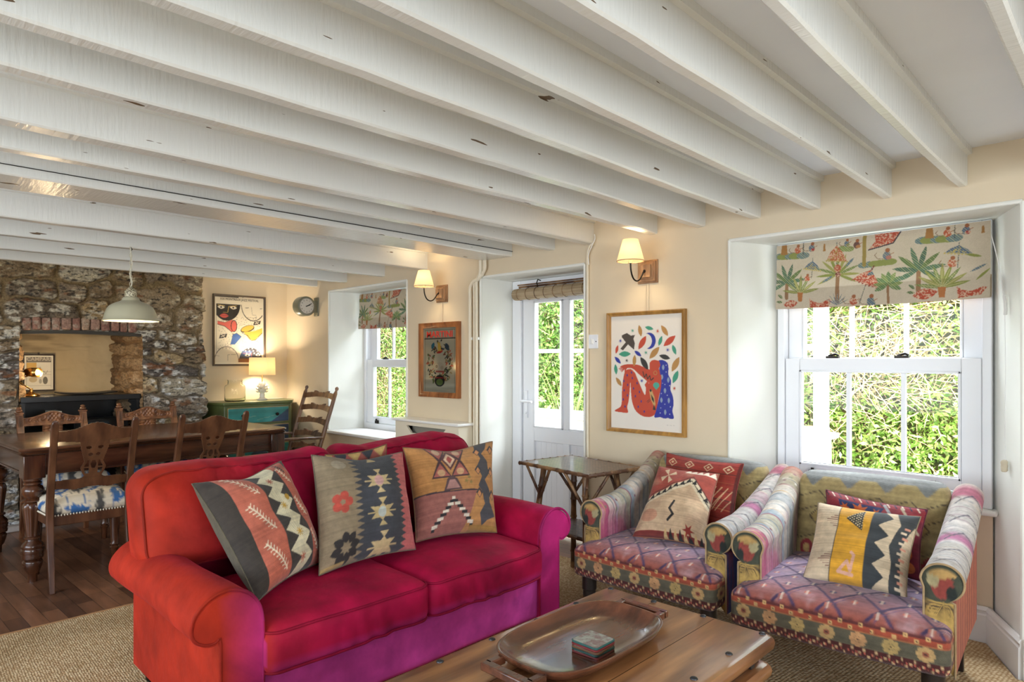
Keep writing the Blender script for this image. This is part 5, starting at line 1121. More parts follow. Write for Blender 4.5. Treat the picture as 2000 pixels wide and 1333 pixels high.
# ------------------------------------------------------------------ corner cabinet, jar, table lamp
def build_cabinet():
    root = thing('corner_cabinet', 'distressed teal and olive painted chest with angled ends in the corner', 'cabinet', (-6.18, 2.74, 0)); of = (6.18, -2.74, 0)
    pl = [(-5.99, 2.42), (-5.99, 3.06), (-6.17, 3.17), (-6.355, 3.17), (-6.355, 2.31), (-6.19, 2.31)]
    M_ol = mat('olive_paint', '#5f6a3c', .4, col2='#4c5433', vscale=6, coat=.2); M_tl = mat('teal_paint', '#2c7f7c', .4, attr=True, coat=.15, var=.1, vscale=12)
    MB().extr(pl, .06, .84, 'z').build('body', M_ol, root, loc=of, bevel=.006)
    ex = [(x+(.014 if i in (0, 1) else (-.0)), y+(-.012 if i in (0, 5) else (.012 if i in (1, 2) else 0))) for i, (x, y) in enumerate(pl)]
    MB().extr(ex, .84, .866, 'z').build('top', M_ol, root, loc=of, bevel=.006)
    MB().extr(pl, .0, .06, 'z').build('plinth', M_dark, root, loc=of)
    def drawer(z0, z1, cvf, nm):
        c = Canvas(150, 50, '#2c7f7c'); cvf(c); c.rect(0, 0, .008, 1, '#a58a55'); c.rect(.992, 0, 1, 1, '#a58a55'); c.rect(0, 0, 1, .03, '#a58a55'); c.rect(0, .97, 1, 1, '#a58a55'); c.fade(.12, 6, 3)
        P, Fc = rbox(.018, .59, z1-z0, .006, .006); P += np.array([-5.985, 2.74, (z0+z1)/2]); o = mesh(nm, P, Fc, M_tl, root, loc=of, angle=60); paint(o, lambda co, no: c.get(np.clip((co[:, 1]-2.445)/.59, 0, .999), np.clip((co[:, 2]-z0)/(z1-z0), 0, .999)))
        for y in (2.58, 2.91): MB().lathe([(.012, 0), (.008, .01), (.016, .018), (.012, .026), (.002, .028)], 16, M=Matrix.Translation((-5.977, y, (z0+z1)/2)) @ Matrix.Rotation(PI/2, 4, 'Y')).build('knob', M_dark, o)
    drawer(.665, .815, lambda c: (c.poly([(.68, 0), (1, .85), (1, 0)], '#27405c'), [c.line([(.1+.12*k, .2+.1*(k % 3)), (.2+.12*k, .25+.1*(k % 3))], .006, '#8aa88c') for k in range(6)]), 'drawer')
    drawer(.495, .645, lambda c: (c.rect(0, 0, 1, 1, '#233a52'), c.poly([(0, 0), (.5, 1), (0, 1)], '#2c7f7c')), 'drawer')
    drawer(.10, .475, lambda c: (c.rect(0, 0, 1, 1, '#1f7a70'), c.poly([(.25, .55), (.5, .95), (.75, .55), (.75, 0), (.25, 0)], '#1e2f3e')), 'drawer')
build_cabinet()
M_cg = bpy.data.materials.new('clear_jar_glass'); M_cg.use_nodes = True
_b = M_cg.node_tree.nodes['Principled BSDF']; _b.inputs['Transmission Weight'].default_value = 1; _b.inputs['Roughness'].default_value = .02; _b.inputs['IOR'].default_value = 1.25; _b.inputs['Base Color'].default_value = (.97, .97, .93, 1)
j = thing('glass_jar', 'empty wide-necked clear glass jar on the corner cabinet', 'jar', (-6.19, 2.60, .8665))
MB().lathe([(.03, .002), (.085, .0), (.093, .012), (.093, .13), (.088, .148), (.066, .160), (.064, .19), (.068, .196), (.068, .202), (.060, .202), (.060, .160), (.085, .145), (.089, .13), (.089, .014), (.08, .006), (.03, .006)], 40).build('jar_body', M_cg, j, angle=60)
def shade_mat(nm, c, e, es):
    m = bpy.data.materials.new(nm); m.use_nodes = True; n = m.node_tree.nodes; L = m.node_tree.links; b = n['Principled BSDF']; b.inputs['Base Color'].default_value = (*S(c), 1); b.inputs['Roughness'].default_value = .9
    b.inputs['Emission Color'].default_value = (*S(e), 1); b.inputs['Emission Strength'].default_value = es; t = n.new('ShaderNodeBsdfTranslucent'); t.inputs[0].default_value = (*S(c), 1); x = n.new('ShaderNodeMixShader'); x.inputs[0].default_value = .45
    L.new(b.outputs[0], x.inputs[1]); L.new(t.outputs[0], x.inputs[2]); L.new(x.outputs[0], [q for q in n if q.type == 'OUTPUT_MATERIAL'][0].inputs[0]); return m
M_shade = shade_mat('lit_cream_shade', '#f6e6c4', '#ffe2a8', .8); M_shade2 = shade_mat('lit_linen_shade', '#e9d9b4', '#ffdfa6', .5)
M_bulb = mat('lit_bulb', '#fff2d0', .4, emit='#ffe2a8', estr=14)
def cone(m, r0, z0, r1, z1, n=48, pleat=0, c=(0, 0)):
    V = []
    for r_, z in ((r0, z0), (r1, z1)):
        for k in range(n): q = r_*(1+(pleat if k % 2 else 0)); a = 2*PI*k/n; V.append((c[0]+q*math.cos(a), c[1]+q*math.sin(a), z))
    return m.add(V, [(k, (k+1) % n, (k+1) % n+n, k+n) for k in range(n)])
def table_lamp():
    root = thing('table_lamp', 'lit table lamp with white artichoke-shaped base and linen shade on the corner cabinet', 'lamp', (-6.20, 2.87, .8665)); Mc = mat('white_ceramic', '#e8e2d6', .35)
    MB().lathe([(.045, 0), (.048, .008), (.030, .018), (.022, .035), (.026, .05), (.020, .062), (.032, .085), (.040, .10), (.015, .11)], 28).build('base', Mc, root, angle=50)
    m = MB()
    for ring, (z, r_, n, tilt, L_) in enumerate(((.085, .045, 9, 1.1, .045), (.105, .052, 10, .85, .05), (.125, .046, 10, .55, .052), (.145, .032, 8, .3, .048), (.155, .015, 5, .1, .04))):
        for k in range(n):
            a = 2*PI*(k+.5*(ring % 2))/n; M_ = Matrix.Translation((r_*.55*math.cos(a), r_*.55*math.sin(a), z-.01)) @ Matrix.Rotation(a, 4, 'Z') @ Matrix.Rotation(tilt, 4, 'Y')
            m.add([(0, -.012, 0), (0, .012, 0), (.006, .016, L_*.5), (.004, 0, L_), (.006, -.016, L_*.5), (.012, 0, L_*.4), (-.004, 0, L_*.4)], [(0, 5, 4), (0, 1, 5), (1, 2, 5), (4, 5, 3), (5, 2, 3), (0, 4, 6), (4, 3, 6), (3, 2, 6), (2, 1, 6), (1, 0, 6)], M_)
    tag(m.build('petals', Mc, root, smooth=False), kind='stuff')
    MB().tube([(0, 0, .15), (0, 0, .27)], .006, 10).build('stem', M_brass, root)
    s = cone(MB(), .122, .245, .118, .415).build('lamp_shade', M_shade2, root, solid=.002, angle=60)
    MB().tube([(.1195, 0, .246), (.117, 0, .414)], .003, 5).build('seam', M_brass, s)
    MB().lathe([(.004, .27), (.022, .29), (.028, .32), (.018, .345), (.004, .352)], 16).build('bulb', M_bulb, root)
    l = lamp('table_lamp_light', 'POINT', (0, 0, .33), 24, (1, .84, .62), .05); l.parent = root
    MB().tube([(-.03, .03, .005), (-.06, .12, .006), (-.04, .20, .008), (-.09, .26, .006)], .0025, 6).build('flex', M_white, root)
table_lamp()
# ------------------------------------------------------------------ fireplace cabinet and its things
def media():
    root = thing('black_console', 'black lacquered console shelf standing inside the stone fireplace', 'console', (-6.24, 1.33, .045)); z = -.045
    MB().box((-.26, -.405, .888), (.255, .405, .932), None).build('top', M_black, root, bevel=.004)
    for y in (-.39, .39): MB().box((-.25, y-.015, 0), (.24, y+.015, .888)).build('side', M_black, root)
    for q in (.02, .36, .64): MB().box((-.25, -.375, q), (.235, .375, q+.025)).build('shelf', M_black, root)
    MB().box((-.255, -.375, .02), (-.245, .375, .888)).build('back_panel', M_black, root)
    t = thing('media_box', 'black media box on the upper shelf of the black console', 'media box', (-6.15, 1.46, .711)); MB().box((-.13, -.19, 0), (.13, .19, .07)).build('case', mat('black_plastic', '#0d0e10', .3), t, bevel=.004); MB().box((.129, -.15, .03), (.1315, .05, .05)).build('display', mat('grey_display', '#39434a', .15), t)
    t = thing('speaker_box', 'squat black speaker box on the middle shelf of the black console', 'speaker', (-6.15, 1.12, .431)); MB().box((-.11, -.12, 0), (.11, .12, .17)).build('case', mat('black_plastic2', '#101113', .4), t, bevel=.006); MB().lathe([(.06, 0), (.065, .006), (.02, -.004+.006)], 24, M=Matrix.Translation((.111, 0, .085)) @ Matrix.Rotation(PI/2, 4, 'Y')).build('cone', M_dark, t)
    t = thing('white_book', 'pale upright folder on the upper shelf of the black console', 'folder', (-6.10, 1.15, .711)); MB().box((-.10, -.035, 0), (.11, .035, .15)).build('cover', mat('pale_card', '#c9c4b8', .7), t, bevel=.003)
    t = thing('flat_platter', 'flat dark wooden platter on top of the black console', 'platter', (-6.14, 1.38, .978)); P, Fc = rbox(.20, .40, .014, .006, .02); P[:, 2] += .008+.012*(np.abs(P[:, 1])/.2)**2; mesh('platter', P, Fc, M_dark, t)
media()
def desk_lamp():
    root = thing('brass_desk_lamp', 'lit brass swing-arm desk lamp on the black console', 'lamp', (-6.13, 1.015, .9775))
    MB().lathe([(.055, 0), (.058, .006), (.05, .016), (.025, .026), (.012, .035), (.010, .06)], 28).build('base', M_brass, root, angle=50)
    MB().tube([(0, 0, .05), (0, -.045, .085), (.0, -.10, .13)], .005, 8).tube([(.012, 0, .05), (.012, -.045, .085), (.012, -.10, .13)], .005, 8).build('lower_arm', M_brass, root)
    MB().tube([(0, -.10, .13), (0, .0, .19)], .005, 8).tube([(.012, -.10, .13), (.012, .0, .165)], .005, 8).build('upper_arm', M_brass, root)
    M_ = Matrix.Translation((.02, -.01, .185)) @ Matrix.Rotation(-.85, 4, 'Z') @ Matrix.Rotation(-PI/2-.05, 4, 'X')
    V = []; n = 24
    for q, (r_, z) in enumerate(((.016, -.035), (.026, -.03), (.034, .0), (.036, .07))):
        for k in range(n): a = 2*PI*k/n; V.append((r_*math.cos(a), r_*math.sin(a), z))
    MB().add(V, [(i*n+k, i*n+(k+1) % n, i*n+n+(k+1) % n, i*n+n+k) for i in range(3) for k in range(n)]+[tuple(range(n))[::-1]], M_).build('lamp_shade', M_brass, root, solid=.0015)
    MB().lathe([(.004, .02), (.016, .035), (.02, .055), (.012, .078), (.003, .085)], 14, M=M_).build('bulb', M_bulb, root)
    l = lamp('desk_lamp_light', 'POINT', (.10, .085, .20), 5, (1, .74, .42), .02); l.parent = root
    MB().tube([(-.03, -.03, .012), (-.08, -.07, .05), (-.10, -.04, .005)], .003, 6).build('flex', M_dark, root)
desk_lamp()
# ------------------------------------------------------------------ pendant lamp
def pendant():
    x, y = -4.60, 1.275; root = thing('pendant_lamp', 'sage enamel pendant lamp hanging on a chain over the dining table', 'pendant lamp', (x, y, 1.50)); Me = mat('sage_enamel', '#b9b59b', .35, coat=.2); n = 56
    prof = [(.158, 0), (.158, .003), (.151, .010), (.147, .028), (.141, .050), (.133, .072), (.122, .090), (.104, .104), (.082, .115), (.062, .123), (.050, .130), (.046, .142), (.040, .150), (.034, .153)]
    V = []
    for r_, z in prof:
        for k in range(n): a = 2*PI*k/n; V.append((r_*math.cos(a), r_*math.sin(a), z))
    MB().add(V, [(i*n+k, i*n+(k+1) % n, i*n+n+(k+1) % n, i*n+n+k) for i in range(len(prof)-1) for k in range(n)]).build('lamp_shade', Me, root, solid=.0015, angle=40)
    MB().lathe([(.034, .15), (.034, .19), (.028, .196), (.018, .205), (.012, .212), (.008, .222)], 24).build('collar', mat('perforated_collar', '#d9d2b4', .4, col2='#6b6048', vscale=160, contrast=(.48, .52)), root, angle=40)
    MB().lathe([(.006, .03), (.025, .05), (.032, .08), (.022, .11), (.014, .13), (.014, .15)], 18).build('bulb', M_bulb, root)
    l = lamp('pendant_light', 'POINT', (0, 0, .05), 16, (1, .86, .66), .04); l.parent = root
    m = MB(); z = .222; k = 0
    while z < .455:
        pts = [(.007*math.cos(a)*(1 if k % 2 else 0), .007*math.cos(a)*(0 if k % 2 else 1), z+.013+.014*math.sin(a)) for a in [2*PI*i/10 for i in range(11)]]; m.tube(pts, .0017, 5, caps=False); z += .0225; k += 1
    tag(m.build('chain', mat('cream_chain', '#cfc8b0', .4), root), kind='stuff')
    MB().tube([(.004, 0, .21), (.012, .004, .25), (-.004, -.006, .30), (.008, .006, .36), (-.002, 0, .42), (0, 0, .462)], .003, 6).build('flex', mat('cream_flex', '#e4dfcb', .5), root)
    MB().tube([(0, 0, .445), (0, .008, .455), (0, 0, .466)], .003, 6).build('hook', M_dark, root)
pendant()
# ------------------------------------------------------------------ wall sconces
M_pine = wood('limed_pine', '#c19a73', '#a57c58', 'z', 10, .5)
def sconce(x, z, lab):
    root = thing('wall_sconce', lab, 'wall lamp', (x, Y0, z), 0, 'wall sconces between the windows'); q = .066
    m = MB()
    for (s_, d) in ((q, .010), (q-.009, .022), (q-.022, .028), (q-.030, .042)): m.box((-s_, -d, -s_), (s_, 0, s_))
    m.build('backplate', M_pine, root, bevel=.003)
    P = [(0, -.034, 0), (0, -.05, -.004), (0, -.070, -.03), (0, -.095, -.055), (0, -.125, -.062), (0, -.155, -.048), (0, -.175, -.01), (0, -.18, .035)]
    MB().tube(catmull(P, 4), .0045, 8).build('arm', M_dark, root)
    MB().lathe([(.012, 0), (.012, .006), (.004, .012)], 14, M=Matrix.Translation((0, -.034, 0)) @ Matrix.Rotation(PI/2, 4, 'X')).build('boss', M_dark, root)
    MB().lathe([(.012, .03), (.012, .075)], 12, c=(0, -.18, 0)).build('lamp_holder', mat('cream_holder', '#dcc9a0', .5) if 'cream_holder' not in bpy.data.materials else bpy.data.materials['cream_holder'], root)
    sh = cone(MB(), .074, .042, .041, .160, 72, .012, (0, -.18)).build('lamp_shade', M_shade, root, solid=.0015, angle=20)
    V = MB(); V.tube([(.0745*math.cos(2*PI*k/36), -.18+.0745*math.sin(2*PI*k/36), .042) for k in range(37)], .0022, 5, caps=False).build('rim_tape', M_pine, sh)
    MB().lathe([(.006, .075), (.014, .085), (.017, .10), (.008, .125), (.002, .132)], 14, c=(0, -.18, 0)).build('bulb', M_bulb, root)
    l = lamp('sconce_light', 'POINT', (0, -.18, .110), 6.5, (1, .78, .48), .028); l.parent = root
sconce(-2.035, 1.757, 'lit wall sconce with pleated cream shade above the framed figure print')
sconce(-3.862, 1.763, 'lit wall sconce with pleated cream shade above the framed mirror')
# ------------------------------------------------------------------ clock
def clock():
    root = thing('station_clock', 'round green double-sided wall clock on a bracket near the corner', 'clock', (-5.756, Y0, 1.768)); Mg = mat('green_enamel', '#7b7a66', .35, coat=.2); R_ = .094; yc = -.135
    MX = Matrix.Translation((0, yc, 0)) @ Matrix.Rotation(PI/2, 4, 'Y')
    MB().lathe([(R_-.012, -.05), (R_, -.045), (R_, .045), (R_-.004, .052), (R_-.016, .055), (R_-.018, .050), (R_-.018, -.048)], 48, M=MX).build('drum', Mg, root, angle=30)
    MB().lathe([(R_-.017, .0505), (R_-.0168, .052)], 48, M=MX).build('dial', mat('clock_dial', '#cfc8bd', .4), root)
    rm = MB().tube([(.054, yc+(R_-.021)*math.cos(2*PI*k/48), (R_-.021)*math.sin(2*PI*k/48)) for k in range(49)], .003, 6, caps=False).build('chrome_rim', mat('chrome', '#d8d8d8', .15, metal=1), root)
    nm = Matrix(((0, 0, 1, .0525), (1, 0, 0, yc), (0, 1, 0, 0), (0, 0, 0, 1)))
    for h in range(1, 13):
        a = h*PI/6; text_mesh('numeral', str(h), .017, M_black, root, nm @ Matrix.Translation((.056*math.sin(a), .056*math.cos(a), 0)), .0003)
    for nme, a, L_, w_ in (('hour_hand', math.radians(68), .036, .0045), ('minute_hand', math.radians(62), .055, .003)):
        dy, dz = math.sin(a), math.cos(a); MB().tube([(.055, yc-dy*.01, -dz*.01), (.055, yc+dy*L_, dz*L_)], w_, 4).build(nme, M_black, root)
    MB().box((-.032, yc+R_-.012, -.055), (.032, -.012, .055)).box((-.04, -.012, -.088), (.04, .0, .092)).build('bracket', Mg, root, bevel=.004)
clock()
# ------------------------------------------------------------------ framed pictures
M_print = mat('printed_paper', '#ffffff', .55, attr=True)
M_pglass = thinglass('picture_glass', (1, 1, 1), .035)
def frame_bars(m, a0, a1, z0, z1, wd, d0, d1, ax):
    """mitred frame; ax 'y' hangs on the front wall, 'x' on the left wall; profile steps down toward the picture"""
    def P(a, d, z): return (a, d, z) if ax == 'y' else (d, a, z)
    O = [(a0, z0), (a1, z0), (a1, z1), (a0, z1)]; I = [(a0+wd, z0+wd), (a1-wd, z0+wd), (a1-wd, z1-wd), (a0+wd, z1-wd)]
    rings = [(O, d0, 0), (O, d1, 0), (O, d1, .25), (O, lerp(d0, d1, .75), .8), (O, lerp(d0, d1, .7), 1), (O, d0, 1)]; V = []
    for (_, d, t) in rings:
        for k in range(4): V.append(P(lerp(O[k][0], I[k][0], t), d, lerp(O[k][1], I[k][1], t)))
    n = len(rings); m.add(V, [(i*4+k, i*4+(k+1) % 4, ((i+1) % n)*4+(k+1) % 4, ((i+1) % n)*4+k) for i in range(n) for k in range(4)]); return m
def fig_canvas():
    c = Canvas(250, 350, '#ece4d8'); q = lambda x, y: ((x-75)/632., 1-(y-165-(0 if True else 0))/1045.)
    P = lambda pts: [q(*p) for p in pts]; red, blu, grn, och, blk = '#c4492f', '#26349a', '#3f9a7c', '#b9894a', '#2f2f2d'
    hair = [(500, 585), (540, 575), (580, 600), (590, 650), (588, 700), (612, 760), (605, 830), (625, 890), (632, 960), (622, 1020), (635, 1080), (610, 1092), (585, 1085), (555, 1092), (520, 1082), (470, 1085), (490, 1000), (520, 850), (515, 740), (495, 680), (515, 640)]
    c.poly(P([p[:2] for p in catmull(hair, 4, True)]), blu)
    r = random.Random(5)
    for x, y in ((545, 640), (535, 725), (588, 750), (560, 845), (530, 930), (592, 930), (562, 1035)): c.leaf(*q(x, y), .034, .016, '#8fa0b8', PI/2)
    for x, y in ((570, 620), (570, 680), (510, 700), (560, 790), (540, 780), (600, 800), (530, 870), (580, 885), (560, 965), (605, 985), (525, 1000), (600, 1050), (520, 1045), (510, 660)): c.ell(*q(x, y), .006, .006, '#ccd2dc')
    leg = [(262, 655), (300, 690), (340, 790), (388, 890), (400, 800), (430, 780), (520, 700), (528, 800), (510, 900), (490, 1000), (470, 1065), (420, 1088), (360, 1080), (300, 1030), (268, 930), (258, 780), (250, 880), (240, 960), (228, 1010), (235, 1060), (180, 1062), (115, 1055), (120, 1040), (165, 1010), (178, 960), (180, 860), (190, 760), (205, 690), (230, 660)]
    c.poly(P(catmull(leg, 4, True)), red)
    arm = [(200, 650), (160, 640), (200, 618), (270, 612), (340, 622), (430, 660), (500, 640), (520, 720), (500, 800), (440, 790), (400, 760), (330, 700), (280, 655), (230, 650), (205, 690)]; c.poly(P(catmull(arm, 3, True)), red)
    head = [(430, 660), (428, 600), (445, 580), (470, 572), (510, 582), (522, 620), (505, 660), (480, 690), (440, 680)]; c.poly(P(head), red)
    for dx in range(4): c.line(P([(200, 640+6*dx), (152+dx*8, 655+dx*10)]), .010, red)
    c.poly(P([(385, 800), (410, 760), (430, 800), (400, 830)]), red)
    c.line(P([(232, 660), (262, 655), (300, 690), (345, 800), (386, 888)]), .005, '#e9c9b8')
    for x, y in ((228, 715), (268, 690), (275, 740), (232, 805), (197, 770), (287, 835), (318, 785), (200, 855), (230, 900), (192, 940), (302, 905), (340, 865), (328, 1000), (355, 950), (382, 1040), (208, 1005)): c.leaf(*q(x, y), .018, .010, '#3d2f86', PI/2)
    c.line(P(catmull([(370, 680), (385, 730), (400, 700), (412, 745), (430, 715), (440, 755), (462, 735)], 4)), .012, blk)
    c.ell(*q(486, 800), .042, .036, '#4aa893'); c.poly(P([(462, 810), (510, 810), (488, 842)]), '#4aa893'); c.ell(*q(478, 690), .026, .026, och); c.ell(*q(478, 690), .018, .018, red)
    c.poly(P([(425, 850), (445, 840), (470, 900), (480, 970), (470, 1000), (440, 930)]), '#c9a468'); c.poly(P([(440, 880), (465, 920), (468, 960), (448, 930)]), blk); c.ell(*q(438, 848), .014, .016, blk); c.poly(P([(456, 1020), (466, 970), (484, 1022)]), blk)
    c.line(P([(405, 950), (430, 925)]), .006, blk); c.line(P([(412, 960), (436, 935)]), .006, blk)
    c.poly(P([(178, 345), (225, 325), (262, 350), (300, 345), (285, 380), (298, 420), (290, 480), (235, 430), (190, 485), (165, 470), (215, 410), (180, 365)]), '#4a4038'); c.ell(*q(232, 355), .016, .012, '#b9b0a0'); c.ell(*q(268, 410), .016, .014, '#b9b0a0')
    mo = Canvas(2, 2); c.ell(*q(425, 402), .090, .098, blu); c.ell(*q(395, 404), .085, .090, '#ece4d8')
    c.rect(q(300, 0)[0]-.0, q(0, 495)[1], q(397, 0)[0], q(0, 315)[1], '#ece4d8'); c.poly(P([(178, 345), (225, 325), (262, 350), (300, 345), (285, 380), (298, 420), (290, 480), (235, 430)]), '#4a4038')
    for x, y, rr, a, k in ((345, 308, 46, -1.35, och), (425, 288, 38, -.25, grn), (557, 315, 50, -.95, och), (365, 417, 62, .98, red), (521, 405, 40, 1.2, grn), (598, 407, 62, .65, red), (637, 485, 40, -1.2, grn), (325, 515, 38, -.6, blu), (205, 519, 56, .02, grn), (132, 475, 36, 1.3, red), (140, 576, 40, -.75, blu), (294, 580, 45, 1.5, och), (382, 605, 60, -.95, blk), (470, 510, 62, .8, och), (558, 548, 48, -.25, blk), (648, 612, 62, 1.05, och), (647, 722, 52, 1.15, grn), (122, 662, 42, -1.45, grn), (150, 778, 44, -.9, och)):
        c.leaf(*q(x, y), rr/632., rr/632.*.38, k, a)
    for x, y, k in ((277, 305, grn), (498, 318, red), (165, 396, blu), (583, 486, blu), (396, 508, grn), (224, 579, blk), (360, 763, blu), (638, 822, red)): c.star(*q(x, y), .030, k, 9, .3)
    for k in range(9): c.line(P([(575+9*k, 1150), (580+9*k, 1144+(k % 3)*3)]), .003, '#7c756c')
    return c
def framed_y(nm, lab, cat, x0, x1, z0, z1, wd, Mf, cv, Mp, d=.028, glass=True, group=None):
    cx = (x0+x1)/2; root = thing(nm, lab, cat, (cx, Y0-.001, z0), 0, group); w2 = (x1-x0)/2; h = z1-z0
    frame_bars(MB(), -w2, w2, 0, h, wd, 0, -d, 'y').build('frame', Mf, root, angle=25)
    print_sheet('print', cv, 2*(w2-wd)+.004, h-2*wd+.004, Mp, root, y=-.010, z0=wd-.002)
    if glass: MB().quad((-w2+wd, -.013, wd), (w2-wd, -.013, wd), (w2-wd, -.013, h-wd), (-w2+wd, -.013, h-wd)).build('picture_glass', M_pglass, root, smooth=False)
    return root
M_gilt = wood('golden_oak_frame', '#b78a45', '#a0743a', 'z', 12, .4)
fp = framed_y('framed_print', 'framed print of a red seated figure with long blue hair among leaves', 'picture', -2.307, -1.79, .832, 1.533, .022, M_gilt, fig_canvas(), M_print)
def cv_mirror():
    c = Canvas(160, 250, '#a8a490'); c.rect(.05, .84, .95, .845, '#2a2a26'); c.rect(.05, .96, .95, .965, '#2a2a26'); c.line([(.06, .02), (.06, .96)], .01, '#33342f'); c.line([(.94, .02), (.94, .96)], .01, '#33342f'); c.rect(.04, .825, .96, .838, '#1f211f')
    r = random.Random(8)
    for k in range(150):
        a = r.uniform(0, 2*PI); q = r.uniform(.55, 1.1); u, v = .5+.34*q*math.cos(a), .46+.32*q*math.sin(a)
        if v > .81: continue
        c.leaf(u, v, r.uniform(.03, .06), r.uniform(.012, .025), r.choice(['#2f3330', '#4a3b30', '#7b4a3c', '#39454a', '#8d7a4e', '#53603a', '#a5543f']), r.uniform(0, 6))
    c.leaf(.30, .72, .09, .05, '#2c5f74', 1.2); c.poly([(.45, .64), (.55, .64), (.52, .76), (.44, .78)], '#c2a24a'); c.leaf(.72, .70, .10, .06, '#3a4650', 2.0); c.leaf(.5, .62, .10, .03, '#a23a33', .2)
    c.ell(.5, .38, .15, .13, '#a39c8a'); c.ell(.41, .40, .055, .06, '#c6bfa8'); c.ell(.41, .40, .042, .046, '#8f8875'); c.ell(.57, .38, .045, .05, '#948d7a'); c.rect(.38, .31, .64, .335, '#8a4a40')
    c.ell(.5, .18, .15, .14, '#2a2b27'); c.ell(.5, .16, .10, .08, '#5a6b3e'); c.rect(.38, .215, .62, .235, '#7a2f2c'); return c
M_mir = mat('printed_mirror', '#ffffff', .06, metal=.55, attr=True); M_pinef = wood('varnished_pine_frame', '#a86a3c', '#7e4a28', 'z', 9, .3, .2)
mr = framed_y('bar_mirror', 'wooden framed printed bar mirror with red lettering above the radiator cover', 'mirror', -4.124, -3.646, .968, 1.543, .040, M_pinef, cv_mirror(), M_mir, glass=False)
MY = Matrix(((1, 0, 0, 0), (0, 0, 1, -.0125), (0, 1, 0, 0), (0, 0, 0, 1)))
FY = lambda x, z, d=-.0125: Matrix(((1, 0, 0, x), (0, 0, -1, d), (0, 1, 0, z), (0, 0, 0, 1)))
text_mesh('lettering', 'MARTINI', .066, mat('red_lettering', '#c8372a', .4), mr, FY(0, .483), .0004, 1.22, .0012)
def cv_jazz():
    c = Canvas(170, 240, '#eadfc6'); blk = '#2c2520'; V = lambda y: 1-y
    c.line([(.04, .88), (.97, .88), (.97, .03), (.04, .03), (.04, .88)], .004, '#6a5d50')
    c.ell(.24, .88, .27, .34, blk); c.rect(0, .882, 1, .985, '#eadfc6'); c.ell(.78, .88, .25, .33, blk); c.ell(.78, .885, .238, .318, '#eadfc6'); c.rect(0, .882, 1, .985, '#eadfc6'); c.rect(0, .03, .035, .9, '#eadfc6')
    for u in (.13, .37): c.leaf(u, .835, .07, .035, '#e9dfc8', -.1); c.ell(u, .835, .02, .018, blk)
    c.line([(.07, .865), (.20, .855)], .012, '#d8b65a'); c.line([(.44, .865), (.28, .85), (.26, .76), (.17, .76)], .010, '#d8b65a'); c.leaf(.19, .71, .09, .045, '#c4544a', 0); c.line([(.12, .715), (.26, .715)], .010, '#6b2a2a')
    c.line([(.62, .84), (.68, .845)], .012, blk); c.line([(.92, .84), (.97, .845)], .010, blk); c.line([(.74, .86), (.76, .74), (.84, .74)], .005, '#6a5d50'); c.line([(.70, .70), (.86, .695)], .006, '#8a7a68')
    c.poly([(.06, .63), (.20, .61), (.36, .66), (.36, .47), (.20, .56), (.06, .585)], '#d9675a'); c.ell(.385, .565, .065, .125, blk); c.ell(.385, .565, .05, .11, '#d9675a'); c.line([(.06, .632), (.20, .613), (.35, .662)], .007, blk); c.line([(.06, .583), (.20, .557), (.34, .478)], .012, blk)
    c.poly([(.36, .44), (.44, .46), (.54, .41), (.40, .29), (.31, .29)], '#3f62a0'); c.line([(.36, .44), (.44, .46), (.54, .41)], .007, blk)
    c.ell(.66, .53, .15, .07, blk, .35); c.ell(.66, .535, .135, .055, '#d9b64e', .35); c.poly([(.58, .48), (.80, .50), (.97, .55), (.97, .48), (.80, .36), (.70, .37)], '#d9b64e'); c.line([(.55, .465), (.66, .43), (.74, .355), (.82, .365), (.97, .475)], .012, blk)
    r = random.Random(3)
    for k in range(230):
        u, v = r.uniform(.06, .95), r.uniform(.26, .72); i = min(239, int(v*240)); j_ = min(169, int(u*170))
        if abs(c.a[i, j_]-A3('#eadfc6')).sum() < .02:
            t = r.uniform(0, 3.14); l = r.uniform(.008, .018); c.line([(u-l*math.cos(t), v-l*math.sin(t)*.7), (u+l*math.cos(t), v+l*math.sin(t)*.7)], .0045, '#5a4e44')
    for u, v in ((.86, .62), (.17, .41)):
        c.poly([(u-.08, v-.035), (u+.06, v-.015), (u+.08, v+.04), (u-.06, v+.02)], blk); c.line([(u-.04, v-.01), (u+.04, v+.02)], .012, '#eadfc6'); c.line([(u-.03, v+.02), (u+.03, v-.015)], .010, '#eadfc6')
    c.ell(.24, .03, .25, .33, blk); c.ell(.24, .03, .238, .318, '#e3d6bb'); c.line([(.10, .12), (.02, .13)], .005, blk)
    for k in range(5): u = .09+.07*k; c.line([(u-.02, .235+.02*(k in (1, 2, 3))), (u, .205+.02*(k in (1, 2, 3))), (u+.02, .235+.02*(k in (1, 2, 3)))], .005, '#5a4e44')
    c.line([(.42, .145), (.26, .14), (.26, .05), (.18, .05)], .005, blk); c.ell(.73, .03, .25, .31, '#33303a'); c.poly([(.50, .12), (.75, .10), (.75, .2), (.55, .2)], '#3d5480'); c.rect(.47, .03, .97, .085, '#7b4520')
    for k in range(14): c.ell(.60+.10*(k % 5)*.8+.02*(k//5), .235-.035*(k//5), .013, .013, '#e9dfc8')
    c.ell(.66, .135, .055, .022, '#e9dfc8'); c.ell(.66, .135, .02, .014, blk); c.ell(.88, .14, .05, .022, '#e9dfc8'); c.ell(.88, .14, .02, .014, blk); c.line([(.57, .165), (.74, .165), (.75, .06)], .010, '#c4544a')
    c.rect(0, 0, 1, .03, '#eadfc6'); c.rect(.972, 0, 1, .9, '#eadfc6'); return c
ps = thing('jazz_poster', 'dark framed jazz festival poster with bold faces and horns above the corner cabinet', 'poster', (XL+.001, 2.718, 1.20)); wj, hj = .257, .69
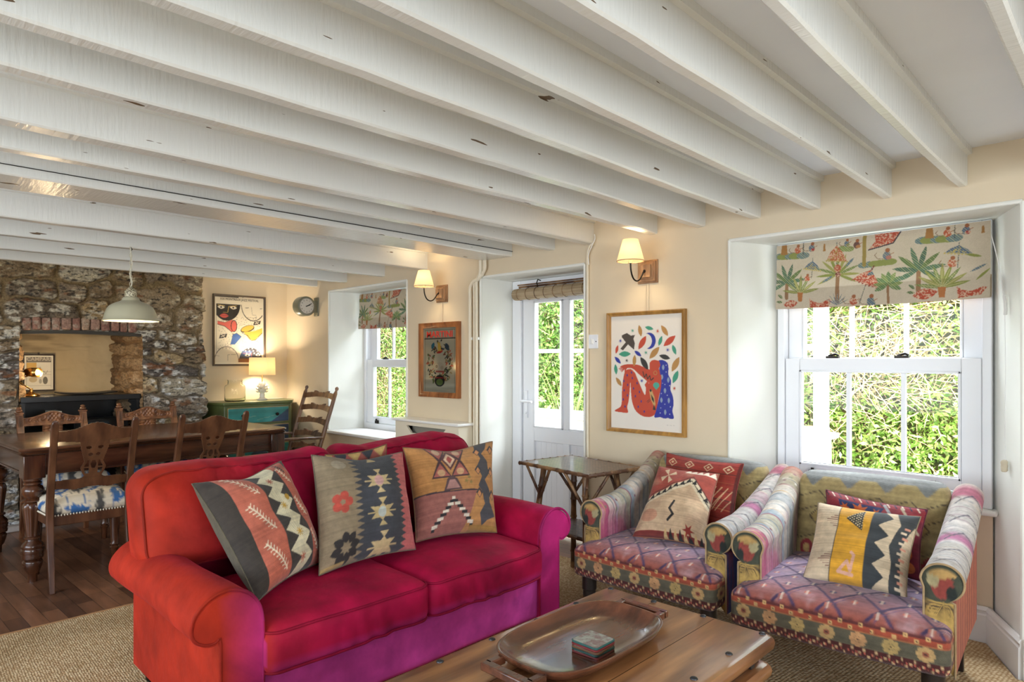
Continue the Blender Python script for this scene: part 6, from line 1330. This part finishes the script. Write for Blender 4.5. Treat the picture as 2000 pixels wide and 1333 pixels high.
frame_bars(MB(), -wj, wj, 0, hj, .017, 0, .022, 'x').build('frame', mat('dark_brown_frame', '#4a3c2e', .4), ps, angle=25)
print_sheet('print', cv_jazz(), 2*wj-.03, hj-.03, M_print, ps, y=.008, z0=.015, axis='x')
MB().quad((.011, -wj+.017, .017), (.011, wj-.017, .017), (.011, wj-.017, hj-.017), (.011, -wj+.017, hj-.017)).build('picture_glass', M_pglass, ps, smooth=False)
FX = lambda y, z, d: Matrix(((0, 0, 1, d), (1, 0, 0, y), (0, 1, 0, z), (0, 0, 0, 1)))
text_mesh('lettering', 'XXI MONTREUX JAZZ FESTIVAL', .031, M_dark, ps, FX(0, .645, .0095), .0003, .86)
def cv_camp():
    c = Canvas(110, 160, '#e9e1cf'); c.rect(.08, .80, .92, .95, '#3c352e'); c.rect(.10, .815, .90, .935, '#7e766a'); c.rect(.08, .52, .42, .79, '#dcae52')
    for k in range(9): c.rect(.08, .76-.08*k, .92, .763-.08*k, '#8c8478')
    c.line(catmull([(.45, .52), (.48, .62), (.56, .66), (.53, .58), (.60, .55), (.70, .52), (.74, .46), (.80, .56)], 4), .012, '#5a5148'); c.ell(.72, .27, .085, .16, '#6d6759'); c.ell(.55, .25, .05, .10, '#b5ac9b'); c.ell(.30, .30, .14, .12, '#c9b48c'); c.line([(.08, .05), (.08, .95)], .006, '#7a7266'); c.line([(.92, .05), (.92, .95)], .006, '#7a7266')
    return c
cp = thing('small_framed_advert', 'small dark framed yellow and cream drinks advert hung inside the fireplace', 'picture', (-6.565, 1.137, 1.0)); wc, hc = .108, .303
frame_bars(MB(), -wc, wc, 0, hc, .010, 0, .018, 'x').build('frame', mat('ebony_frame', '#2c1c14', .4), cp, angle=25)
print_sheet('print', cv_camp(), 2*wc-.018, hc-.018, M_print, cp, y=.008, z0=.009, axis='x')
text_mesh('lettering', 'CAMPARI', .040, mat('pale_lettering', '#c9bfae', .6), cp, FX(0, .262, .0092), .0003, 1.0, .0008)
MB().box((.0, -.006, hc), (.006, .006, hc+.014)).build('hanger', M_dark, cp)
# ------------------------------------------------------------------ roman blinds
def cv_blind():
    c = Canvas(560, 200, '#d3c5ad'); X = lambda x: (x-60)/1830.
    def q(x, y): u = (x-60)/1830.; top = 262-u*232; bot = 780-u*105; return (u, 1-(y-top)/(bot-top))
    L_ = lambda pts, w_, k: c.line([q(*p) for p in pts], w_, k); Pl = lambda pts, k: c.poly([q(*p) for p in pts], k); S_ = 1/1830.
    def lf(x, y, r, a, k, wd=.22): u, v = q(x, y); c.leaf(u+r*S_*math.cos(a), v+r*S_*math.sin(a)*c.w/c.h, r*S_, r*S_*wd, k, a)
    def palm(x, y, h, s, greens, trunk='#9a7350', n=9, wd=.17):
        L_([(x, y), (x+4, y+h)], .010*s, trunk)
        for k in range(n): a = math.radians(-25+230*k/(n-1)); lf(x, y, 52*s, a, greens[k % len(greens)], wd)
    def aloe(x, y, s, greens, n=7):
        for k in range(n): a = math.radians(12+156*k/(n-1)); lf(x, y, 82*s, a, greens[k % len(greens)], .15); u, v = q(x, y); c.line([(u, v), (u+1.5*82*s*S_*math.cos(a), v+1.5*82*s*S_*math.sin(a)*c.w/c.h)], .0018, '#dccf9a')
        Pl([(x-24*s, y-6), (x+24*s, y-6), (x+16*s, y+60*s), (x-16*s, y+60*s)], '#b9743f')
    def parasol(x, y, w_, h, k, fringe, a=0, pole=120):
        pts = [(x-w_, y+h), (x-w_*.6, y+h*.45), (x, y), (x+w_*.6, y+h*.45), (x+w_, y+h)]; ca, sa = math.cos(a), math.sin(a); rot = lambda p: (x+(p[0]-x)*ca-(p[1]-y)*sa, y+(p[0]-x)*sa+(p[1]-y)*ca)
        L_([rot((x, y)), rot((x, y+h+pole))], .0035, '#3a4a5c'); Pl([rot(p) for p in pts], k)
        for t in range(9): p = rot((x-w_+w_*t/4, y+h+3)); u, v = q(*p); c.ell(u, v, .0045, .0045, fringe)
        r = random.Random(int(x))
        for t in range(26): s_ = r.uniform(-.9, .9); f = r.uniform(abs(s_)*.9+.08, 1); p = rot((x+s_*w_*f, y+h*f)); u, v = q(*p); c.ell(u, v, .0028, .0028, fringe)
        L_([rot((x, y-24)), rot((x, y))], .0035, '#44586b')
    def monkey(x, y, s, c1, c2):
        u, v = q(x, y); k = s*S_; A_ = c.w/c.h; c.ell(u, v, 26*k, 30*k, c1); c.ell(u+6*k, v+38*k*A_, 15*k, 15*k, '#a5653f'); c.ell(u+12*k, v-14*k*A_, 20*k, 14*k, c2)
        c.line([(u+20*k, v+5*k*A_), (u+44*k, v+16*k*A_)], .003, '#a5653f'); c.line([(u-24*k, v-20*k*A_), (u-60*k, v-16*k*A_), (u-80*k, v+10*k*A_), (u-66*k, v+26*k*A_)], .003, '#8a6a50')
    G1 = ['#2e5f52', '#3d6f5a', '#54743f']; G2 = ['#8c9448', '#a09f58', '#6f8444']; G3 = ['#4d7a48', '#7a9250']
    for dx, dy in ((0, 0), (1300, -155)):
        for k in range(7): u, v = q(190+dx+40*k-100, 350+dy-3*k); c.ell(u, v, .035, .018, '#8e9650' if k % 3 else '#5c7a84')
        Pl([(115+dx, 250+dy), (165+dx, 245+dy), (175+dx, 330+dy), (105+dx, 335+dy)], '#a9783f'); monkey(275+dx, 290+dy, 1.1, '#c0603f', '#c0603f'); monkey(415+dx, 270+dy, 1.15, '#3f5f86', '#a33a38'); L_([(333+dx, 225+dy), (333+dx, 330+dy)], .004, '#2f3a4a'); Pl([(530+dx, 230+dy), (545+dx, 230+dy), (550+dx, 290+dy), (525+dx, 295+dy)], '#a9783f')
    for k in range(6): u, v = q(900+45*k, 400-6*k); c.ell(u, v, .03, .016, '#8e9650' if k > 1 else '#5c7a84')
    for k in range(4): u, v = q(700+25*k, 268); c.ell(u, v, .02, .014, '#7b9150')
    L_([(905, 160), (900, 400)], .018, '#a08a48'); monkey(745, 225, .9, '#3f5f86', '#7a8a50'); monkey(835, 235, 1.1, '#6a4a44', '#b9804f'); monkey(1095, 320, 1.3, '#5d6f86', '#b5776a')
    Pl([(990, 130), (1210, 115), (1150, 215), (940, 275), (1000, 200)], '#bd5138'); L_([(940, 275), (1150, 215), (1210, 120)], .006, '#2f3340')
    palm(170, 560, 130, 1.9, G1, n=8, wd=.2); aloe(310, 645, 1.15, G2); parasol(425, 375, 80, 70, '#3d5f86', '#c9b56a', .08, 70); monkey(370, 520, .9, '#c0603f', '#c0603f')
    palm(662, 480, 230, 2.0, G2, n=11, wd=.13); lf(620, 490, 60, 3.7, '#4d6a86', .2); lf(730, 420, 60, .8, '#4d6a86', .2); parasol(655, 240, 95, 130, '#b9673f', '#b0a05a', .02, 20); c.ell(*q(660, 430), .018, .02, '#b5593c'); c.ell(*q(665, 480), .014, .014, '#7a3a34')
    parasol(960, 440, 125, 125, '#b8492f', '#8f3a30', .32, 170); L_([(960, 455), (985, 405)], .006, '#7a3038'); Pl([(945, 458), (975, 452), (985, 480), (925, 485)], '#3f5f7c')
    palm(1110, 560, 150, 1.2, G3, n=9, wd=.36); palm(1355, 440, 190, 2.1, G1, n=8, wd=.2); aloe(1540, 590, 1.35, G2, 9); parasol(1665, 235, 105, 70, '#3d5f86', '#c9b56a', .06, 120); monkey(1610, 385, 1.2, '#c0603f', '#c0603f')
    for (x, y, s_) in ((215, 735, 1), (1410, 640, 1.3)): u, v = q(x, y); c.leaf(u, v, .042*s_, .020*s_, '#b8492f', .12); lf(x-80, y-40, 34, 2.4, '#4d6a45', .4); lf(x-80, y-10, 34, 3.0, '#4d6a45', .4)
    for (x, y) in ((400, 680), (1650, 580)): Pl([(x, y), (x+40, y+30), (x+110, y+40), (x+190, y+5), (x+220, y+10), (x+180, y+70), (x+10, y+100), (x+5, y+40)], '#b8492f')
    for k in range(7): lf(660, 735, 60, math.radians(25+20*k), '#5f7388', .08)
    monkey(810, 700, 1.2, '#b5593c', '#b5593c'); monkey(965, 700, 1.3, '#3f5f80', '#3f5f80'); lf(1830, 330, 60, 2.9, '#8c9448', .2); lf(1870, 390, 70, 3.6, '#4d6a86', .15); lf(1890, 430, 70, 3.9, '#8c9448', .15)
    red = (c.a[..., 0] > c.a[..., 1]*3.0) & (fbm(c.U*2.8, c.V, 70, 5) > .56); c.put(red, '#dcb79a'); gr = (c.a[..., 1] > c.a[..., 0]*1.25) & (np.sin((c.U*2.8+c.V)*190) > .75); c.put(gr, '#c3c08e')
    nz = np.random.default_rng(2).normal(size=c.U.shape)[..., None]; c.a = np.clip(lerp(c.a, A3('#a79a86'), .06)*.86*(1+.05*nz), 0, 1); return c
CVB = cv_blind(); M_blind = weave('linen_blind', amp=.15, sc=500, var=.04, sheen=.1)
_n = M_blind.node_tree.nodes; _L = M_blind.node_tree.links; _t = _n.new('ShaderNodeBsdfTranslucent'); _x = _n.new('ShaderNodeMixShader'); _x.inputs[0].default_value = .10
_a = [q for q in _n if q.type == 'ATTRIBUTE'][0]; _L.new(_a.outputs[0], _t.inputs[0]); _L.new(_n['Principled BSDF'].outputs[0], _x.inputs[1]); _L.new(_t.outputs[0], _x.inputs[2]); _L.new(_x.outputs[0], [q for q in _n if q.type == 'OUTPUT_MATERIAL'][0].inputs[0])
def roman(lab, x0, x1, y, z0, z1, nu, nv, u1=1., group='printed roman blinds'):
    root = thing('roman_blind', lab, 'blind', ((x0+x1)/2, y, z0), 0, group); W_ = x1-x0; H_ = z1-z0
    u, v, Fc = grid(nu, nv); sag = .006*np.sin(u*PI)*(1-v); Y = -.018*(1-v)-.004*np.sin(v*9)-.0*u; V = np.stack([-W_/2+W_*u, Y, H_*v-sag], 1)
    mesh('front_panel', V, Fc, M_blind, root, angle=180, col=CVB.get(u*u1, v))
    m = MB()
    for k in range(4):
        V = []; n = 24
        for i in range(n+1):
            x = -W_/2+W_*i/n; s = .006*math.sin(PI*i/n); z = .004+.004*k; V += [(x, -.018+.010*k, z-s+.004), (x, -.014+.010*k, z-s-.006-.002*k), (x, -.006+.010*k, z-s+.002), (x, -.006+.010*k, .10)]
        m.add(V, [(i*4+q, i*4+q+1, i*4+q+5, i*4+q+4) for i in range(n) for q in range(3)])
    o = m.build('folded_layers', M_blind, root, angle=60); paint(o, lambda co, no: CVB.get(np.clip((co[:, 0]/W_+.5)*u1, 0, .999), np.clip(.03+np.abs(co[:, 2])*1.2, 0, .999)))
    MB().box((-W_/2+.004, -.002, H_-.03), (W_/2-.004, .03, H_-.003)).build('headrail', M_white, root, bevel=.003)
    return root
roman('printed roman blind with palms and parasols over the large near window', -1.39, -.475, 3.43, 1.522, 1.852, 420, 150)
roman('smaller printed roman blind with palms over the far window', -5.41, -4.40, 3.47, 1.555, 1.885, 260, 90, .95)
cl = thing('blind_cord', 'white blind cord looped on a cleat on the right window reveal', 'cord', (-.44, 3.40, 1.45), 0)
o_ = (.44, -3.40, -1.45); pr = lambda y, z: (-.492+(3.52-y)*.478-.006, y, z)
MB().tube(catmull([(-.485, 3.43, 1.84), pr(3.42, 1.68), pr(3.37, 1.54), pr(3.355, 1.50), pr(3.35, 1.46)], 4), .0022, 6).tube(catmull([pr(3.352, 1.50), pr(3.345, 1.2), pr(3.35, .95), pr(3.345, .82)], 4), .0012, 5).build('cord', M_white, cl, loc=o_)
MB().tube([pr(3.36, 1.52), pr(3.35, 1.495), pr(3.345, 1.46), pr(3.35, 1.44)], .007, 8).build('cleat', M_white, cl, loc=o_)
kn = MB(); P, Fc = rbox(.022, .022, .05, .008, .006); P += .003*fnoise(P, 180, 2)[:, None]; P += np.array(pr(3.345, .815))-np.array([.004, 0, 0]); mesh('knotted_tassel', P, Fc, mat('cotton_cord', '#d8ccb4', .9), cl, loc=o_)
# ------------------------------------------------------------------ rolled bamboo blind over the door
bb = thing('bamboo_blind', 'rolled bamboo blind hung above the glazed door', 'blind', (-2.94, 3.43, 1.69)); M_bam = mat('bamboo_slats', '#b5a182', .6, col2='#8f7a5c', vscale=14, stretch=(.3, 3, 8)); M_rat = mat('dark_rattan', '#543826', .45, col2='#94704a', vscale=9, stretch=(1, 1, 1), contrast=(.45, .6))
V = []; n = 28
for i in range(41):
    x = -.36+.78*i/40
    for k in range(n): a = 2*PI*k/n; r_ = .040*(1+.035*(k % 2))+.0015*math.sin(i*.9); V.append((x, r_*math.cos(a), .040+r_*math.sin(a)))
MB().add(V, [(i*n+k, i*n+(k+1) % n, i*n+n+(k+1) % n, i*n+n+k) for i in range(40) for k in range(n)]+[tuple(range(n)), tuple(40*n+k for k in range(n))[::-1]]).build('roll', M_bam, bb, angle=20)
st = MB()
for i in range(9): x = -.31+.085*i; st.tube([(x, .0425*math.cos(2*PI*k/20), .04+.0425*math.sin(2*PI*k/20)) for k in range(21)], .0022, 5, caps=False)
tag(st.build('binding_cords', M_rat, bb), kind='stuff')
MB().tube([(-.34, .02, .095), (.42, .02, .095)], .007, 8).build('top_cane', M_rat, bb); MB().tube([(-.34, .005, .108), (.42, .005, .108)], .005, 8).build('upper_cane', M_rat, bb)
for x in (-.14, .36): MB().tube([(x, .03, .13), (x, .0, .135), (x, -.012, .11), (x, .0, .085)], .004, 6).build('hook', M_dark, bb)
# ------------------------------------------------------------------ rattan side table
def rattan():
    root = thing('rattan_side_table', 'bamboo and woven rattan side table beside the garden door', 'side table', (-2.256, 2.857, CZ), math.radians(-8)); h = .655; L_, D = .275, .195
    def woven():
        m = mat('woven_rattan', '#7a5a40', .4, coat=.2); n = m.node_tree.nodes; L = m.node_tree.links; tc = n.new('ShaderNodeTexCoord'); c = n.new('ShaderNodeTexBrick'); c.inputs['Scale'].default_value = 1; c.inputs['Brick Width'].default_value = .022; c.inputs['Row Height'].default_value = .011
        c.inputs['Mortar Size'].default_value = .0015; c.inputs['Color1'].default_value = (*S('#86654a'), 1); c.inputs['Color2'].default_value = (*S('#5c4030'), 1); c.inputs['Mortar'].default_value = (*S('#3a281b'), 1); L.new(tc.outputs['Object'], c.inputs[0])
        L.new(c.outputs[0], n['Principled BSDF'].inputs['Base Color']); b = n.new('ShaderNodeBump'); b.inputs['Strength'].default_value = .6; b.inputs['Distance'].default_value = .003; b.invert = True; L.new(c.outputs['Fac'], b.inputs['Height']); L.new(b.outputs[0], n['Principled BSDF'].inputs['Normal']); return m
    Mw = woven()
    def cane(m, a, b_, r_, k=5):
        A, B = Vector(a), Vector(b_); pts = []; rr = []
        for i in range(k):
            for t, f in ((i/k+.001, 1.0), ((i+.5)/k, .9), ((i+1)/k-.02, .97), ((i+1)/k-.008, 1.18)): pts.append(A.lerp(B, t)); rr.append(r_*f)
        m.tube(pts, rr, 12); return m
    MB().box((-L_, -D, h-.004), (L_, D, h+.008)).build('woven_top', Mw, root)
    for (a, b_) in (((-L_-.012, -D, h), (L_+.012, -D, h)), ((-L_-.012, D, h), (L_+.012, D, h)), ((-L_, -D-.012, h), (-L_, D+.012, h)), ((L_, -D-.012, h), (L_, D+.012, h))): cane(MB(), a, b_, .011, 7).build('rim_cane', M_rat, root)
    z2 = .30; MB().box((-.185, -.13, z2), (.185, .13, z2+.010)).build('lower_shelf', Mw, root)
    for sy in (-1, 1): cane(MB(), (-.20, sy*.135, z2), (.20, sy*.135, z2), .009, 6).build('shelf_cane', M_rat, root)
    for sx_ in (-1, 1):
        cane(MB(), (sx_*.19, -.14, z2), (sx_*.19, .14, z2), .009, 4).build('shelf_cane', M_rat, root)
        for sy in (-1, 1):
            f = lambda t: (sx_*lerp(.235, .165, t), sy*lerp(.175, .115, t), lerp(0, h-.012, t)); cane(MB(), f(0), f(1), .0175, 6).build('leg', M_rat, root)
            cane(MB(), f(.70), (sx_*.06, sy*(D-.03), h-.012), .009, 3).build('brace', M_rat, root); cane(MB(), f(.70), (sx_*(L_-.02), sy*.03, h-.012), .009, 3).build('brace', M_rat, root); cane(MB(), f(.74), (sx_*(L_-.03), sy*(D-.02), h-.012), .008, 3).build('brace', M_rat, root)
    return root
rattan()
# ------------------------------------------------------------------ radiator cover, switch, pipes
def radcover():
    x0, x1, yf, h = -4.255, -3.50, 3.055, .80; root = thing('radiator_cover', 'cream radiator cover with slotted front under the framed mirror', 'radiator cover', ((x0+x1)/2, 3.13, 0)); W_ = (x1-x0)/2; f = yf-3.13; b_ = Y0-3.13-.002
    m = MB(); s0, s1 = -W_+.14, W_-.14; zt = h-.02; 
    m.box((-W_, f, 0), (s0, f+.018, zt)).box((s1, f, 0), (W_, f+.018, zt)).box((s0, f, zt-.03), (s1, f+.018, zt)).box((s0, f, .56), (s1, f+.018, zt-.085)).box((s0, f, 0), (s1, f+.018, .12))
    m.add([(s0, f, zt-.03), (s0+.06, f, zt-.085), (s0, f, zt-.085), (s0, f+.018, zt-.03), (s0+.06, f+.018, zt-.085), (s0, f+.018, zt-.085)], [(0, 2, 1), (3, 4, 5), (0, 1, 4, 3)]); m.add([(s1, f, zt-.03), (s1-.06, f, zt-.085), (s1, f, zt-.085), (s1, f+.018, zt-.03), (s1-.06, f+.018, zt-.085), (s1, f+.018, zt-.085)], [(0, 1, 2), (3, 5, 4), (0, 3, 4, 1)])
    Mc = mat('cream_cabinet_paint', '#e6dcc6', .5); m.build('front_panel', Mc, root)
    MB().box((-W_, f+.018, 0), (-W_+.018, b_, zt)).box((-W_, f+.018, 0), (-W_+.018, b_, zt)).build('side_panel', Mc, root); MB().box((W_-.018, f+.018, 0), (W_, b_, zt)).build('side_panel', Mc, root)
    MB().box((-W_-.02, f-.025, zt), (W_+.02, b_, h)).build('top_shelf', M_white, root, bevel=.006)
    MB().box((s0-.01, f+.019, .11), (s1+.01, f+.023, .57)).build('woven_grille', mat('cane_grille', '#a58f68', .7, col2='#6b5738', vscale=120), root); MB().box((s0, f+.06, .1), (s1, f+.065, zt-.02)).build('radiator', mat('radiator_grey', '#8f897c', .6), root)  # flat grey-beige sheet for the radiator behind the slots
    q = MB()
    for a, b2 in (((s0-.012, .55), (s1+.012, .562)), ((s0-.012, .118), (s1+.012, .13)), ((s0-.012, .118), (s0, .562)), ((s1, .118), (s1+.012, .562))): q.box((a[0], f-.006, a[1]), (b2[0], f, b2[1]))
    q.build('grille_moulding', M_white, root, bevel=.002)
radcover()
sw = thing('light_switch', 'white square light switch beside the garden door', 'light switch', (-2.428, Y0, 1.367)); MB().box((-.043, -.010, -.043), (.043, 0, .043)).build('plate', M_pvc, sw, bevel=.003); MB().box((-.009, -.0145, -.016), (.009, -.009, .016)).build('rocker', M_white, sw, bevel=.002)
for x in (-.030, .030): MB().lathe([(.0035, 0), (.0035, .0015)], 10, M=Matrix.Translation((x, -.010, 0)) @ Matrix.Rotation(PI/2, 4, 'X')).build('screw', M_dark, sw)
M_pipe = mat('painted_pipe', '#e6dbc3', .4)
for i, (xx, yy, r_, ly, lab) in enumerate(((-3.452, 3.185, .011, .030, 'cream painted heating pipe nearest the door reveal'), (-3.480, 3.190, .011, .012, 'middle of the three cream painted heating pipes'), (-3.517, 3.182, .014, -.01, 'thickest cream painted heating pipe, nearest the radiator cover'))):
    t = thing('heating_pipe', lab, 'pipe', (xx, yy, 0), 0, 'heating pipes beside the door'); dx = .07+.01*i
    MB().tube([(0, 0, 0), (0, 0, 1.0)]+catmull([(0, 0, 1.76-.02*i), (0, 0, 1.82-.02*i), (dx*.35, 0, 1.86-.02*i), (dx, 0, 1.88-.02*i), (dx+.02, -.0, 1.91-.01*i), (dx+.02, 0, 1.966)], 4), r_, 14).build('pipe', M_pipe, t)
    MB().box((-r_-.004, -r_*.2, 1.40), (r_+.004, r_*1.6, 1.42)).build('clip', M_white, t, bevel=.002)
t = thing('cable_conduit', 'thin cream cable conduit running down the wall edge beside the door', 'conduit', (-2.462, 3.20, 0)); MB().tube(catmull([(.045, .0, 1.966), (.02, -.004, 1.95), (.0, 0, 1.90), (0, 0, 1.80)], 5)+[(0, 0, 1.0), (0, 0, .165)], .0085, 10).build('conduit', M_pipe, t); MB().tube(catmull([(.055, -.003, 2.02), (.06, -.006, 1.99), (.04, -.01, 1.95), (.012, -.006, 1.90), (.010, 0, 1.84)], 5), .003, 6).build('cable', M_white, t)
t = thing('cable_drop', 'thin straight wall cable cover above the framed figure print', 'cable cover', (-2.035, Y0-.001, 1.53)); MB().box((-.006, -.006, .004), (.006, 0, .158)).build('cover', M_wall, t, bevel=.001)
t = thing('cable_drop', 'thin straight wall cable cover above the framed bar mirror', 'cable cover', (-3.862, Y0-.001, 1.54)); MB().box((-.006, -.006, .004), (.006, 0, .155)).build('cover', M_wall, t, bevel=.001)
